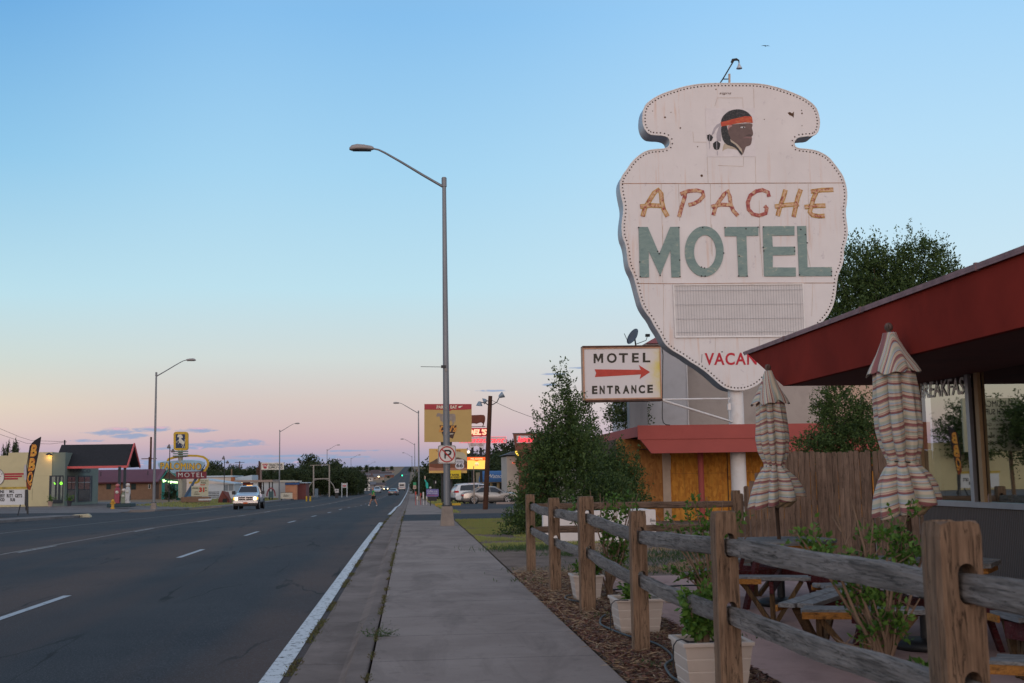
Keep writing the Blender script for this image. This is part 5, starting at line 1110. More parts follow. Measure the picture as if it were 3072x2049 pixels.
# ================================================================ STREET LAMPS
LENS = M('lamp_glass_dark', (.04,.045,.05), .2, .1, 3, spec=.6)
def lamp_geo(rt, x, y, z0, h, s_, arm, base=True):
    """s_: -1 arm to the left, +1 to the right; h above z0"""
    mb = MB(); zb_ = z0+(.62 if base else 0)
    mb.tube([(x,y,zb_),(x,y,z0+h*.5),(x,y,z0+h)], [.115,.095,.065], 16); mb.build('pole', GALV, rt)
    if base:
        mb = MB(); mb._add([(x-.24,y-.24,z0-.1),(x+.24,y-.24,z0-.1),(x+.24,y+.24,z0-.1),(x-.24,y+.24,z0-.1),(x-.17,y-.17,zb_),(x+.17,y-.17,zb_),(x+.17,y+.17,zb_),(x-.17,y+.17,zb_)], [(3,2,1,0),(4,5,6,7),(0,1,5,4),(1,2,6,5),(2,3,7,6),(3,0,4,7)]); mb.build('concrete_base', CONC, rt, mod=bevel(.02))
        mb = MB(); mb.box(x-.16,x+.16,y-.16,y+.16,zb_,zb_+.03)
        for a in (-1,1):
            for b_ in (-1,1): mb.tube([(x+.13*a,y+.13*b_,zb_+.03),(x+.13*a,y+.13*b_,zb_+.09)], .02, 6)
        mb.build('flange', DARKM, rt)
    P = [(0,-.15),(.30,.03),(.62,.23),(.84,.36),(.93,.405),(1.0,.42)]; w_ = arm
    pts_ = [(x+s_*a*w_, y, z0+h-.0+b_*w_*.98) for a, b_ in P]
    mb = MB(); mb.tube(pts_, [.045,.042,.038,.034,.03,.028], 10); mb.tube([(x-.0,y,z0+h-.32),(x,y,z0+h-.02)], .085, 12); mb.build('arm', GALV, rt)
    e = Vector(pts_[-1]); mb = MB(); n = 12; vs = []; fs = []
    secs = [(0,.06,.06,0),(.08,.10,.10,.0),(.30,.15,.125,.01),(.54,.18,.145,.01),(.72,.14,.12,-.005),(.80,.06,.05,-.02)]
    for j, (d, rw, rh, dz) in enumerate(secs):
        for k in range(n):
            t_ = 2*math.pi*k/n; vs.append(e + Vector((s_*d, rw*math.cos(t_), dz+max(-.35*rh, rh*math.sin(t_)))))
    for j in range(len(secs)-1):
        for k in range(n): fs.append((j*n+k, j*n+(k+1)%n, (j+1)*n+(k+1)%n, (j+1)*n+k))
    fs += [tuple(range(n)), tuple((len(secs)-1)*n+k for k in range(n))]; mb._add(vs, fs, True); mb.tube([e+Vector((s_*.33,0,.08)), e+Vector((s_*.33,0,.14))], .03, 8)
    hd_ = mb.build('lamp_head', M('lamp_housing', (.27,.25,.25), .5, .1, 3), rt)
    mb = MB(); mb.box(e.x+min(s_*.08,s_*.7),e.x+max(s_*.08,s_*.7),e.y-.11,e.y+.11,e.z-.075,e.z-.03); mb.build('lens', LENS, hd_, mod=bevel(.03))
GL = 'tall grey street lamps along the road'
def lamp(label, x, y, s_, h=11.2, arm=2.3, base=True, z=None):
    z0 = gz(x, y) if z is None else z; rt = thing('street_lamp', label, 'street lamp', (x,y,z0), GL); lamp_geo(rt, x, y, z0, h, s_, arm, base); return rt
px_ = PY(1342, 1577, 37.9); zt_ = PY(1332, 532, 37.9).z; main = lamp('nearest tall street lamp on the sidewalk, carrying a no parking sign', px_.x, 37.9, -1, h=zt_-gz(px_.x,37.9), z=gz(px_.x,37.9), arm=2.32)
mb = MB(); p = PY(1336,1101,37.9); mb.tube([PY(1262,1100,37.9), p], .009, 6); mb.box(p.x-.14,p.x+.02,p.y-.12,p.y-.04,p.z-.04,p.z+.05); mb.build('stub_wire', DARKM, main)
mb = MB(); 
for zz in (1110,1225,1300): q = PY(1338,zz,37.9-.11); mb.box(q.x-.04,q.x+.04,q.y-.012,q.y,q.z-.05,q.z+.05)
mb.build('worn_sticker', M('worn_paper', (.24,.22,.21), .8, .3, 15), main)
for lab, px, Yl_, s_ in (('second street lamp on the right pavement, before the cow billboard', 1257, 147, -1),('third street lamp on the right, beyond the second one', 1245, 262, -1),('fourth and farthest street lamp on the right, short at the hill foot', 1236.5, 380, -1),
                         ('large street lamp left of the road by the gas station', 462, 97, 1),('street lamp passing in front of the white tractor sign', 838, 190, 1),('distant lamp beside the white arch frame', 981, 292, 1),('far left lamp before the dark trees, thin', 1053, 395, 1)):
    q = PY(px, 1480, Yl_); lamp(lab, q.x, Yl_, s_, arm=2.35, base=Yl_ < 150)
lamp('tiny farthest left lamp before the hillside', PY(1106,1450,520).x, 520, 1, base=False, h=10.5)
# no parking sign
Yp = 37.72; NP = thing('no_parking_sign', 'square white no parking sign with a red barred circle on the lamp pole', 'sign', tuple(PY(1341,1364,Yp)))
z5 = lambda L: [PY(1150+x*.26786, 1180+y*.26786, Yp) for x, y in L]
def rrect(x0, y0, x1, y1, r, n=5):
    L = []
    for cx_, cy_, a0 in ((x1-r,y0+r,-90),(x1-r,y1-r,0),(x0+r,y1-r,90),(x0+r,y0+r,180)):
        for k in range(n+1): a = R(a0+90*k/n); L.append((cx_+r*math.cos(a), cy_+r*math.sin(a)))
    return L
mb = MB(); mb.prism(z5(rrect(612,582,813,787,18)), (0,.012,0)); mb.build('panel', M('reflective_white', (.56,.52,.50), .4, .04, 3), NP)
off = Vector((0,-.003,0)); mb = MB(); mb.ring([p+off for p in z5(rrect(616,586,809,783,16))], [p+off for p in z5(rrect(621,591,804,778,14))], (0,.002,0))
mb.prism([p+off*.7 for p in z5([(683,632),(700,632),(700,732),(683,732)])], (0,.001,0)); mb.prism([p+off*.7 for p in z5([(700,632),(738,632),(758,642),(765,662),(758,684),(738,696),(700,696),(700,678),(732,678),(745,662),(732,650),(700,650)])], (0,.001,0)); mb.build('black_p', INK, NP)
SR = M('sign_red', (.36,.012,.012), .45, .06, 5); mb = MB(); off2 = off*2; mb.ring([p+off2 for p in z5(ell(713,683,90,90,40))], [p+off2 for p in z5(ell(713,683,77,77,40))], (0,.002,0)); mb.prism([p+off2*1.2 for p in z5([(646,626),(656,617),(780,742),(770,752)])], (0,.002,0)); mb.build('red_circle', SR, NP)
mb = MB(); c_ = PY(1341,1345,Yp+.05); 
for zz in (1348,1380): q = PY(1341,zz,Yp); mb.box(q.x-.14,q.x+.14,Yp+.013,Yp+.05,q.z-.02,q.z+.02)
mb.build('mounting_strap', GALV, NP)
# ================================================================ BILLBOARDS
Ya = 103.0
def boardpx(rt, name, x0, y0, x1, y1, Y, mat, th=.15): mb = MB(); mb.prism(pp([(x0,y0),(x1,y0),(x1,y1),(x0,y1)], Y), (0,th,0)); return mb.build(name, mat, rt)
b1 = thing('steakhouse_billboard', 'tan billboard with a grey bull and red header, highest of the roadside boards', 'billboard', (PY(1340,1400,Ya).x, Ya, gz(3,Ya)))
TAN = M('tan_board', (.44,.30,.115), .7, .04, 1); REDH = M('crimson_header', (.34,.035,.045), .6, .05, 2); CREAM = M('cream_ink', (.70,.64,.52), .6)
boardpx(b1, 'panel', 1273, 1212, 1415, 1326, Ya, TAN)
k_ = lambda L, d=.01: [PY(1260+x*.09565, 1200+y*.09565, Ya-d) for x, y in L]
mb = MB(); mb.prism(k_([(140,128),(1615,125),(1615,290),(1300,310),(1000,310),(900,360),(800,310),(500,305),(140,300)]), (0,.009,0)); mb.build('header', REDH, b1)
mb = MB(); textpx(mb, 'PARK & EAT', 1310, 1216.5, 1371, 1226, Ya-.03, bold=.03); mb.prism(k_([(1205,205),(1240,190),(1350,185),(1290,215),(1270,245),(1205,245)],.03), (0,.01,0)); mb.build('header_lettering', CREAM, b1)
mb = MB(); mb.prism(k_([(510,490),(540,420),(590,403),(660,432),(760,440),(1070,430),(1110,470),(1118,600),(1105,750),(1100,700),(1090,640),(1070,700),(1040,790),(1000,790),(1030,720),(970,630),(930,680),(900,700),(900,790),(860,790),(855,700),(780,720),(780,790),(740,790),(720,700),(640,640),(620,520),(560,520),(520,520)],.012), (0,.009,0)); mb.build('bull_picture', M('bull_grey', (.26,.215,.185), .7, .2, 3), b1)
mb = MB(); mb.prism(k_([(610,795),(1150,795),(1110,980),(1030,1215),(880,1150),(750,1215),(680,1010)],.014), (0,.009,0)); mb.build('emblem', M('dark_brown_ink', (.055,.03,.025), .7), b1)
ORI = M('orange_ink', (.55,.24,.05), .6); mb = MB(); text(mb, "Del's", *[k_([q],.04)[0] for q in ((590,1000),(1160,1000),(590,800))], shear=.35, bold=.035); mb.build('script', ORI, b1)
mb = MB(); text(mb, 'RESTAURANT', *[k_([q],.04)[0] for q in ((730,1085),(1050,1085),(730,1040))], bold=.03); mb.build('small_lettering', CREAM, b1)
b2 = thing('desert_billboard', 'billboard picturing desert mesas and a highway shield, below the bull board', 'billboard', (PY(1345,1400,Ya).x, Ya-.6, gz(3,Ya))); Y2 = Ya-.6
q7 = lambda L, d=.01: [PY(1150+x*.26786, 1180+y*.26786, Y2-d) for x, y in L]
boardpx(b2, 'panel', 1287, 1346, 1401, 1419, Y2, M('sand_sky_board', (.56,.36,.12), .7, .05, 1))
mb = MB(); mb.prism(q7([(780,660),(830,650),(900,665),(935,700),(938,770),(780,770)],.012), (0,.006,0)); mb.build('pale_cloud', M('pale_sky_ink', (.42,.38,.27), .7), b2)
mb = MB(); mb.prism(q7([(514,778),(560,755),(600,730),(700,715),(845,718),(900,740),(938,765),(938,800),(514,800)],.02), (0,.006,0)); mb.build('mesa', M('mesa_brown_ink', (.115,.075,.055), .8), b2)
mb = MB(); mb.prism(q7([(514,790),(938,790),(938,835),(830,832),(700,836),(590,838),(514,822)],.028), (0,.006,0)); mb.build('red_plain', M('plain_brown_ink', (.16,.06,.035), .8), b2)
mb = MB(); mb.prism(q7([(514,822),(590,838),(700,836),(830,832),(938,835),(938,862),(514,866)],.034), (0,.006,0)); mb.build('pink_plain', M('pink_plain_ink', (.34,.16,.11), .8), b2)
mb = MB(); textpx(mb, 'WELCOME', 1308, 1350, 1382, 1355, Y2-.02, bold=.02); mb.build('heading', M('brown_red_ink', (.25,.04,.02), .7), b2)
SHW = M('shield_white', (.48,.46,.50), .6); mb = MB(); sh = [(808,745),(830,738),(856,742),(882,738),(902,745),(904,770),(896,785),(908,810),(900,838),(880,845),(856,852),(830,845),(810,838),(802,812),(814,788),(806,770)]; mb.prism(q7(smooth_loop(sh),.05), (0,.012,0)); mb.build('shield', SHW, b2)
mb = MB(); text(mb, '66', *[q7([q],.065)[0] for q in ((818,828),(890,828),(818,785))], bold=.02); text(mb, 'ROUTE', *[q7([q],.065)[0] for q in ((822,775),(888,775),(822,758))]); mb.build('shield_lettering', INK, b2)
for pxx in (1328, 1353): x_ = PY(pxx,1450,Ya).x; MB().box(x_-.13,x_+.13,Ya+.16,Ya+.42,gz(x_,Ya)-.1,PY(1300,1325,Ya).z).build('post', DARKM, b1)
for pxx in (1336.5,): x_ = PY(pxx,1450,Y2).x; MB().box(x_-.1,x_+.1,Y2+.16,Y2+.36,gz(x_,Ya)-.1,PY(1300,1400,Ya).z).build('post', DARKM, b2)
b3 = thing('rates_sign', 'small yellow rates sign hung under the desert billboard', 'sign', tuple(PY(1365,1428,Y2-.3)))
boardpx(b3, 'panel', 1336, 1411, 1383, 1436, Y2-.3, M('rates_yellow', (.62,.45,.02), .6, .06, 2), .06); mb = MB(); textpx(mb, 'BEST RATES', 1339, 1421.5, 1377, 1427.5, Y2-.33, bold=.03); textpx(mb, 'IN THE DESERT', 1339, 1429, 1381, 1434, Y2-.33, bold=.02); mb.build('lettering', INK, b3)
# DEL'S restaurant sign with the brown bull
Yd = 122.0; ds_ = thing('restaurant_sign', 'tall restaurant sign with a brown bull figure on top and glowing red script', 'sign', (PY(1430,1480,Yd).x, Yd, gz(7,Yd)))
NRED = EM('neon_red_script', (1.0,.05,.07), .95); NPCH = EM('neon_peach_letters', (1.0,.50,.30), .9); CRB = M('crimson_board', (.36,.008,.02), .5, .08, 2, emit=.25); WBD = M('pale_lit_board', (.52,.46,.48), .5, .04, 2, emit=.05)
d8 = lambda L, d=.01: [PY(1260+x*.09565, 1200+y*.09565, Yd-d) for x, y in L]
mb = MB(); P = d8([(1330,520),(1290,470),(1300,440),(1350,430),(1400,470),(1500,480),(1700,472),(1900,462),(2010,470),(2045,520),(2050,600),(2035,690),(2015,720),(1995,800),(1985,830),(1950,830),(1985,760),(1960,720),(1920,700),(1860,715),(1780,745),(1700,730),(1620,735),(1560,700),(1540,760),(1530,830),(1500,830),(1500,740),(1450,700),(1440,600),(1400,560),(1360,550)]); mb.prism(P, (0,.35,0)); mb.build('bull_figure', M('bull_russet', (.135,.035,.020), .7, .2, 2), ds_, mod=bevel(.05))
mb = MB(); mb.box(PY(1400,1280,Yd).x,PY(1456,1280,Yd).x,Yd+.05,Yd+.15,PY(1430,1281,Yd).z,PY(1430,1279,Yd).z); mb.build('bull_rail', DARKM, ds_)
boardpx(ds_, 'name_board', 1398, 1284, 1463, 1308, Yd, CRB, .5); mb = MB(); textpx(mb, "DEL'S", 1400, 1287, 1461, 1305, Yd-.03, shear=.2, bold=.05); mb.build('name_lettering', NPCH, ds_)
boardpx(ds_, 'script_board', 1378, 1309.5, 1519, 1329, Yd-.2, WBD, .4); mb = MB(); textpx(mb, 'Restaurant', 1384, 1311.5, 1515, 1327, Yd-.24, shear=.45, bold=.012); mb.build('script_lettering', NRED, ds_)
mb = MB(); mb.ring(pp([(1378,1309.5),(1519,1309.5),(1519,1329),(1378,1329)],Yd-.215), pp([(1379.2,1310.7),(1517.8,1310.7),(1517.8,1327.8),(1379.2,1327.8)],Yd-.215), (0,-.03,0)); mb.build('neon_border', EM('neon_pink_border', (1,.25,.3), .5), ds_)
mb = MB(); mb.prism(pp([(1404,1330),(1455,1330),(1449,1347),(1430,1336),(1410,1346)], Yd-.1), (0,.25,0)); mb.build('chevron_board', WBD, ds_); mb = MB(); textpx(mb, 'Since 1956', 1411, 1333, 1449, 1337, Yd-.13, shear=.3); mb.build('chevron_lettering', M('dark_red_ink', (.18,.02,.03), .6), ds_)
for pxx in (1418, 1443.5): x_ = PY(pxx,1400,Yd).x; MB().box(x_-.13,x_+.13,Yd+.1,Yd+.36,gz(7,Yd)-.2,PY(1430,1300,Yd).z).build('post', M('black_post_paint', (.012,.012,.016), .6), ds_)
Yz = 116.0; b4 = thing('lit_yellow_sign', 'glowing yellow and orange highway shield sign in a dark green case', 'sign', tuple(PY(1430,1390,Yz)))
GRC = M('dark_green_case', (.025,.045,.035), .6, .1, 3); boardpx(b4, 'case', 1400, 1368, 1463, 1412, Yz, GRC, .4); boardpx(b4, 'lit_panel', 1402, 1381, 1459, 1407, Yz-.03, EM('sign_glow_yellow', (1,.52,.09), .95), .02); boardpx(b4, 'lit_header', 1402, 1371.5, 1459.5, 1380.8, Yz-.03, EM('sign_glow_orange', (1,.10,.01), .9), .02)
mb = MB(); mb.prism(pp([(1422,1381),(1438,1381),(1430,1384)],Yz-.035), (0,.004,0)); mb.build('header_point', EM('sign_glow_orange', (1,.10,.01), .9), b4)
mb = MB(); textpx(mb, 'MEL-IDIOMS', 1412, 1374, 1448, 1379, Yz-.05, bold=.04); mb.build('header_lettering', EM('sign_glow_cream', (1,.7,.35), 1.0), b4); mb = MB(); mb.prism(pp(ell(1430.5,1392,6,5.5,12),Yz-.04), (0,.008,0)); mb.build('shield', EM('glow_shield', (.95,.62,.32), .9), b4); mb = MB(); textpx(mb, '66', 1426, 1391.5, 1435, 1397, Yz-.055); mb.build('shield_lettering', M('grey_ink', (.15,.12,.1), .7), b4)
lp_ = thing('globe_lamp', 'small lit globe lamp on a thin pole above the yellow sign', 'lamp', tuple(PY(1404,1500,118))); c_ = PY(1405.5,1356,118); mb = MB(); mb.tube([(c_.x,118,gz(6,118)),(c_.x,118,c_.z-.1)], .03, 6); mb.build('pole', DARKM, lp_)
mb = MB(); mb.lathe([(0,-.14),(.10,-.10),(.14,0),(.10,.10),(0,.14)], c_, 12); mb.build('globe', EM('warm_lamp_glow', (1,.78,.45), 2.2), lp_)
# utility pole with three floodlights
up = thing('utility_pole', 'dark brown wooden utility pole with three floodlights at its top', 'utility pole', (PY(1456,1528,66).x, 66, gz(4,66))); Yu = 66.0
mb = MB(); a = PY(1456,1532,Yu); b_ = PY(1471,1188,Yu); mb.tube([a,a.lerp(b_,.5),b_], [.15,.135,.115], 12); mb.build('pole', wood('creosote_pole', (.05,.022,.014), (.105,.045,.026), 'Z', .8), up)
FLG = M('floodlight_blue_grey', (.24,.30,.36), .4, .1, 4, .3)
u5 = lambda x, y, Y=Yu: PY(1150+x*.26786, 1180+y*.26786, Y)
for L, c1, c2 in (([(1188,140),(1150,112),(1100,100)], (1078,100), (1075,140)), ([(1185,85),(1165,85)], (1150,80), (1120,90)), ([(1212,130),(1240,118),(1275,95),(1290,60)], (1305,35), (1345,12))):
    mb = MB(); mb.tube([u5(*q,Y=Yu-.05) for q in L], .028, 8); ar = mb.build('arm', DARKM, up)
    mb = MB(); p1, p2 = u5(*c1), u5(*c2); d = (p2-p1); mb.tube([p1-d*.25, p1, p1+d*.55, p1+d*1.0], [.06,.10,.15,.19], 12); mb.tube([u5(*L[-1]), p1], .03, 6); mb.build('floodlight', FLG, ar)
mb = MB(); P = [PY(x,y,Yu+(x-1475)*.02) for x, y in ((1476,1201),(1500,1213),(1540,1231),(1580,1246),(1640,1266),(1760,1300))]; mb.tube(P, .012, 5); tag(mb.build('overhead_wire', BLACKP, loc=P[0]), 'thin dark wire sagging from the wooden pole toward the elm', 'wire')
# thin leaning post before the sedan
mb = MB(); a = PY(1423,1512,95); b_ = PY(1421,1398,95); mb.tube([a-Vector((0,0,.3)),b_], [.055,.035], 8); tag(mb.build('marker_post', M('pale_post', (.26,.20,.16), .8, .2, 3), loc=a), 'thin pale post standing in front of the silver sedan', 'post')
# ================================================================ VEHICLES
def carpaint(name, col, metal=.3): return M(name, col, .28, .03, 1, metal, spec=.6, coat=.8)
TYRE = M('tyre_rubber', (.012,.012,.013), .85, .1, 9); RIM = M('alloy_rim', (.45,.45,.47), .3, .1, 5, .8); CGL = M('tinted_glass', (.010,.014,.022), .06, .05, 2, spec=.8); CHR = M('chrome_trim', (.5,.5,.52), .18, .05, 3, .9)
TAIL = M('tail_light_red', (.45,.01,.015), .3, .1, 5, spec=.6); HLON = EM('headlight_glow', (1,.80,.42), 5.0); AMBR = EM('amber_marker', (1,.45,.03), 1.3); HOFF = M('headlight_clear', (.5,.52,.55), .15, .05, 5, .3, spec=.7)
def vehicle(name, label, cat, x, y, rz, st, wheels, paint, side=None, wind=None, rear=None, wr=.34, ww=.22, lights='off', extra=None, z=None, pillars=(), group=None, hw_wheel=None):
    z0 = gz(x, y) if z is None else z; rt = thing(name, label, cat, (x,y,z0), group, rz); W_ = ORG[rt.name]
    def T(v): return W_ @ Vector(v)
    mb = MB(); nn = 0; vs = []
    def sec(s_):
        yx, hw, zb_, zt_, zr_, hr = s_; h = [(hw*.90,zb_),(hw,zb_+.10),(hw*1.01,(zb_*.55+zt_*.45)),(hw*.975,zt_),(hr+ (hw*.975-hr)*.06, zr_-.05 if zr_-zt_ > .15 else zt_+(zr_-zt_)*.6),(hr*.86,zr_),(hr*.4,zr_+.012)]
        return [(yx,a,b_) for a, b_ in h] + [(yx,-a,b_) for a, b_ in h[::-1]]
    for s_ in st: vs += sec(s_)
    m = 14; fs = [(j*m+k, j*m+(k+1)%m, (j+1)*m+(k+1)%m, (j+1)*m+k) for j in range(len(st)-1) for k in range(m)] + [tuple(range(m))[::-1], tuple((len(st)-1)*m+k for k in range(m))]
    mb._add([T(v) for v in vs], fs, False); body = mb.build('body', paint, rt, mod=bevel(.035, 3))
    for p in body.data.polygons: p.use_smooth = True
    md = body.modifiers.new('wn', 'WEIGHTED_NORMAL'); md.keep_sharp = True
    ys_ = [s_[0] for s_ in st]
    def at(xx, f, sd, off=.028):
        hw = np.interp(xx, ys_, [s_[1] for s_ in st])*.975; zt_ = np.interp(xx, ys_, [s_[3] for s_ in st]); zr_ = np.interp(xx, ys_, [s_[4] for s_ in st]); hr = np.interp(xx, ys_, [s_[5] for s_ in st]); hr = hr+(hw-hr)*.06
        return T((xx, sd*(hw+(hr-hw)*f+off), zt_+(zr_-.05-zt_)*f))
    for (xa, xb, xta, xtb) in (side or []):
        for sd in (-1, 1):
            mb = MB(); P = [at(xa,.10,sd), at((xa+xb)/2,.10,sd), at(xb,.10,sd), at(xtb,.93,sd), at((xta+xtb)/2,.93,sd), at(xta,.93,sd)]; mb.poly(P if sd < 0 else P[::-1]); mb.build('side_window', CGL, body)
    for nm, q in (('windscreen', wind), ('rear_window', rear)):
        if q:
            (xa, za, wa), (xb, zb2, wb_) = q; o_ = .014 if nm == 'windscreen' else -.014; s2 = 1 if nm == 'windscreen' else -1
            mb = MB(); nrm = Vector((zb2-za, 0, (xa-xb))).normalized()*.012*(1); nrm = Vector((abs(zb2-za)*s2, 0, abs(xa-xb))).normalized()*.014
            mb.poly([T(Vector(v)+nrm) for v in ((xa,-wa,za),(xa,wa,za),(xb,wb_,zb2),(xb,-wb_,zb2))]); mb.build(nm, CGL, body)
    for (wx, wy) in wheels:
        for sd in (-1, 1):
            c = Vector((wx, sd*wy, wr)); Mx = (W_.to_3x3() @ Matrix.Rotation(R(90*sd),3,'X')).to_4x4()
            mb = MB(); mb.lathe([(wr*.62,-ww/2),(wr*.92,-ww/2),(wr,-ww/2+.03),(wr,ww/2-.03),(wr*.92,ww/2),(wr*.62,ww/2)], T(c), 22, Mx, caps=False); ty = mb.build('wheel', TYRE, rt)
            mb = MB(); oo = -1
            mb.lathe([(0,-.02*1-ww/2+.03),(wr*.16,-ww/2+.01),(wr*.20,-ww/2+.03),(wr*.2,ww/2-.06),(0,ww/2-.06)], T(c), 12, Mx)
            for k in range(5):
                a = 2*math.pi*k/5; r_ = Mx.to_3x3(); d1 = r_ @ Vector((math.cos(a), math.sin(a), 0)); ax_ = r_ @ Vector((0,0,-1))
                mb.bar(T(c)+ax_*(ww/2-.035)+d1*wr*.12, T(c)+ax_*(ww/2-.03)+d1*wr*.66, wr*.2, .03, up=tuple(ax_))
            mb.lathe([(wr*.60,-ww/2+.0),(wr*.68,-ww/2-.004),(wr*.68,-ww/2+.02),(wr*.60,-ww/2+.03)], T(c), 22, Mx, caps=False); mb.build('rim', RIM, ty)
            mb = MB(); mb.lathe([(0,-ww/2+.07),(wr*.62,-ww/2+.07),(wr*.62,ww/2-.08),(0,ww/2-.08)], T(c), 16, Mx); mb.build('brake_disc', BLACKP, ty)
            mb = MB(); mb.lathe([(wr*1.02,-ww/2-.012),(wr*1.16,-ww/2-.02),(wr*1.16,-ww/2+.05),(wr*1.02,-ww/2+.05)], T(c+Vector((0,0,.01))), 22, Mx, caps=False); mb.build('wheel_arch', BLACKP, body)
    if extra: extra(rt, body, T)
    return rt
def tb(T, mb, x0, x1, y0, y1, z0, z1): 
    P = [T(p) for p in ((x0,y0,z0),(x1,y0,z0),(x1,y1,z0),(x0,y1,z0),(x0,y0,z1),(x1,y0,z1),(x1,y1,z1),(x0,y1,z1))]
    return mb._add(P, [(0,3,2,1),(4,5,6,7),(0,1,5,4),(1,2,6,5),(2,3,7,6),(3,0,4,7)])
SED = [(-2.35,.72,.35,.72,.80,.62),(-2.25,.84,.25,.86,.95,.72),(-1.9,.89,.22,.93,1.03,.74),(-1.55,.90,.22,.95,1.07,.70),(-.85,.91,.22,.93,1.38,.60),(-.2,.91,.22,.92,1.44,.62),(.35,.91,.22,.90,1.40,.60),(1.25,.90,.22,.88,.96,.70),(1.9,.88,.22,.80,.86,.70),(2.25,.82,.24,.68,.74,.62),(2.38,.70,.30,.58,.62,.5)]
SEDK = dict(wheels=[(-1.38,.80),(1.38,.80)], side=[(-1.30,-.10,-.78,-.12),(-.04,1.02,-.06,.36)], wind=((1.18,.99,.66),(.42,1.385,.54)), rear=((-1.50,1.09,.62),(-.92,1.365,.54)), wr=.33)
def sed_extra(rt, body, T):
    for sd in (-1,1):
        mb = MB(); tb(T, mb, -2.33,-2.05,sd*.55 if sd < 0 else .55, sd*.80 if sd > 0 else -.80,.70,.84) if False else tb(T, mb, -2.36,-2.08,min(sd*.5,sd*.83),max(sd*.5,sd*.83),.66,.80); mb.build('tail_light', TAIL, body)
        mb = MB(); tb(T, mb, 2.05,2.34,min(sd*.5,sd*.80),max(sd*.5,sd*.80),.58,.68); mb.build('headlight', HOFF, body)
        mb = MB(); tb(T, mb, .62,.80,min(sd*.90,sd*1.06),max(sd*.90,sd*1.06),.92,1.04); mb.build('wing_mirror', BLACKP, body)
        for q in (-.05, .95): 
            mb = MB(); tb(T, mb, q-.22,q-.08,min(sd*.90,sd*.935),max(sd*.90,sd*.935),.80,.825); mb.build('door_handle', CHR, body)
    mb = MB(); tb(T, mb, -2.40,-2.34,-.26,.26,.50,.62); mb.build('number_plate', M('plate_white', (.5,.5,.45), .6), body)
    mb = MB(); tb(T, mb, -2.0,2.0,-.8,.8,.16,.24); mb.build('underbody', BLACKP, rt)
cs_ = PY(1470, 1500, 97); vehicle('silver_sedan', 'silver four door sedan parked side-on in front of the white car', 'car', cs_.x, 97, R(2), SED, paint=carpaint('silver_champagne_paint', (.30,.27,.25), .6), extra=sed_extra, z=gz(5,97)-.02, **SEDK)
SUV = [(-2.4,.80,.42,.95,1.02,.70),(-2.34,.90,.34,1.05,1.30,.66),(-2.05,.95,.30,1.10,1.66,.64),(-1.3,.96,.28,1.10,1.72,.66),(-.3,.96,.28,1.09,1.74,.67),(.35,.96,.28,1.07,1.68,.65),(1.15,.95,.28,1.05,1.16,.74),(1.8,.94,.28,1.0,1.06,.76),(2.25,.88,.30,.88,.93,.68),(2.42,.74,.36,.74,.78,.55)]
def suv_extra(rt, body, T):
    for sd in (-1,1):
        mb = MB(); tb(T, mb, -2.42,-2.10,min(sd*.58,sd*.93),max(sd*.58,sd*.93),.98,1.14); mb.build('tail_light', TAIL, body)
        mb = MB(); tb(T, mb, .75,.92,min(sd*.95,sd*1.12),max(sd*.95,sd*1.12),1.08,1.22); mb.build('wing_mirror', BLACKP, body)
        mb = MB(); mb.tube([T((-1.9,sd*.58,1.74)),T((.1,sd*.58,1.79))], .02, 6); mb.build('roof_rail', CHR, body)
        mb = MB(); tb(T, mb, 2.05,2.38,min(sd*.55,sd*.86),max(sd*.55,sd*.86),.76,.88); mb.build('headlight', HOFF, body)
    mb = MB(); tb(T, mb, -2.44,-2.40,-.30,.30,.78,.92); mb.build('number_plate', MATS['plate_white'], body); mb = MB(); tb(T, mb, -2.46,-2.2,-.85,.85,.34,.56); mb.build('rear_bumper', BLACKP, body)
    mb = MB(); tb(T, mb, -2.0,2.0,-.85,.85,.2,.32); mb.build('underbody', BLACKP, rt)
cs_ = PY(1437, 1490, 103); vehicle('white_suv', 'white sport utility car parked behind the silver sedan', 'car', cs_.x, 103, R(14), SUV, paint=carpaint('white_car_paint', (.58,.58,.60), .0), extra=suv_extra, z=gz(5,103), wheels=[(-1.42,.83),(1.45,.83)],
     side=[(-2.0,-.30,-1.85,-.28),(-.22,.98,-.24,.34)], wind=((1.08,1.20,.70),(.42,1.65,.58)), rear=((-2.34,1.20,.66),(-2.10,1.60,.56)), wr=.38)
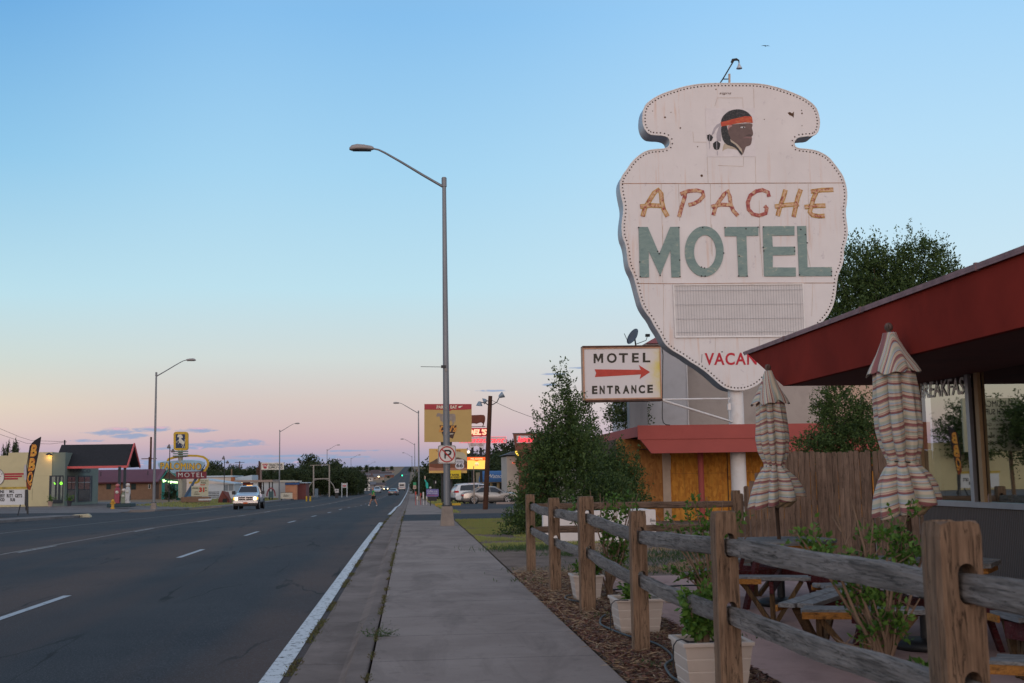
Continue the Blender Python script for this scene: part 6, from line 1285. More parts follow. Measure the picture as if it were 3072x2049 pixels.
# oncoming pickup
PU = [(-2.75,.95,.55,1.12,1.16,.86),(-2.65,.97,.50,1.22,1.26,.90),(-.72,.97,.50,1.24,1.28,.90),(-.68,.97,.50,1.24,1.62,.66),(-.55,.97,.50,1.24,1.86,.66),(.2,.97,.50,1.24,1.90,.68),(.45,.97,.50,1.24,1.84,.68),(1.12,.97,.50,1.22,1.36,.80),(1.7,.97,.50,1.20,1.32,.82),(2.35,.95,.52,1.14,1.22,.76),(2.62,.93,.60,1.04,1.08,.7),(2.66,.92,.62,1.0,1.04,.68)]
def pu_extra(rt, body, T):
    mb = MB(); tb(T, mb, 2.60,2.82,-.98,.98,.52,.72); mb.build('bumper', CHR, body, mod=bevel(.03)); mb = MB(); tb(T, mb, 2.5,2.72,-.9,.9,.36,.50); mb.build('air_dam', BLACKP, body)
    mb = MB(); tb(T, mb, 2.62,2.69,-.56,.56,.76,1.06); g_ = mb.build('grille', BLACKP, body)
    mb = MB()
    for zz in (.755,.90,1.05): tb(T, mb, 2.66,2.72,-.60,.60,zz-.018,zz+.022)
    for yy in (-.60,0,.58): tb(T, mb, 2.655,2.725,yy-.025,yy+.03,.76,1.05)
    mb.build('grille_bars', CHR, g_)
    for sd in (-1,1):
        mb = MB(); tb(T, mb, 2.58,2.70,min(sd*.62,sd*.84),max(sd*.62,sd*.84),.80,1.02); mb.build('headlight', HLON, body, mod=bevel(.03)); mb = MB(); tb(T, mb, 2.45,2.685,min(sd*.845,sd*.96),max(sd*.845,sd*.96),.82,1.0); mb.build('marker_light', AMBR, body)
        mb = MB(); tb(T, mb, .78,.90,min(sd*1.02,sd*1.30),max(sd*1.02,sd*1.30),1.22,1.50); mb.bar(T((.84,sd*.95,1.32)),T((.84,sd*1.05,1.34)),.05,.05); mb.build('wing_mirror', BLACKP, body, mod=bevel(.03))
    mb = MB(); tb(T, mb, 2.80,2.84,-.17,.17,.50,.62); mb.build('number_plate', M('red_yellow_plate', (.5,.10,.03), .6, .6, 12), body)
    mb = MB(); tb(T, mb, -2.6,2.4,-.80,.80,.30,.50); mb.build('chassis', BLACKP, rt); mb = MB(); tb(T, mb, -.25,.05,-.22,.22,1.90,1.95); mb.build('cab_lamp', AMBR, body)
    mb = MB(); tb(T, mb, -2.5,-.9,-.8,.8,1.18,1.27); mb.build('cargo_bed', BLACKP, body)
cs_ = PY(732, 1500, 96); vehicle('pickup_truck', 'pale blue white pickup truck driving toward the viewer with headlights on', 'truck', cs_.x+.15, 98.0, R(-88.5), PU, paint=carpaint('ice_white_paint', (.40,.45,.52), .1), extra=pu_extra, wheels=[(-1.95,.86),(1.72,.86)], side=[(-.60,-.10,-.52,-.12),(-.02,.98,-.04,.42)], wind=((1.10,1.38,.76),(.47,1.83,.62)), wr=.40, ww=.27)
# distant traffic
cs_ = PY(1181, 1474, 250); vehicle('dark_sedan', 'dark sedan driving away on the right side of the road', 'car', cs_.x, 250, R(84), SED, paint=carpaint('dark_blue_paint', (.035,.045,.06), .3), extra=sed_extra, **SEDK)
cs_ = PY(1132, 1466, 330); vehicle('grey_hatchback', 'small pale grey car approaching in the left lane, above the walking man', 'car', cs_.x, 330, R(-90), SUV, paint=carpaint('pale_grey_paint', (.33,.37,.42), .2), extra=suv_extra, wheels=[(-1.42,.83),(1.45,.83)], side=[(-2.0,-.30,-1.85,-.28),(-.22,.98,-.24,.34)], wind=((1.08,1.20,.70),(.42,1.65,.58)), wr=.38)
def hl_extra(rt, body, T):
    for sd in (-1,1): mb = MB(); mb.lathe([(0,-.05),(.17,-.04),(.17,.05),(0,.06)], T((2.42,sd*.62,.72)), 10, (ORG[rt.name].to_3x3() @ Matrix.Rotation(R(90),3,'Y')).to_4x4()); mb.build('headlight', HLON, body)
cs_ = PY(1158, 1455, 420); vehicle('headlight_car', 'far dark car coming downhill with both headlights glaring', 'car', cs_.x, 420, R(-90), SED, paint=MATS['dark_blue_paint'], extra=hl_extra, **SEDK)
cs_ = PY(1208, 1420, 900); vehicle('headlight_car', 'farthest approaching car, a single white light high on the hill road', 'car', PY(1208,1420,1450).x, 1450, R(-90), SED, paint=MATS['dark_blue_paint'], extra=hl_extra, **SEDK)
rv = thing('camper_van', 'white camper van seen from behind on the right side of the road', 'van', (PY(1206,1470,400).x, 400, gz(-3,400))); vx, vz = PY(1206,1470,400).x, gz(-3,400)
MB().box(vx-1.1,vx+1.1,400,406.5,vz+.45,vz+2.75).build('body', M('camper_white', (.55,.52,.50), .5, .05, 1), rv, mod=bevel(.12)); MB().box(vx-.8,vx+.8,399.9,399.97,vz+1.7,vz+2.2).build('rear_window', CGL, rv); MB().box(vx-.9,vx+.9,399.93,399.96,vz+1.15,vz+1.35).build('stripe', M('camper_blue', (.08,.10,.2), .5), rv); MB().box(vx-1.05,vx+1.05,399.85,400.1,vz+.35,vz+.6).build('bumper', DARKM, rv)
for sd in (-1,1):
    mb = MB(); mb.lathe([(0,-.12),(.36,-.12),(.38,0),(.36,.12),(0,.12)], (vx+sd*.85,401.4,vz+.38), 14, Matrix.Rotation(R(90),3,'Y').to_4x4()); mb.build('wheel', TYRE, rv); MB().box(vx+sd*.98-.08,vx+sd*.98+.08,399.9,399.98,vz+.7,vz+.95).build('tail_light', TAIL, rv)
# ================================================================ WALKING MAN
def skin(name, V, E, Rr, mat, parent, root=0, sub=2):
    me = bpy.data.meshes.new(name); Wi = ORG[parent.name].inverted(); me.from_pydata([Wi @ Vector(v) for v in V], E, []); o = bpy.data.objects.new(name, me); COL.objects.link(o)
    o.modifiers.new('skin', 'SKIN'); 
    for i, r_ in enumerate(Rr): me.skin_vertices[0].data[i].radius = (r_, r_) if not isinstance(r_, tuple) else r_
    me.skin_vertices[0].data[root].use_root = True
    s_ = o.modifiers.new('sub', 'SUBSURF'); s_.levels = sub; s_.render_levels = sub
    dg = bpy.context.evaluated_depsgraph_get(); dg.update(); m2 = bpy.data.meshes.new_from_object(o.evaluated_get(dg)); o.modifiers.clear(); o.data = m2; m2.materials.clear(); m2.materials.append(mat)
    for p in m2.polygons: p.use_smooth = True
    o.parent = parent; ORG[o.name] = ORG[parent.name]; return o
pg = PY(1121, 1517, 113); px0, py0, pz0 = pg.x, 113.0, gz(pg.x, 113)
man = thing('person', 'man in a green t-shirt and black shorts striding across the road to the left', 'person', (px0,py0,pz0))
def pv(x, z, y=0): return (px0+x, py0+y, pz0+z)
MSK = M('tanned_skin', (.36,.18,.12), .6, .08, 8)
V = [pv(0,.95),pv(-.01,1.15),pv(-.03,1.38),pv(-.05,1.49),pv(-.08,1.58),pv(-.09,1.68),  # pelvis..head
     pv(-.03,1.40,-.17),pv(.05,1.13,-.22),pv(-.13,.98,-.2),pv(-.18,.95,-.2),           # near arm
     pv(-.03,1.40,.17),pv(-.14,1.15,.22),pv(-.34,1.10,.2),pv(-.39,1.11,.2),             # far arm
     pv(.02,.90,-.10),pv(.16,.50,-.10),pv(.34,.12,-.09),pv(.30,.05,-.09),              # rear leg (near side)
     pv(-.02,.90,.10),pv(-.26,.52,.10),pv(-.40,.10,.09),pv(-.50,.08,.09),              # front leg
     pv(-.15,1.66),pv(-.14,1.61)]
E = [(0,1),(1,2),(2,3),(3,4),(4,5),(2,6),(6,7),(7,8),(8,9),(2,10),(10,11),(11,12),(12,13),(0,14),(14,15),(15,16),(16,17),(0,18),(18,19),(19,20),(20,21),(5,22),(4,23)]
Rr = [.14,.13,.16,.06,.075,.095,.065,.048,.035,.03,.065,.048,.035,.03,.10,.065,.045,.04,.10,.065,.045,.04,.03,.025]
def fingers(V, E, Rr, hand, d):
    for k, (dy, L) in enumerate(((-.03,.07),(-.01,.085),(.01,.08),(.03,.065),(.045,.05))):
        i = len(V); a = Vector(V[hand]); th = k == 4; V.append(tuple(a+Vector((d*.03, dy, -.005 if not th else .03)))); V.append(tuple(a+Vector((d*(.03+L*.8), dy*1.1, -.03 if not th else .05)))); E += [(hand,i),(i,i+1)]; Rr += [.011,.008]
fingers(V, E, Rr, 9, -1); fingers(V, E, Rr, 13, -1)
skin('body', V, E, Rr, MSK, man)
GRN = M('green_tshirt', (.02,.26,.055), .85, .15, 6); BLK = M('black_shorts', (.012,.012,.015), .85, .2, 6); SHO = M('white_shoes', (.55,.55,.55), .6, .1, 6)
skin('t_shirt', [pv(0,.93),pv(-.01,1.15),pv(-.03,1.38),pv(-.045,1.46),pv(-.03,1.40,-.18),pv(.02,1.24,-.21),pv(-.03,1.40,.18),pv(-.10,1.24,.21)], [(0,1),(1,2),(2,3),(2,4),(4,5),(2,6),(6,7)], [.185,.175,.195,.085,.10,.085,.10,.085], GRN, man)
skin('shorts', [pv(0,.97),pv(.02,.86,-.10),pv(.11,.62,-.10),pv(-.03,.86,.10),pv(-.18,.64,.10)], [(0,1),(1,2),(0,3),(3,4)], [.17,.14,.115,.14,.115], BLK, man)
skin('hair', [pv(-.06,1.72),pv(-.03,1.66)], [(0,1)], [.085,.085], M('short_grey_hair', (.22,.15,.11), .9), man)
for a, b_ in ((pv(.34,.07,-.09),pv(.22,.02,-.09)),(pv(-.39,.07,.09),pv(-.54,.09,.09))): skin('shoe', [a, b_], [(0,1)], [.06,.045], SHO, man)
# ================================================================ GAS STATION AND LEFT SIDE OF THE ROAD
CRMW = M('cream_stucco', (.50,.44,.27), .85, .07, .6, bmp=.2, bscale=10, dirt=(.42,.37,.25), dirt_amt=.35); GRNW = M('sage_green_stucco', (.15,.185,.165), .85, .1, .6); TRIMD = M('dark_slate_trim', (.022,.030,.040), .6, .15, 3)
Yt = 114.0; L0 = lot(114); XS = PY(192,1500,Yt).x; RSH = M('black_shingles', (.020,.021,.026), .9, .25, 6, bmp=.5, bscale=30); SALM = M('red_fascia', (.55,.10,.10), .6, .06, 2); STRR = M('mural_red', (.36,.03,.05), .75, .1, 4)
gs = thing('gas_station', 'cream and sage green roadside gas station with a black gable canopy edged in red', 'building', (XS,Yt,L0))
def bpx(mb, x0, x1, yt, yb, Y, d0=.0, th=.1): a = PY(x0,yb,Y); b_ = PY(x1,yt,Y); return mb.box(a.x,b_.x,Y+d0,Y+d0+th,a.z,b_.z)
xg = PY(153,1500,Yt).x; zt1 = PY(90,1357,Yt).z; zt0 = PY(5,1367,Yt).z; xm = PY(24,1400,Yt).x
mb = MB(); mb.box(-64,xm,Yt,Yt+14,L0-.2,zt0); mb.box(xm,xg,Yt-.01,Yt+14,L0-.2,zt1); mb.build('cream_wall', CRMW, gs)
mb = MB(); mb.box(xg,XS,Yt+.05,Yt+12,L0-.2,zt1-.05); mb.build('green_wall', GRNW, gs)
mb = MB(); bpx(mb,87,149,1427,1428.2,Yt,-.02,.015); bpx(mb,96,98,1466,1500,Yt,-.03,.02); mb.build('wall_batten', M('wall_seam', (.26,.23,.15), .9), gs)
mb = MB()
for a in ((13,73,1419,1425),(13,66,1426.3,1432),(13,54,1433.5,1439)): bpx(mb,a[0],a[1],a[2],a[3],Yt,-.03,.02)
mb.build('mural_stripes', STRR, gs)
DW = M('disc_white', (.6,.58,.56), .5, .04, 3); c_ = (-13,1431); mb = MB(); mb.prism(pp(ell(*c_,26,27,36),Yt-.06), (0,.05,0)); o = mb.build('star_disc', DW, gs)
mb = MB(); mb.ring(pp(ell(*c_,26,27,36),Yt-.066), pp(ell(*c_,24.8,25.8,36),Yt-.066), (0,-.006,0)); mb.build('disc_rim', INK, o)
st_ = [(c_[0]+(17 if k%2==0 else 6.6)*math.sin(math.pi*k/5), c_[1]+3-(17 if k%2==0 else 6.6)*math.cos(math.pi*k/5)) for k in range(10)]; mb = MB(); mb.prism(pp(st_,Yt-.07), (0,.008,0)); mb.build('red_star', STRR, o)
mb = MB(); textpx(mb, 'T', c_[0]-4, c_[1]-2, c_[0]+4, c_[1]+8, Yt-.08, bold=.04); mb.build('green_t', M('star_green', (.02,.14,.06), .6), o)
mb = MB()
for k, ch in enumerate('TEXACO'): a = R(-62+25*k); cx_, cy_ = c_[0]+21*math.sin(a), c_[1]-21*math.cos(a); text(mb, ch, PY(cx_-2*math.cos(a)-2*math.sin(-a)*-1,cy_+2.4,Yt-.07), PY(cx_+2.2,cy_+2.4,Yt-.07), PY(cx_-2,cy_-2.4,Yt-.07), bold=.02)
mb.build('disc_lettering', INK, o)
mb = MB(); mb.prism(pp(ell(76,1417,5,24,20),Yt-.09), (0,.04,0)); mb.build('oval_sign', M('pale_sign', (.40,.38,.40), .6), gs)
# shop front facing the camera and facing the road
DG = M('shop_glass', (.020,.030,.032), .12, .3, 1.2, spec=.6); mb = MB(); bpx(mb,146,190,1426,1510,Yt,-.02,.06); fr1 = mb.build('door_frame', TRIMD, gs)
for a in ((154,166),(170,176),(181,188)): mb = MB(); bpx(mb,a[0],a[1],1430,1499,Yt,-.03,.008); mb.build('pane', M('greenish_pane', (.09,.13,.12), .2, .2, 1, spec=.6), fr1)
EMG = EM('green_neon', (.25,1,.05), 1.6); mb = MB(); mb.ring(pp(ell(183.5,1450,4,4.5,14),Yt-.05), pp(ell(183.5,1450,1.6,1.8,14),Yt-.05), (0,-.02,0)); mb.prism(pp([(161,1446),(166,1450),(166,1454),(163,1452)],Yt-.05),(0,.01,0)); mb.build('neon_sign', EMG, gs)
def xbox(mb, px0, px1, yt, yb, X=XS, d=.02, th=.06):
    a = PX(px0,yb,X); b_ = PX(px1,yt,X); return mb.box(X+d-th,X+d,min(a.y,b_.y),max(a.y,b_.y),min(a.z,b_.z),max(a.z,b_.z))
zA_ = PX(235,1510,XS).z
for a0, a1 in ((200,230),(232,277)):
    mb = MB(); xbox(mb,a0,a1,1427,1507,d=.03); fr = mb.build('window_frame', TRIMD, gs)
    for b0, b1, y0, y1, mt in ((a0+2,a0+(a1-a0)*.42,1431,1468,'maroon_display'),(a0+(a1-a0)*.46,a0+(a1-a0)*.80,1431,1468,'maroon_display'),(a0+2,a0+(a1-a0)*.80,1470,1503,'dark_display')):
        mb = MB(); xbox(mb,b0,b1,y0,y1,d=.05,th=.015); mb.build('pane', M(mt, (.10,.02,.03) if 'mar' in mt else (.025,.035,.05), .15, .5, 1.5, spec=.6), fr)
    mb = MB(); xbox(mb,a0+1,a0+(a1-a0)*.82,1446,1448,d=.065,th=.012); xbox(mb,a0+(a1-a0)*.81,a0+(a1-a0)*.86,1427,1507,d=.07,th=.02); mb.build('glazing_bar', M('pale_bar', (.36,.36,.38), .6), fr)
mb = MB(); text(mb, 'TEXACO', PX(207,1417,XS+.04), PX(272,1418,XS+.04), PX(207,1405,XS+.04), bold=.03); mb.build('wall_lettering', M('slate_letters', (.05,.06,.075), .6), gs)
# canopy
xR = -27.0; pn = PX(381,1400,xR); pf_ = PX(419,1402,xR); pa = PX(401,1333,xR); ym = (pn.y+pf_.y)/2; ze = pn.z; zr_ = PY(300,1333,ym).z; xL = PY(158,1403,pn.y).x
mb = MB(); mb.prism([(xL,pn.y,ze),(xL,ym,zr_),(xL,pf_.y,ze),(xL,pf_.y-.25,ze),(xL,ym,zr_-.35),(xL,pn.y+.25,ze)], (xR-xL,0,0)); mb.build('canopy_roof', RSH, gs)
mb = MB(); mb.bar((xL,pn.y-.03,ze),(xR+.05,pn.y-.03,ze),.08,.22); mb.bar((xR+.04,pn.y,ze+.0),(xR+.04,ym,zr_),.10,.24,up=(0,-1,1)); mb.bar((xR+.04,pf_.y,ze+.0),(xR+.04,ym,zr_),.10,.24,up=(0,1,1)); mb.build('red_edging', SALM, gs)
mb = MB(); mb.prism([(xR-.9,pn.y+.3,ze-.02),(xR-.9,ym,zr_-.45),(xR-.9,pf_.y-.3,ze-.02)], (.1,0,0)); mb.quad((xL,pn.y+.1,ze-.03),(xR-.1,pn.y+.1,ze-.03),(xR-.1,pf_.y-.1,ze-.03),(xL,pf_.y-.1,ze-.03)); mb.build('gable_panel', GRNW, gs)
mb = MB()
for k, ch in enumerate('TEXACO'): y_ = ym-.9; text(mb, ch, (xR-.78,y_,zr_-1.25-k*.17), (xR-.78,y_+.35,zr_-1.25-k*.17), (xR-.78,y_,zr_-1.11-k*.17), bold=.05)
mb.build('gable_lettering', M('blue_letters', (.12,.2,.5), .6), gs)
for px, yy in ((358,112.2),(374,115.0)): x_ = PY(px,1450,yy).x; MB().box(x_-.11,x_+.11,yy-.11,yy+.11,L0-.1,ze).build('post', TRIMD, gs)
mb = MB(); p = PY(147,1362,Yt-.3); mb.lathe([(0,.12),(.15,.08),(.28,-.06),(.30,-.10),(0,-.02)], p, 12); mb.build('wall_lamp_shade', DARKM, gs); mb = MB(); mb.lathe([(0,.05),(.1,0),(0,-.06)], p+Vector((0,.0,-.06)), 10); mb.build('wall_lamp_bulb', EM('warm_bulb', (1,.5,.12), 4), gs)
pl = bpy.data.lights.new('wall_lamp_light','POINT'); pl.energy = 14; pl.color = (1,.55,.15); pl.shadow_soft_size = .1; po = bpy.data.objects.new('wall_lamp_light', pl); COL.objects.link(po); po.location = p+Vector((.0,-.05,-.3))
# pump island
isl = tag(MB().box(PY(325,1515,109).x,PY(398,1515,109).x,108.4,110.2,lot(109)-.1,lot(109)+.22).build('pump_island', M('dark_teal_kerb', (.025,.05,.06), .7, .15, 3), loc=(-28,109,lot(109)), mod=bevel(.05)), 'dark teal raised island carrying the old gas pumps', 'island')
def gpump(label, px, w_, h, col, globe):
    x_ = PY(px,1500,109.2).x; z_ = lot(109)+.22; rt = thing('gas_pump', label, 'gas pump', (x_,109.2,z_), 'vintage gas pumps on the island'); mt = M('pump_'+globe, col, .45, .08, 3)
    MB().box(x_-w_/2,x_+w_/2,109,109.4,z_,z_+h*.72).build('body', mt, rt, mod=bevel(.06)); mb = MB(); mb.lathe([(w_*.46,0),(w_*.42,.12),(w_*.25,.18),(w_*.16,.2)], (x_,109.2,z_+h*.72), 14); mb.build('crown', mt, rt)
    mb = MB(); mb.lathe([(0,-.17),(.15,-.12),(.19,0),(.15,.12),(0,.17)], (x_,109.2,z_+h*.72+.36), 14); mb.build('globe', M('globe_'+globe, (.40,.12,.12) if globe == 'red' else (.5,.45,.42), .4), rt)
    mb = MB(); mb.lathe([(0,-.02),(w_*.30,-.02),(w_*.30,.02),(0,.02)], (x_,108.97,z_+h*.58), 14, Matrix.Rotation(R(90),3,'X').to_4x4()); mb.build('dial', M('dial_face', (.5,.48,.42), .5), rt)
    mb = MB(); mb.tube([(x_+w_/2,109.1,z_+h*.5),(x_+w_/2+.10,109.0,z_+h*.28),(x_+w_/2+.02,109.0,z_+.2),(x_+w_/2+.03,109.1,z_+h*.45)], .02, 6); mb.build('hose', BLACKP, rt)
gpump('tall maroon vintage gas pump with a red globe', 352, .48, 1.75, (.26,.045,.07), 'red'); gpump('short sage green gas pump between the taller two', 371, .42, 1.15, (.17,.20,.15), 'green'); gpump('tall white vintage gas pump with a pale globe', 383, .42, 1.8, (.42,.42,.43), 'white')
hy = thing('fire_hydrant', 'yellow fire hydrant on the forecourt in front of the gas pumps', 'fire hydrant', (PY(338,1522,99).x,99,lot(99))); hx, hz = PY(338,1522,99).x, lot(99)
YH = M('hydrant_yellow', (.48,.25,.03), .6, .1, 5); mb = MB(); mb.lathe([(.17,-.05),(.17,.05),(.12,.08),(.12,.52),(.15,.54),(.15,.60),(.10,.70),(.03,.75),(0,.76)], (hx,99,hz), 14); mb.build('body', YH, hy)
for d in ((-1,0),(1,0),(0,-1)): mb = MB(); mb.tube([(hx,99,hz+.42),(hx+d[0]*.21,99+d[1]*.21,hz+.42)], .07, 10); mb.build('outlet', YH, hy)
for k, (px, lab) in enumerate(((151,'pale terracotta pot with a spiky plant at the cream wall corner'),(208,'dark potted plant by the gas station shop window'))):
    x_ = PY(px,1510,112.6).x; z_ = lot(112); rt = thing('potted_plant', lab, 'plant', (x_,112.6,z_)); mb = MB(); mb.lathe([(.16,0),(.25,.48),(.28,.5),(.24,.5),(.2,.45)], (x_,112.6,z_), 14); mb.build('pot', M('terracotta_pale' if k == 0 else 'dark_pot', (.42,.30,.25) if k == 0 else (.05,.05,.06), .8), rt); lb = MB()
    O = np.array([[x_,112.6,z_+.5]]*16); D = rng.normal(size=(16,3))*.5+np.array([0,0,.8]); D /= np.linalg.norm(D,axis=1)[:,None]; sprays(lb, O, D, .5, 6, .16); lb.build('foliage', LEAF2, rt)
# feather flag
Yg = 69.0; fl = thing('feather_flag', 'tall black barbecue feather flag with orange letters', 'flag', tuple(PY(85,1535,Yg))); f2 = lambda L, d=0: [PY(x*.19134,1280+y*.19134,Yg-d) for x, y in L]
mb = MB(); mb.prism(f2([(645,162),(560,205),(500,255),(468,320),(455,420),(440,560),(425,700),(408,860),(415,950),(440,985),(470,995),(495,930),(520,800),(560,620),(600,430),(625,300)]), (0,.03,0)); mb.build('banner', M('black_banner', (.018,.016,.022), .8, .2, 3), fl)
OB = m_neon('flame_orange_ink', (.36,.09,.02), (.55,.22,.03), (.60,.38,.05)); mb = MB()
for ch, q in (('B',((470,470),(565,470),(500,278))),('B',((438,698),(538,698),(468,490))),('Q',((410,930),(495,930),(440,705)))): a, b_, c = f2(q, .02); text(mb, ch, a, b_, c, bold=.05)
mb.build('lettering', OB, fl); mb = MB(); mb.prism(f2([(408,860),(440,900),(470,940),(485,900),(478,990),(440,985),(415,950)],.015), (0,.01,0)); mb.build('flame', M('dark_flame', (.22,.04,.01), .8, .4, 9), fl)
mb = MB(); P = [PY(84,1545,Yg),PY(84,1480,Yg),PY(80,1400,Yg),PY(90,1338,Yg),PY(104,1322,Yg),PY(123,1311,Yg)]; mb.tube(P, .022, 6); mb.build('pole', DARKM, fl)
# marquee board
Ym = 70.0; mq = thing('marquee_sign', 'portable white letter board on dark legs with a rusty yellow top', 'sign', tuple(PY(40,1540,Ym)))
def bq(mb, x0, x1, yt, yb, d0, th): a = PY(x0,yb,Ym); b_ = PY(x1,yt,Ym); return mb.box(a.x,b_.x,Ym+d0,Ym+d0+th,a.z,b_.z)
mb = MB(); bq(mb,-60,75,1469,1516,0,.12); mb.build('board', M('letter_board_white', (.52,.54,.58), .5, .04, 2), mq)
mb = MB(); bq(mb,-62,81,1460,1468.5,-.03,.2); mb.build('yellow_top', M('rusty_yellow', (.42,.30,.05), .6, .2, 4, dirt=(.05,.03,.02), dirt_amt=.8), mq)
mb = MB(); bq(mb,75.2,82,1468.6,1518,-.05,.22); bq(mb,-60,75,1516.2,1518.5,-.04,.2); mb.build('frame', DARKM, mq); mb = MB()
for s_, x0, x1, y0, y1 in (('BUNS',-9,12,1470.5,1479.5),('BBQ',28,42,1470.5,1479.5),('EVERY',-11,15,1482,1492.5),('BUTT',20,39,1482,1492.5),('GETS',45,66,1482,1492.5),('GOOD',-9,13.5,1494,1504),('RUB',31,45,1494,1504)): textpx(mb, s_, x0, y0, x1, y1, Ym-.01, bold=.03)
mb.build('lettering', INK, mq); mb = MB(); mb.bar(PY(61,1515,Ym-.05),PY(54,1545,Ym-.9),.06,.06); mb.bar(PY(82,1515,Ym),PY(83,1541,Ym),.09,.09); mb.bar(PY(78,1515,Ym+.1),PY(78,1530,Ym+1.2),.06,.06); mb.bar(PY(-50,1515,Ym),PY(-52,1541,Ym),.09,.09); mb.build('leg', DARKM, mq)
# storm inlet kerb piece with stencil
vm = G(262,1556); mb = MB(); vx, vy = -19.6, 71.5; zq = gz(-19.4,vy)
mb.prism([(vx-.75,vy,zq),(vx-.55,vy,zq+.12),(vx-.2,vy,zq+.20),(vx+.3,vy,zq+.22),(vx+.55,vy,zq+.24),(vx+.7,vy,zq+.14),(vx+.74,vy,zq),], (0,.4,0)); si = tag(mb.build('storm_inlet', M('chalky_concrete', (.42,.38,.27), .9, .15, 3, bmp=.4), loc=(vx,vy,zq), mod=bevel(.04)), 'chalky raised storm inlet lump stencilled with black letters at the far kerb', 'storm inlet')
mb = MB(); text(mb, 'VEM', (vx-.22,vy-.006,zq+.03), (vx+.26,vy-.006,zq+.03), (vx-.22,vy-.006,zq+.16), bold=.01, spacing=1.15); mb.build('stencil', INK, si)
# purple roofed brick motel building with teal porch and green neon
Yk = 158.0; Lk = lot(158); BRK = M('tan_brick', (.21,.125,.082), .9, .12, 2, bmp=.2, dirt=(.15,.085,.06), dirt_amt=.4, dirt_scale=5); PUR = M('plum_metal_roof', (.17,.065,.085), .55, .10, .8, .1); TEA = M('teal_porch_paint', (.015,.17,.15), .6, .1, 3)
mk = thing('motel_wing', 'long tan brick motel wing with a plum metal roof and teal porch', 'building', (PY(400,1490,Yk).x,Yk,Lk)); x0 = PY(255,1490,Yk).x; x1 = PY(484,1490,Yk).x; zE = PY(400,1444,Yk).z; zR = PY(400,1408.5,Yk+4).z
MB().box(x0,x1,Yk,Yk+8,Lk-.3,zE).build('brick_wall', BRK, mk)
xq = PY(497,1408,Yk+4).x
mb = MB(); mb.prism([(x0-.5,Yk-.8,zE-.08),(x0-.5,Yk+4,zR),(x0-.5,Yk+8.8,zE-.08),(x0-.5,Yk+8.6,zE-.25),(x0-.5,Yk+4,zR-.2),(x0-.5,Yk-.6,zE-.25)], (xq-x0+.5,0,0))
for k in range(44): xx = x0-.3+k*(xq-x0)/44; mb.bar((xx,Yk-.8,zE-.05),(xx,Yk+4,zR+.02),.05,.05,up=(0,-1,1))
mb.build('plum_roof', PUR, mk)
for k, (a, b_, c, d) in enumerate(((319,333,1450,1468),(393,408,1451,1469),(445,452,1452,1466))):
    mb = MB(); bpx(mb,a,b_,c,d,Yk,-.05,.04); fr = mb.build('window_frame', TRIMD if k < 2 else WHITEM, mk); mb = MB(); bpx(mb,a+1,b_-1,c+1,d-1,Yk,-.065,.01); mb.build('pane', DG, fr)
mb = MB(); bpx(mb,466,477,1450,1496,Yk,-.04,.035); mb.build('door', M('brown_door', (.07,.05,.045), .7), mk)
for px in (302,443): x_ = PY(px,1425,Yk+1.5).x; mb = MB(); zz = zE+(zR-zE)*.45; mb.tube([(x_,Yk+1.6,zz-.2),(x_,Yk+1.6,zz+.6)], .05, 6); mb.build('vent_pipe', DARKM, mk)
xp0, xp1 = PY(489,1490,Yk-1).x, PY(534.5,1490,Yk-4).x
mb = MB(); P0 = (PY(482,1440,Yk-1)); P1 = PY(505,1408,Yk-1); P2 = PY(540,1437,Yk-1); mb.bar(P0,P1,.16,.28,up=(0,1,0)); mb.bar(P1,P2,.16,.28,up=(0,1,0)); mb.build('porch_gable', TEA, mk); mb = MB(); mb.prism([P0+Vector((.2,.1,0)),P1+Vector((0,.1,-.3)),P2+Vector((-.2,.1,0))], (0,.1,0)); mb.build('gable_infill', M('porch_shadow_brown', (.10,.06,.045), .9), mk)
for px, yy, yb in ((490,Yk-1,1497),(534,Yk-4,1508),(515,Yk+2,1482),(523,Yk+3,1480)): a = PY(px,1445,yy); MB().box(a.x-.17,a.x+.17,yy-.17,yy+.17,Lk-.35,a.z).build('porch_post', TEA, mk)
ob = thing('open_sign', 'glowing green open sign board with an arrow under the teal porch', 'sign', tuple(PY(512,1443,Yk-5))); op = lambda L, d=0: [PY(440+x*.15945,1270+y*.15945,Yk-5-d) for x, y in L]
mb = MB(); mb.prism(op([(280,1030),(610,1070),(605,1165),(280,1120)]), (0,.12,0)); mb.build('panel', M('green_panel_dark', (.01,.06,.03), .6, emit=.5), ob); NG = EM('pale_green_neon', (.62,1,.42), 2.4)
mb = MB(); a, b_, c = op([(400,1128),(585,1148),(400,1075)], .04); text(mb, 'open', a, b_, c, shear=.2, bold=.05); mb.prism(op([(290,1055),(318,1065),(326,1045),(338,1070),(380,1082),(338,1102),(320,1110),(300,1100),(312,1085)],.04), (0,.01,0)); mb.build('neon_lettering', NG, ob)
bl_ = pb(Yk-4, [(512,1478,15,17),(525,1490,18,12),(500,1492,12,10)]); shb = tree('bush', 'dark rounded bush under the teal porch of the motel', (PY(512,1500,Yk-4).x, Yk-4, Lk), bl_, 160, .22, LEAF3, 2, .06, .4, 8, trunk=False, cat='bush')
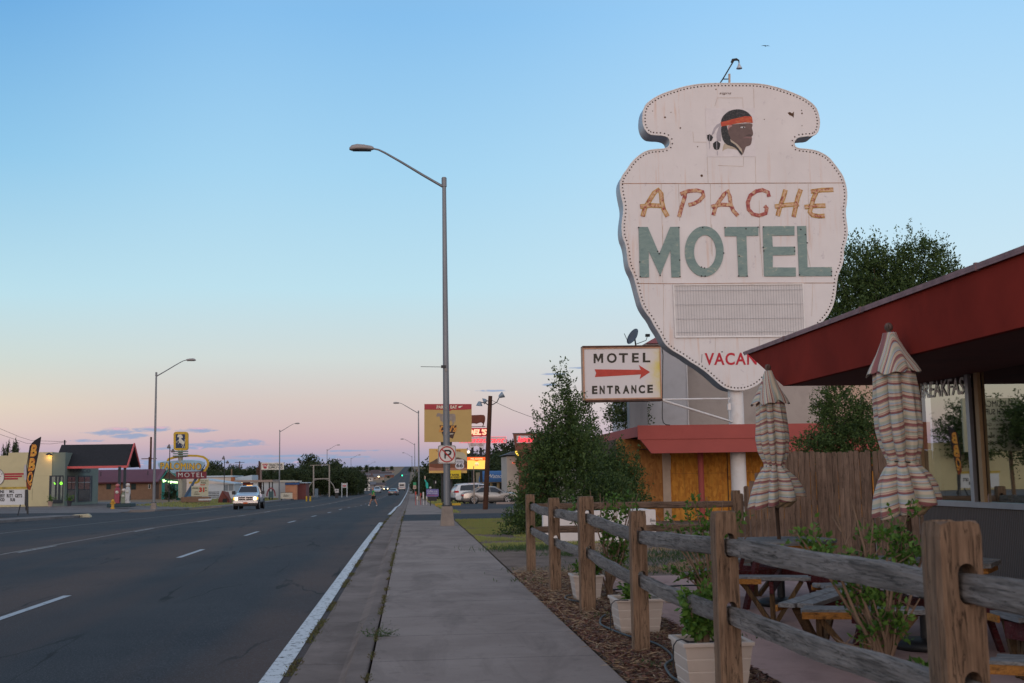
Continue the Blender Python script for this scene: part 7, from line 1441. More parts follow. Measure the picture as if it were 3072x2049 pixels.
# palomino sign
Yq = 141.0; pm = thing('pony_motel_sign', 'yellow and blue motel sign with a white rearing horse on top', 'motel sign', (PY(542,1495,Yq).x,Yq,lot(Yq))); pq = lambda L, d=0.0: [PY(440+x*.15945,1270+y*.15945,Yq-d) for x, y in L]
YEL = M('sign_yellow_paint', (.48,.30,.02), .55, .12, 3, dirt=(.25,.15,.03), dirt_amt=.4); BLP = M('pale_blue_board', (.27,.40,.50), .6, .12, 1.5, dirt=(.19,.28,.36), dirt_amt=.5); NVY = M('navy_board', (.012,.03,.085), .6); 
mb = MB(); mb.prism(pq(rrect(505,158,775,508,50)), (0,.5,0)); hb = mb.build('horse_box', YEL, pm); mb = MB(); mb.prism(pq([(548,205),(722,205),(722,465),(548,465)],.02), (0,.015,0)); mb.build('navy_panel', NVY, hb)
mb = MB(); mb.prism(pq(smooth_loop([(573,243),(588,225),(600,205),(612,215),(640,208),(662,220),(684,262),(670,282),(652,270),(650,295),(685,325),(708,350),(712,385),(690,402),(662,388),(632,372),(602,345),(600,305),(616,268),(596,262),(580,262)]),.05), (0,.02,0))
for L in ([(612,330),(585,325),(566,350),(572,372)],[(630,355),(602,372),(592,392)],[(668,380),(664,415),(682,440),(672,462)],[(698,388),(694,422),(712,442),(704,464)],[(706,360),(722,335),(717,300)]): strokes(mb, pq(L,.085), .058, .012)
mb.build('rearing_horse', M('horse_cream', (.55,.52,.44), .6), hb)
mb = MB(); mb.tube([PY(440+x*.15945,1270+y*.15945,Yq+.25) for x, y in ((637,505),(637,700),(637,1400))], .28, 12); mb.build('pole', M('pale_pole', (.35,.33,.26), .6, .15, 3), pm)
mb = MB(); c_ = PY(440+637*.15945,1270+570*.15945,Yq+.25)
for q in (-.75,0,.75): mb.lathe([(0,-.08),(.9,-.06),(.9,.06),(0,.08)], c_+Vector((0,0,.35*q)), 16)
mb.build('ring_finial', M('mint_rings', (.22,.30,.27), .6), pm)
mb = MB(); strokes(mb, pq([(395,880),(393,700),(408,672),(500,645),(620,622),(800,608),(950,612),(1060,632),(1125,675),(1155,740),(1145,800),(1110,860),(1070,930),(1000,1040),(965,1100),(925,1118),(795,1115)],-.12), .24, .3); mb.build('loop', YEL, pm)
mb = MB(); mb.prism(pq([(205,770),(215,745),(300,722),(400,712),(620,695),(850,693),(1020,708),(1095,738),(1090,780),(1045,850),(1000,900),(700,915),(560,930),(500,942),(455,915),(432,872),(330,862),(235,850)],.0), (0,.1,0)); mb.build('blue_board', BLP, pm)
mb = MB(); a, b_, c = pq([(262,858),(1025,872),(262,742)],.10); text(mb, 'PALOMINO', a, b_, c, bold=.055, spacing=1.12); mb.build('name_lettering', M('name_yellow', (.62,.36,.01), .5), pm)
mb = MB(); a, b_, c = pq([(254,868),(1034,882),(254,732)],.05); text(mb, 'PALOMINO', a, b_, c, bold=.045, spacing=1.12); mb.build('lettering_edge', M('letter_brown', (.12,.08,.03), .7), pm)  # brown painted edge round the yellow letters
mb = MB(); mb.prism(pq([(555,908),(1120,905),(1120,1040),(600,1045),(555,1030)],.12), (0,.3,0)); mb.build('word_panel', M('maroon_board', (.16,.022,.035), .6, .12, 2), pm); mb = MB(); a, b_, c = pq([(592,1012),(1078,1012),(592,928)],.16); text(mb, 'MOTEL', a, b_, c, bold=.012, spacing=1.3); mb.build('word_lettering', M('white_letters', (.55,.52,.5), .6), pm)
mb = MB(); mb.bar(pq([(1085,770)],-.3)[0], pq([(725,1385)],-.3)[0], .25,.4, up=(0,1,0)); mb.build('slanted_leg', M('blue_leg', (.05,.10,.18), .6), pm); mb = MB(); mb.prism(pq([(840,1180),(835,1375),(735,1375)],-.2),(0,.1,0)); mb.build('blue_fin', M('mid_blue', (.08,.2,.36), .6), pm)
CRB2 = M('cream_rate_board', (.46,.44,.32), .6, .06, 2); rb = thing('rate_board', 'cream rate board reading 31 in red under the maroon word panel', 'sign', tuple(PY(600,1470,Yq-.3)))
mb = MB(); mb.prism(pq([(1005,1045),(1168,1045),(1168,1172),(1005,1172)],.3), (0,.1,0)); mb.prism(pq([(842,1180),(1158,1180),(1158,1370),(842,1370)],.3), (0,.1,0)); mb.build('panel', CRB2, rb)
mb = MB()
for s_, q in (('31',((985,1292),(1085,1292),(985,1205))),('FREE',((1010,1165),(1100,1165),(1010,1148)))): a, b_, c = pq(q,.34); text(mb, s_, a, b_, c, bold=.05)
mb.build('red_lettering', M('rate_red', (.45,.03,.02), .6), rb); mb = MB()
for s_, q in (('KING BED',((858,1228),(975,1228),(858,1208))),('99',((1092,1230),(1128,1230),(1092,1205))),('TAX',((1095,1275),(1135,1275),(1095,1255))),('AC TV',((900,1302),(965,1302),(900,1282))),('CLEAN',((890,1340),(990,1340),(890,1322))),('WI FI',((1010,1095),(1140,1095),(1010,1072))),('POOL',((1020,1130),(1120,1130),(1020,1108)))): a, b_, c = pq(q,.34); text(mb, s_, a, b_, c, bold=.04)
mb.build('black_lettering', INK, rb)
mb = MB(); bpx(mb,543,626,1490,1507,Yq-1,0,1.6); tag(mb.build('brick_planter', BRK, loc=PY(585,1500,Yq-1)), 'low tan brick planter at the foot of the pony motel sign', 'planter')
mb = MB(); a = PY(616,1504,Yq-3); mb.box(a.x-.7,a.x+.7,Yq-3.4,Yq-2.9,lot(138)-.02,lot(138)+.16); tag(mb.build('parking_stop', M('white_kerb', (.5,.5,.5), .8), loc=a), 'short white parking stop by the brick planter', 'parking stop')
# lantern poles
def lantern(label, px, Y, yt, yb):
    a = PY(px,yb,Y); b_ = PY(px,yt,Y); rt = thing('lantern_post', label, 'lamp post', (a.x,Y,gz(a.x,Y)), 'slim posts with two bell lanterns'); mb = MB(); mb.tube([(a.x,Y,gz(a.x,Y)-.2),(a.x,Y,b_.z)], [.07,.05], 8); s_ = Y/F; mb.tube([(a.x,Y,b_.z-.3),(a.x-1*s_,Y,b_.z+.25),(a.x-4*s_,Y,b_.z+.3)], .035, 6); mb.tube([(a.x,Y,b_.z-13*s_),(a.x+5*s_,Y,b_.z-12*s_),(a.x+8*s_,Y,b_.z-11*s_)], .035, 6); mb.build('post', DARKM, rt)
    for dx, dz in ((-3,0),(9,-12)): mb = MB(); mb.lathe([(.05,.12),(.10,.05),(.19,-.10),(.22,-.26),(.16,-.30),(0,-.28)], (a.x+dx*s_,Y,b_.z+dz*s_+.1), 12); mb.build('lantern', M('lantern_grey', (.13,.11,.11), .5, .1, 3), rt)
lantern('slim lantern post standing before the pony motel sign', 507, 138, 1340, 1490); lantern('slim lantern post between the motel sign and the tractor sign', 672, 170, 1374, 1492)
for lab, px, Y, yt, cross in (('thick dark brown utility stump left of the big lamp', 450, 190, 1311, False),('cross-armed utility pole behind the plum roof', 446, 210, 1371, True),('far cross-armed pole above the dark trees', 718, 330, 1384, True),('brown pole left of the tractor sign', 777, 198, 1383, False),('pale pole carrying no crossarm over the white sheds', 694, 235, 1407, False),('slender yellowish pole beside the tractor sign', 771, 240, 1402, False)):
    a = PY(px,1480,Y); b_ = PY(px,yt,Y); rt = thing('utility_pole', lab, 'utility pole', (a.x,Y,gz(a.x,Y))); mb = MB(); mb.tube([(a.x,Y,gz(a.x,Y)-.3),(a.x,Y,b_.z)], [.20,.15], 8); mb.build('pole', MATS['creosote_pole'] if 'pale' not in lab else POSTW, rt)
    if cross: MB().bar((a.x-1.3,Y-.2,b_.z-.3),(a.x+1.3,Y-.2,b_.z-.3),.12,.14).build('crossarm', MATS['creosote_pole'], rt)
# tractor supply sign
Yv = 196.0; ts = thing('tractor_store_sign', 'white pylon sign of the tractor store with a red shield logo', 'sign', (PY(782,1500,Yv).x,Yv,gz(-25,Yv))); boardpx(ts, 'panel', 784, 1388, 851, 1409, Yv, M('store_sign_white', (.60,.57,.51), .6, .04, 1), .4)
mb = MB(); textpx(mb, 'TRACTOR', 805, 1391, 848, 1398.5, Yv-.05, bold=.02); textpx(mb, 'SUPPLY CO', 805, 1399.5, 848, 1406, Yv-.05, bold=.02); mb.build('lettering', INK, ts)
mb = MB(); mb.prism(pp([(786.5,1391.5),(803.5,1391),(799,1405.5),(792,1406)],Yv-.03), (0,.02,0)); lg = mb.build('logo', STRR, ts); mb = MB(); textpx(mb, 'TSC', 789, 1394, 801, 1400, Yv-.06, bold=.03); mb.build('logo_lettering', DW, lg); mb = MB(); p = PY(782.5,1387,Yv); mb.tube([(p.x,Yv+.2,gz(p.x,Yv)-.3),(p.x,Yv+.2,p.z)], .17, 10); mb.build('pole', M('pinkish_pole', (.17,.12,.11), .7), ts)
# sheds, carport and other low buildings
def bld(name, label, px0, px1, yt, Y, depth, mat, cap=None, caph=.25, over=.3, group=None):
    a = PY(px0,yt,Y); b_ = PY(px1,yt,Y); z0 = gz((a.x+b_.x)/2,Y)-.4; rt = thing(name, label, 'building', ((a.x+b_.x)/2,Y,z0+.4), group); MB().box(a.x,b_.x,Y,Y+depth,z0,a.z).build('wall', mat, rt)
    if cap: MB().box(a.x-over,b_.x+over,Y-over,Y+depth+over,a.z+.003,a.z+caph).build('roof', cap, rt)
    return rt, a, b_
WS = M('white_siding', (.46,.49,.52), .7, .06, .8); SKR = M('pale_blue_roof', (.36,.44,.52), .5, .08, .6); CRS = M('cream_siding', (.50,.44,.40), .7, .05, .8)
bld('shed', 'long cream shed behind the pony motel sign', 560, 694, 1433, 232, 14, CRS, SKR, .3); rt, a, b_ = bld('shed', 'pale blue roofed shed right of the brick chimney', 702, 756, 1440, 228, 12, WS, None)
z_ = a.z; mb = MB(); mb.prism([(a.x,228,z_),(b_.x,228,z_),(b_.x,228,z_+.9),(a.x,228,z_+.4)], (0,12,0)); mb.build('roof', SKR, rt); x_ = PY(697.5,1432,226).x; ch_ = MB().box(x_-.3,x_+.35,226,227,gz(x_,226),PY(697,1431.5,226).z).build('chimney', M('orange_brick', (.30,.11,.05), .85, .1, 4), rt)
rt, a, b_ = bld('shed', 'white plank cabin with a skillion roof left of the truck', 616, 702, 1452, 178, 8, WS, None); mb = MB(); mb.prism([(a.x-.4,177.5,a.z+.8),(b_.x+.2,177.5,a.z+.05),(b_.x+.2,186,a.z+.05),(a.x-.4,186,a.z+.8)], (0,0,-.18)); mb.build('roof', SKR, rt)
for u0, u1 in ((674,684),(686,700)): mb = MB(); bpx(mb,u0,u1,1454,1472,178,-.05,.04); mb.build('window', M('grey_window', (.16,.19,.22), .3), rt)
cp = thing('carport', 'flat roofed carport on thin dark posts behind the pickup', 'carport', (PY(760,1480,190).x,190,gz(-28,190))); a = PY(702,1441,188); b_ = PY(818,1441,188); MB().box(a.x,b_.x,188,198,a.z-.35,a.z).build('roof', M('beige_fascia', (.28,.21,.18), .7), cp)
for px in (776,790,808,817): x_ = PY(px,1480,188.5).x; MB().box(x_-.09,x_+.09,188.4,188.6,gz(x_,188)-.2,a.z-.36).build('post', DARKM, cp)
MB().box(a.x+.2,PY(735,1450,190).x,196,196.2,gz(-28,190)-.2,a.z-.36).build('back_wall', M('dark_brown_wall', (.05,.025,.018), .9), cp); mb = MB(); bpx(mb,729,760,1449,1455,189,0,.1); mb.build('red_panel', M('worn_red_panel', (.25,.07,.06), .7, .3, 3), cp)
p = PY(726,1449.5,187); mb = MB(); mb.lathe([(0,-.12),(.12,0),(0,.12)], p, 10); mb.build('lamp', EM('warm_lamp_glow', (1,.78,.45), 2.2), cp)
bld('store', 'white sided store wall behind the carport', 760, 856, 1447.5, 205, 14, WS, M('cream_roof_edge', (.44,.42,.36), .7), .3); rt, a, b_ = bld('store', 'orange walled kiosk with a blue band', 856, 890, 1447, 199, 6, M('orange_wall', (.52,.24,.14), .8, .1, 2), M('cream_roof_edge', (.44,.42,.36), .7), .25)
mb = MB(); bpx(mb,855,898,1447.5,1454.5,198.8,0,.15); mb.build('blue_band', M('band_blue', (.03,.08,.22), .6), rt); bld('store', 'low maroon annex right of the orange kiosk', 890, 918, 1450, 201, 6, M('maroon_siding', (.15,.05,.05), .8), SKR, .15)
mb = MB(); Yw2 = 172
for r_ in range(5):
    for c2 in range(12): pass
a = PY(606,1473,Yw2); b_ = PY(658,1473,Yw2); zl_ = gz(a.x,Yw2)-.3; bw = thing('breeze_block_wall', 'white pierced block wall behind the rate board', 'wall', ((a.x+b_.x)/2,Yw2,zl_+.3)); MB().box(a.x,b_.x,Yw2,Yw2+.25,zl_,a.z).build('wall', WS, bw); mb = MB()
for r_ in range(4):
    for c2 in range(13): xx = a.x+.1+c2*(b_.x-a.x-.1)/13; mb.box(xx,xx+.13,Yw2-.012,Yw2-.002,a.z-.24-r_*.24,a.z-.12-r_*.24)
mb.build('openings', INK, bw)
tp_ = thing('teepee_kiosk', 'rust red tent shaped kiosk left of the pickup', 'kiosk', (PY(668,1500,150).x,150,gz(-24,150))); zz = gz(-24,150)-.2; a = PY(655,1500,150).x; b_ = PY(688,1500,150).x; cx_ = PY(664,1472,150); mb = MB(); mb._add([(a,150,zz),(b_,150,zz),(b_,153,zz),(a,153,zz),(cx_.x,150.6,cx_.z),(cx_.x+.6,152,cx_.z-.2),(a,150,zz+.7),(b_,150,zz+.65)], [(0,1,7,4,6),(1,2,5,7),(7,5,4),(2,3,5),(3,0,6,4,5)]); mb.build('shell', M('rust_red_shell', (.15,.04,.028), .8, .2, 2), tp_); mb = MB(); mb.prism([(a+.5,149.98,zz+.2),(a+1.1,149.98,zz+.2),(a+1.05,149.98,zz+.75),(a+.55,149.98,zz+.75)], (0,.015,0)); mb.build('opening', INK, tp_)
sb_ = thing('roadside_board', 'low cream board with faded script near the tractor sign', 'sign', (PY(860,1500,170).x,170,gz(-20,170))); boardpx(sb_, 'panel', 842, 1478, 877, 1496, 170, M('faded_cream_board', (.50,.46,.38), .7, .08, 3), .2); mb = MB(); textpx(mb, 'Safari', 850, 1483, 868, 1490, 169.96, shear=.4); mb.build('lettering', M('dark_script', (.08,.07,.06), .7), sb_); mb = MB(); bpx(mb,841,878,1476.5,1478,170,-.05,.3); bpx(mb,874,877,1496,1501,170,.05,.1); bpx(mb,843,846,1496,1501,170,.05,.1); mb.build('frame', DARKM, sb_)
ra = thing('arched_frame', 'small red arched frame with teal machine at the carport end', 'frame', (PY(813,1490,185).x,185,gz(-22,185))); s_ = 185/F; c_ = PY(813,1489,185); mb = MB(); mb.tube([(c_.x+12*s_*math.cos(a),185,c_.z+24*s_*math.sin(a)) for a in [math.pi*k/14 for k in range(15)]], .11, 8); mb.build('arch', M('arch_red', (.20,.05,.06), .6), ra); MB().box(c_.x-.35,c_.x+.3,185.2,185.6,c_.z-.2,c_.z+.75).build('machine', M('teal_machine', (.05,.10,.11), .6), ra)
# gateway frame with arch
Yh = 235.0; gf = thing('gateway_frame', 'tall pale gateway frame with a low arch among the dark trees', 'gateway', (PY(965,1480,Yh).x,Yh,gz(-18,Yh))); PLM = M('pale_weathered_metal', (.24,.22,.20), .7, .15, 2)
for px in (940.5,988): x_ = PY(px,1480,Yh).x; MB().box(x_-.13,x_+.13,Yh-.13,Yh+.13,gz(x_,Yh)-.2,PY(px,1396,Yh).z).build('post', PLM, gf)
mb = MB(); mb.bar(PY(930,1396,Yh-.02),PY(990,1394.5,Yh-.02),.2,.12); mb.bar(PY(941,1437,Yh-.02),PY(988,1435.5,Yh-.02),.25,.22); mb.build('crossbar', PLM, gf); mb = MB(); s_ = Yh/F; c_ = PY(964,1474,Yh+.5); mb.tube([(c_.x+39*s_*math.cos(a),Yh+.5,c_.z+37*s_*math.sin(a)) for a in [math.pi*k/20 for k in range(21)]], .10, 8); mb.build('arch', PLM, gf); MB().box(PY(945,1480,Yh).x,PY(955,1480,Yh).x,Yh-1,Yh-.5,gz(-18,Yh)-.1,PY(950,1466,Yh).z).build('cabinet', M('blue_grey_cabinet', (.10,.14,.18), .6), gf)
fs_ = thing('framed_sign', 'small white framed sign with a red stripe on two white legs', 'sign', (PY(1033,1475,225).x,225,gz(-13,225))); boardpx(fs_, 'panel', 1027, 1450, 1039.5, 1463, 225, M('sign_white2', (.48,.45,.45), .6), .1); boardpx(fs_, 'stripe', 1028, 1456, 1038.5, 1459, 224.9, STRR, .05)
for px in (1025.5,1041): x_ = PY(px,1470,225).x; MB().box(x_-.07,x_+.07,225,225.12,gz(x_,225)-.1,PY(px,1448.5,225).z).build('leg', WS, fs_)
MB_ = thing('box_sign', 'small white box sign near the gateway frame', 'sign', (PY(1010,1478,215).x,215,gz(-14,215))); boardpx(MB_, 'panel', 1005, 1467, 1016, 1478, 215, MATS['sign_white2'], .3); mb = MB(); textpx(mb, 'gas', 1007, 1470, 1014, 1474, 214.95); mb.build('lettering', INK, MB_); x_ = PY(1010,1480,215).x; MB().box(x_-.3,x_+.3,215.05,215.25,gz(x_,215)-.1,PY(1010,1478,215).z).build('base', DARKM, MB_)
for k, px in enumerate((919.5,931)): p = PY(px,1497,172); mb = MB(); mb.tube([(p.x,172,gz(p.x,172)-.1),(p.x,172,gz(p.x,172)+.75)], .13, 10); tag(mb.build('bollard', YEL, loc=p), ('left','right')[k]+' one of two yellow bollards on the grass verge', 'bollard', 'two yellow bollards')
# traffic light glow, small signs far right
tl = thing('traffic_light', 'far green traffic light hanging over the hill road', 'traffic light', tuple(PY(1204,1426,640))); p = PY(1205.5,1426.5,640); MB().box(p.x-.9,p.x+.4,640,640.3,p.z-.45,p.z+.45).build('case', BLACKP, tl); mb = MB(); mb.lathe([(0,-.1),(.34,-.08),(.38,.05),(0,.1)], p+Vector((.2,-.2,0)), 12, Matrix.Rotation(R(90),3,'X').to_4x4()); mb.build('green_lens', EM('signal_green', (.05,1,.55), 1.6), tl); mb = MB(); mb.tube([p+Vector((0,.2,.3)),(3,640.2,p.z+1.2),(3,640.2,gz(3,640))], .12, 6); mb.build('mast_arm', GALV, tl)
rs = thing('route_marker', 'green topped cream route sign on a thin pole by the second lamp', 'sign', (PY(1244,1480,140).x,140,gz(.8,140))); boardpx(rs, 'green_panel', 1239.5, 1447, 1248.5, 1455.5, 140, M('highway_green', (.03,.26,.12), .5), .03); boardpx(rs, 'cream_panel', 1239.5, 1456, 1248.5, 1467, 140, M('worn_cream_sign', (.45,.34,.28), .6), .03); x_ = PY(1244,1480,140).x; mb = MB(); mb.tube([(x_,140.06,gz(x_,140)-.1),(x_,140.06,PY(1244,1446,140).z)], .03, 6); mb.build('pole', GALV, rs)
mb = MB(); textpx(mb, '54', 1241.5, 1459, 1246.5, 1464, 139.98); mb.build('lettering', INK, rs)
# ================================================================ RIGHT SIDE FAR
bl2 = M('blue_awning', (.035,.11,.26), .6, .08, 1.5); Yo = 140.0
sh_ = thing('gift_store', 'tan gift store with a curved blue awning lettered in white script', 'building', (PY(1490,1490,Yo).x,Yo+3,gz(10,Yo))); a = PY(1440,1440,Yo+3); b_ = PY(1640,1420,Yo+3)
MB().box(a.x,b_.x,Yo+3,Yo+12,gz(10,Yo)-.2,PY(1500,1416,Yo+3).z).build('wall', M('tan_store_wall', (.34,.24,.13), .85, .15, 1), sh_)
L = [PY(x,y,Yo+d) for x, y, d in ((1436,1438,0),(1440,1424,.6),(1446,1415,1.8),(1448,1413,2.9))]; xe = b_.x; mb = MB()
vs = []; 
for p in L: vs += [tuple(p), (xe, p.y, p.z)]
mb._add(vs, [(2*i,2*i+1,2*i+3,2*i+2) for i in range(3)], True); mb.box(L[0].x,xe,Yo-.02,Yo+.02,L[0].z-.35,L[0].z); mb.build('awning', bl2, sh_)
mb = MB(); textpx(mb, "Watson's", 1463, 1422, 1524, 1434, Yo-.1, shear=.3, bold=.05); mb.build('awning_lettering', DW, sh_)
for px, c in ((1462,'dark'),(1478,'dark'),(1500,'dark'),(1520,'dark')): mb = MB(); a1 = PY(px,1478,Yo+3); a2 = PY(px+12,1448,Yo+3); mb.box(a1.x,a2.x,Yo+2.93,Yo+2.98,a1.z,a2.z); mb.build('window', DG, sh_)
for px in (1472,1493,1515): p = PY(px,1445,Yo+.6); MB().box(p.x-.09,p.x+.09,Yo+.5,Yo+.7,gz(10,Yo)-.1,L[0].z).build('awning_post', M('yellowish_post', (.33,.26,.14), .7), sh_)
Yx = 128.0; fb = thing('restaurant_building', 'russet parapet restaurant facade with a lit white script sign, half hidden by the elm', 'building', (PY(1575,1490,Yx).x,Yx,gz(12,Yx))); RU = M('russet_facade', (.17,.062,.042), .8, .12, 1)
mb = MB(); mb.prism(pp([(1540,1300),(1640,1300),(1640,1500),(1560,1500),(1556,1400),(1546,1340)],Yx), (0,.6,0)); mb.build('parapet', RU, fb); mb = MB(); bpx(mb,1538,1642,1298,1301,Yx,-.06,.7); mb.build('parapet_cap', DARKM, fb)
boardpx(fb, 'script_board', 1550, 1307, 1606, 1329, Yx-.12, WBD, .1); mb = MB(); textpx(mb, 'Restaurant', 1553, 1309, 1604, 1327, Yx-.16, shear=.4, bold=.05); mb.build('script_lettering', NRED, fb)
mb = MB(); bpx(mb,1522,1600,1368,1500,Yx+2,0,8); mb.build('side_wall', M('pale_side_wall', (.46,.40,.35), .8, .06, 1), fb); mb = MB(); mb.prism([PY(1511,1365,Yx+1.6),PY(1545,1353,Yx+1.6),PY(1600,1353,Yx+1.6),PY(1600,1367,Yx+1.6)], (0,8,0)); mb.build('grey_roof', M('slate_roof', (.12,.14,.17), .7, .1, 2), fb)
mb = MB(); mb.prism(pp([(1546,1353),(1552,1353),(1556,1368),(1552,1366),(1546,1358)],Yx-.3), (0,.05,0)); mb.build('neon_arrow', EM('yellow_neon', (1,.66,.08), 1.5), fb)
mb = MB(); bpx(mb,1537,1545,1387,1390,Yx+1.9,-.1,.05); mb.build('neon_word', EM('orange_neon', (1,.12,.03), 1.5), fb)
kb = MB(); a = PY(1306,1505,86); b_ = PY(1382,1505,86); kb.box(a.x,b_.x,86,86.3,gz(3,86)-.05,gz(3,86)+.16); tag(kb.build('yellow_kerb', YEL, loc=a), 'yellow painted parking kerb left of the white car', 'kerb')
kb = MB(); a = PY(1478,1511,92); b_ = PY(1530,1511,92); kb.box(a.x,b_.x,88,88.25,gz(5,88)-.02,gz(5,88)+.15); tag(kb.build('parking_stop', M('pinkish_concrete', (.28,.22,.20), .85, .1, 3), loc=a), 'pale concrete parking stop in front of the silver sedan', 'parking stop')
ps = thing('banner_sign', 'small violet blue banner sign with white script on a black base', 'sign', (PY(1297,1502,84).x,84,gz(2,84))); mb = MB(); mb.prism([PY(x,y,84) for x,y in rrect(1279,1467,1316,1490,3)], (0,.15,0)); mb.build('panel', M('violet_panel', (.13,.12,.30), .6, .3, 3), ps)
mb = MB(); textpx(mb, 'Coffee now', 1282, 1470, 1313, 1476, 83.97, shear=.2, bold=.03); textpx(mb, 'great souvenirs', 1282, 1477, 1313, 1482, 83.97, shear=.2, bold=.03); mb.build('lettering', M('lilac_letters', (.5,.5,.62), .6), ps)
mb = MB(); textpx(mb, 'OPEN DAILY 9-9', 1282, 1484, 1313, 1488, 83.97, bold=.03); mb.build('red_lettering', M('dull_pink_letters', (.34,.08,.14), .6), ps); mb = MB(); bpx(mb,1284,1311,1490,1503,84,.02,.3); mb.build('base', BLACKP, ps)
# waving figure cut-out (painted board)
wf = thing('waving_figure_board', 'teal painted cut-out of a waving figure beside the second lamp', 'cut-out', (PY(1282,1500,96).x,96,gz(2,96))); u8 = lambda L: [PY(1220+x*.0893,1400+y*.0893,96) for x, y in L]
mb = MB(); mb.prism(u8([(640,530),(700,520),(722,570),(730,730),(660,730),(640,640)]), (0,.06,0)); mb.prism(u8([(640,530),(600,460),(595,430),(625,430),(665,490),(672,520)]), (0,.05,0)); mb.build('teal_body', M('cutout_teal', (.02,.36,.30), .6), wf)
mb = MB(); mb.prism(u8([(592,425),(610,380),(592,320),(612,305),(632,330),(638,380),(628,428)]), (0,.05,0)); mb.build('hand', M('cutout_skin', (.50,.34,.28), .6), wf); mb = MB(); mb.prism(u8([(655,732),(725,732),(740,1100),(700,1100),(690,900),(670,1100),(650,1100)]), (0,.05,0)); mb.build('dark_legs', DARKM, wf)
gl_ = thing('globe_ornament', 'white round ornament above the violet banner sign', 'ornament', tuple(PY(1292,1466,86))); p = PY(1291,1463,86); mb = MB(); mb.lathe([(0,-.07),(.06,-.05),(.09,0),(.06,.06),(0,.08)], p, 12); mb.build('globe', DW, gl_); mb = MB(); mb.tube([p-Vector((0,0,.07)),(p.x,86,gz(2,86))], .03, 6); mb.build('stem', DARKM, gl_)
for k, (px, y0, y1, nm, c, lab) in enumerate(((1247,1475,1485,'marker_red',(.42,.07,.05),'small red and white flag marker left of the second lamp'),(1270,1476,1497,'marker_white',(.5,.48,.46),'white leaning marker post right of the second lamp'),(1262,1479,1487,'marker_red2',(.36,.05,.05),'little red board just right of the second lamp'),(1252,1489,1499,'marker_pale',(.45,.42,.40),'pale stone marker at the lamp foot'),(1280,1488,1497,'marker_pale2',(.45,.42,.40),'short white stake by the violet banner'))):
    a = PY(px-2,y1,92); b_ = PY(px+2,y0,92); mb = MB(); mb.box(a.x,b_.x,92,92.08,a.z,b_.z); mb.box((a.x+b_.x)/2-.02,(a.x+b_.x)/2+.02,92.09,92.12,gz(1.5,92)-.1,b_.z-.02); tag(mb.build('verge_marker', M(nm, c, .7), loc=((a.x+b_.x)/2,92,gz(1.5,92))), lab, 'marker')
bd_ = thing('dark_banner', 'small dark hanging banner with a pale mark in the trees', 'banner', tuple(PY(1305,1446,110))); boardpx(bd_, 'panel', 1300, 1441, 1310, 1453, 110, INK, .05); boardpx(bd_, 'mark', 1306, 1443, 1308, 1450, 109.95, DW, .02); x_ = PY(1305,1480,110).x; MB().box(x_-.03,x_+.03,110.06,110.12,gz(x_,110)-.1,PY(1305,1441,110).z).build('post', DARKM, bd_)
# ================================================================ TREES FAR AWAY
def bg_tree_proto(kind):
    bl = {0: [(0,0,5.2,3.2,3.0,2.4),(-2,.5,4.2,2.2,2.0,1.9),(2.1,0,4.4,2.2,2.0,2.0),(.4,.3,7.0,2.0,2.0,1.6),(0,0,2.6,3.2,2.6,1.8)],
          1: [(0,0,4.5,3.8,3.2,2.2),(-2.6,0,3.4,2.2,2.0,1.8),(2.6,.3,3.6,2.4,2.0,1.9),(-.8,0,6.2,2.2,2.0,1.4),(1.5,0,5.9,1.7,1.6,1.3),(0,0,1.8,3.8,3,1.5)],
          2: [(0,0,5.5,1.6,1.6,3.4),(.4,0,8.2,1.1,1.1,2.2),(-.6,0,3.4,2.0,1.8,2.2),(.5,0,2.0,2.0,1.8,1.6)]}[kind]
    return tree('shade_tree', 'dark bushy tree', (0,0,0), bl, 420, .55, LEAF3, 7.5, .22, .9, 9, shoots=14)
protos = [bg_tree_proto(k) for k in range(3)]; used = [False]*3
def place_tree(k, px, py_base, Y, s_, label, group, rz=None, dx=None):
    a = PY(px, py_base, Y); x = a.x; o = protos[k] if not used[k] else copy_tree(protos[k]); used[k] = True
    o.location = (x, Y, gz(x, Y)-.2); o.scale = (s_*rng.uniform(.9,1.15), s_, s_*rng.uniform(.9,1.1)); o.rotation_euler = (0,0,rng.uniform(0,6.28)); o['label'] = label; o['category'] = 'tree'; o['group'] = group; return o
LT = 'dark green tree in the long belt of trees left of the road'
for i, (px, top, Y) in enumerate([(610,1400,300),(640,1398,290),(668,1402,300),(690,1396,310),(715,1399,300),(738,1397,315),(760,1394,300),(790,1398,310),(815,1400,300),(840,1392,300),(865,1388,285),(885,1384,290),(905,1389,285),(925,1386,290),(950,1388,285),(975,1388,290),(1000,1389,288),(1022,1390,285),(1045,1391,285),(1062,1396,290),(1078,1410,300),(625,1405,270),(700,1406,262),(780,1407,262),(850,1405,258),(900,1402,258),(960,1403,262),(1010,1405,264),(1055,1412,268),(1072,1430,280),(880,1398,262),(935,1398,262),(990,1398,266),(1035,1400,266)]):
    h = (1441-top)*.80*Y/F + 1.5 - gz(-20,Y); place_tree(i % 2, px, 1480, Y, h/8.4, LT, 'belt of dark trees left of the road')
for i, (px, top, Y) in enumerate([(640,1397,420),(930,1384,430),(700,1396,440),(1000,1392,430)]):
    h = (1441-top)*Y/F + 1.5 - gz(-20,Y); place_tree(0, px, 1480, Y, h/8.0, ('round tree crown rising above the belt behind the lantern post','tallest tree crown of the belt, left of the gateway','far tree crown above the white sheds','far tree crown right of the gateway')[i], 'tree crowns behind the belt')
RTL = 'dark tree behind the billboards right of the road'
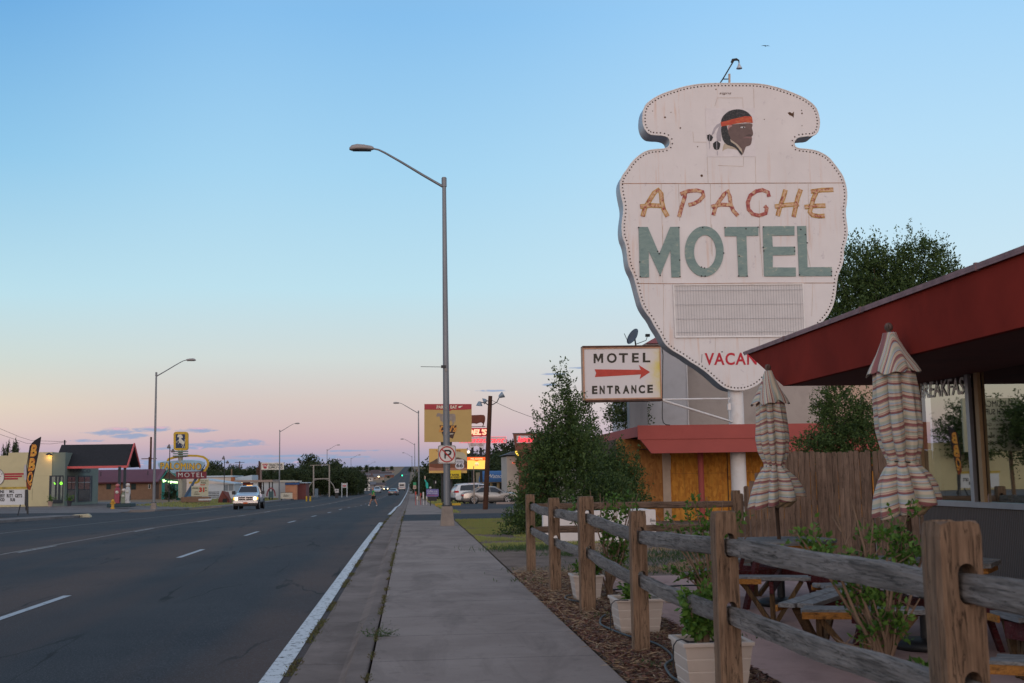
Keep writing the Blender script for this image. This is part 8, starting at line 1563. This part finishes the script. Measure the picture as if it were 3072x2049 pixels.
for i, (px, top, Y) in enumerate([(1262,1412,185),(1285,1395,175),(1310,1378,165),(1340,1372,160),(1370,1380,158),(1400,1376,160),(1425,1364,165),(1455,1362,170),(1480,1372,175),(1500,1352,180),(1530,1340,185),(1560,1330,190),(1285,1440,150),(1320,1430,145),(1360,1425,146),(1400,1440,150),(1268,1425,215),(1262,1418,260),(1275,1420,200)]):
    h = (1433-top)*Y/F + 1.5 - gz(2,Y); place_tree(i % 2, px, 1480, Y, h/8.4, RTL, 'trees behind the billboards')
for i, (px, top, Y, lab) in enumerate([(38,1333,190,'narrow poplar above the gas station parapet, nearer the flag'),(20,1338,195,'narrow poplar above the station parapet, left one'),(7,1350,200,'lowest narrow poplar top at the left edge'),(45,1340,205,'slim poplar tip close to the flag')]):
    h = (1455-top)*Y/F + 1.5 - gz(-60,Y); o = place_tree(2, px, 1480, Y, h/10.2, lab, 'poplars above the gas station')
    o.scale = (h/10.2*.3, h/10.2*.3, h/10.2)
HT = 'small dark round tree on the distant hillside'
hill = [(1105,700),(1085,760),(1118,820),(1130,900),(1145,1000),(1100,1050),(1150,1150),(1112,1250),(1120,1260),(1095,1270),(1135,1280),(1150,1300),(1080,1290),(1068,1300),(1060,1290),(1135,620),(1150,700),(1165,880),(1110,560),(1102,520),(1140,600),(1085,620),(1100,540),(1232,1250),(1245,1200),(1260,1150),(1235,1350),(1125,640),(1066,900),(1050,1300),(1010,1350),(1100,1380),(1130,1400),(1115,1390),(1175,1420),(1256,700),(1262,560),(1256,640)]
for px, Y in hill:
    if Y > 640: Y = Y*2.2-768
    place_tree(int(rng.integers(0,2)), px, 1430, Y, rng.uniform(.7,1.15)*(11 if Y < 1500 else 16)*Y/F/8.4, HT, 'trees scattered over the hillside')
# hillside houses
hc = [M('hill_brick', (.17,.075,.055), .8, .1, 1), M('hill_tan', (.27,.20,.16), .8, .1, 1), M('hill_grey', (.22,.21,.23), .8, .1, 1), M('hill_white', (.42,.39,.38), .8, .05, 1)]; hr_ = [M('roof_brown', (.085,.055,.05), .8, .1, 1), M('roof_grey', (.14,.13,.14), .8, .1, 1)]
for k, (px, Y, w_, h, ci, lab) in enumerate([(1130,760,34,5,0,'long brick building on the far hillside'),(1150,700,22,4,0,'smaller brick building low on the hillside'),(1110,900,26,5,1,'tan house mid hillside'),(1085,640,16,5,1,'tan house just right of the belt of trees'),(1095,560,12,5,3,'white house at the belt end'),(1158,880,14,4,2,'grey long house near the hill road'),(1135,1020,24,5,2,'grey roofed house high on the hill'),(1075,1000,24,5,1,'tan house high above the tree belt'),(1172,1060,12,4,1,'tan house beside the hill road'),(1120,600,18,4,1,'low tan house below the brick building'),(1140,480,4,2.6,3,'bright little white kiosk by the hill foot'),(1105,480,5,3,2,'grey shop beside the white posts'),(1258,1100,16,4,1,'tan house right of the hill road'),(1090,1180,22,5,0,'brick house near the skyline'),(1150,1220,20,5,1,'tan house near the skyline')]):
    Y = Y*2.2-300 if Y > 500 else Y; a = PY(px,1430,Y); z_ = gz(a.x,Y); rt = thing('hillside_house', lab, 'house', (a.x,Y,z_), 'houses on the hillside'); MB().box(a.x-w_/2,a.x+w_/2,Y,Y+10,z_-1,z_+h*.62).build('wall', hc[ci], rt)
    mb = MB(); mb.prism([(a.x-w_/2-.5,Y-.6,z_+h*.62),(a.x-w_/2-.5,Y+5,z_+h),(a.x-w_/2-.5,Y+10.6,z_+h*.62)], (w_+1,0,0)); mb.build('roof', hr_[k % 2], rt); mb = MB()
    for q in range(int(w_//4)): xx = a.x-w_/2+1.5+q*4; mb = MB(); mb.box(xx,xx+1.4,Y-.06,Y-.01,z_+h*.2,z_+h*.42); mb.build('window', DG, rt)
p = PY(1136,1430,470); mb = MB(); mb.lathe([(0,-.3),(.5,0),(0,.3)], p, 8); tag(mb.build('lit_lamp', EM('warm_lamp_glow', (1,.78,.45), 2.2), loc=p), 'warm lit lamp by the white kiosk at the hill foot', 'lamp')
for k, px in enumerate((1098,1104)): p = PY(px,1437,430); mb = MB(); mb.box(p.x-.6,p.x+.6,430,430.5,gz(p.x,430),p.z); tag(mb.build('white_pillar', DW, loc=p), ('left','right')[k]+' one of two short white pillars beyond the tree belt', 'pillar', 'two white pillars')
# overhead wires, upper left
for k, L in enumerate([[(-40,1268),(0,1286),(60,1311),(96,1322),(200,1325)],[(-40,1295),(0,1303),(80,1330),(150,1332),(200,1326)]]):
    mb = MB(); P = [PY(x,y,150) for x, y in L]; mb.tube(P, .02, 5); tag(mb.build('overhead_wire', BLACKP, loc=P[0]), ('upper','lower')[k]+' thin wire crossing the sky at the left edge', 'wire', 'wires at the left edge')
st2 = thing('rooftop_mast', 'short dark mast behind the station canopy ridge', 'mast', tuple(PY(194,1333,150))); mb = MB(); mb.tube([PY(194,1360,150),PY(194,1320,150)], .10, 6); mb.build('post', DARKM, st2); mb = MB(); mb.tube([(PY(194,1360,150).x,150,lot(150)),PY(194,1360,150)], .10, 6); mb.build('lower_post', DARKM, st2)
# ================================================================ GROUND COVER
GRASS = leafmat('dry_grass', (.36,.29,.10), (.26,.31,.09), .3); STRAW = leafmat('straw', (.22,.145,.085), (.38,.28,.18), .1); CHIP = leafmat('red_mulch_chip', (.07,.028,.022), (.17,.085,.065), .05); WEED = leafmat('green_weed', (.03,.065,.02), (.07,.11,.035), .25)
def blades(mb, P, L, wd, lean=.5):
    n = len(P); D = rng.normal(size=(n,3))*lean; D[:,2] = 1; D /= np.linalg.norm(D,axis=1)[:,None]; leaf_arrays(mb, P, D, L*rng.uniform(.5,1.3,n), np.full(n, wd))
def onz(x, y): return np.array([[a, b_, gz(a, b_)] for a, b_ in zip(x, y)])
def clumpy(x, y, s_, th, sd=0): return np.array([noise.noise((a*s_+sd, b_*s_, sd)) > th for a, b_ in zip(x, y)])
mb = MB(); n = 80000; y = rng.uniform(24, 43, n)**1.0; x = 1.58+rng.uniform(0,1,n)*4.2; k = (clumpy(x, y, .7, -.05, 3) | clumpy(x, y, .3, .15, 8)) & clumpy(x, y, 3.1, -.22, 4) & (x < 1.6+4.2*np.clip((y-23.5)/4,0,1)); P = onz(x[k], y[k]); blades(mb, P, .07, .012, .6)
tag(mb.build('grass', GRASS), kind='stuff', label='short dry yellow green grass between sidewalk and elm', cat='grass')
mb = MB()   # weeds in the kerb crack and along the edge line
n = 9000; y = 9+rng.uniform(0,1,n)**1.3*60; x = -.337+rng.normal(size=n)*.014*(1+y/60); k = clumpy(x*0, y, .9, .05, 5) | (clumpy(x*0, y, .2, .1, 9) & (y > 20)); P = onz(x[k]*1.0, y[k]); P[:,2] -= .01; blades(mb, P, .035, .010, 1.2)
n = 9000; y = 8+rng.uniform(0,1,n)**1.2*65; x = -1.02+rng.normal(size=n)*.025; k = clumpy(x*0, y, .5, .02, 15); P = onz(x[k], y[k]); blades(mb, P, .04, .010, 1.3); mb.build('tmp', GRASS) if False else None
tag(mb.build('kerb_weeds', leafmat('kerb_weed', (.10,.065,.03), (.10,.11,.035), .2)), kind='stuff', label='straggling weeds in the kerb joint', cat='weeds')
mb = MB(); O = np.array([[-.33,11.45,.01]]*40); D = np.stack([rng.uniform(-1.3,1.5,40), rng.normal(size=40)*.25, np.full(40,.22)],1); D /= np.linalg.norm(D,axis=1)[:,None]; sprays(mb, O, D, .16, 6, .035, spread=.35, wr=.2); tag(mb.build('weed_tuft', WEED, loc=(-.33,11.45,0)), 'low green weed spreading from the kerb joint', 'weed', kind='stuff')
def flat_bits(mb, n, x0, x1, y0, y1, L, Wd, z, ky=1.0):
    y = y0+(y1-y0)*rng.uniform(0,1,n)**ky; x = x0+(x1-x0)*rng.uniform(0,1,n); th = rng.uniform(0,6.28,n); D = np.stack([np.cos(th), np.sin(th), rng.normal(size=n)*.22],1); D /= np.linalg.norm(D,axis=1)[:,None]; P = np.stack([x,y,z+rng.uniform(0,.02,n)],1); leaf_arrays(mb, P, D, L*rng.uniform(.4,1.5,n), Wd*rng.uniform(.5,1.4,n))
mb = MB(); flat_bits(mb, 26000, 1.58, 2.60, 5.5, 18.3, .045, .018, .003); tag(mb.build('mulch', CHIP), kind='stuff', label='red brown bark mulch in the fence bed', cat='mulch')
mb = MB(); flat_bits(mb, 8200, 1.56, 2.58, 6, 18.6, .10, .006, .012, .8); flat_bits(mb, 2600, 1.6, 3.4, 13.5, 19.6, .12, .007, .006); tag(mb.build('straw_litter', STRAW), kind='stuff', label='dry straw and grass litter over the mulch', cat='straw')
mb = MB()
for (x0, y0, n, hh, r_) in ((2.05,12.6,90,.05,.15),(1.9,9.3,60,.05,.12),(2.7,10.6,260,.05,.18),(3.1,22.2,420,.12,.32),(2.45,24.2,900,.13,.5),(4.4,20.2,500,.10,.7),(3.2,18.6,420,.08,.6),(4.9,21.4,500,.16,.6),(2.0,16.9,120,.06,.3),(3.9,18.1,300,.05,.7),(5.0,18.0,300,.06,.6)):
    P = onz(x0+rng.normal(size=n)*r_, y0+rng.normal(size=n)*r_*.7); blades(mb, P, hh, .012, .7)
tag(mb.build('yard_weeds', WEED), kind='stuff', label='low green weeds scattered over the earth yard', cat='weeds')
mb = MB(); n = 14000; y = rng.uniform(17.4, 26, n); x = 3.0+rng.uniform(0,1,n)*3.5; k = clumpy(x, y, .8, .15, 21); P = onz(x[k], y[k]); blades(mb, P, .10, .010, .8); tag(mb.build('dry_grass', STRAW), kind='stuff', label='dry pale grass clumps in the yard behind the fence', cat='grass')
mb = MB(); n = 9000; y = 120+rng.uniform(0,1,n)*130; x = -21.6-rng.uniform(0,1,n)*6; P = onz(x, y); blades(mb, P, .22, .08, .8); n = 2500; y = 42+rng.uniform(0,1,n)*60; x = 1.85+rng.uniform(0,1,n)*.5; k = (y>56); P = onz(x[k], y[k]); blades(mb, P, .12, .03, .8)
n = 9000; y = 100+rng.uniform(0,1,n)*260; x = 1.9+rng.uniform(0,1,n)*3; P = onz(x, y); blades(mb, P, .25, .08, .8); tag(mb.build('verge_grass', GRASS), kind='stuff', label='rough dry grass on the far verges', cat='grass')
# remove the protos that were never placed
for k in range(3):
    if not used[k]:
        for ch in list(protos[k].children): bpy.data.objects.remove(ch)
        bpy.data.objects.remove(protos[k])
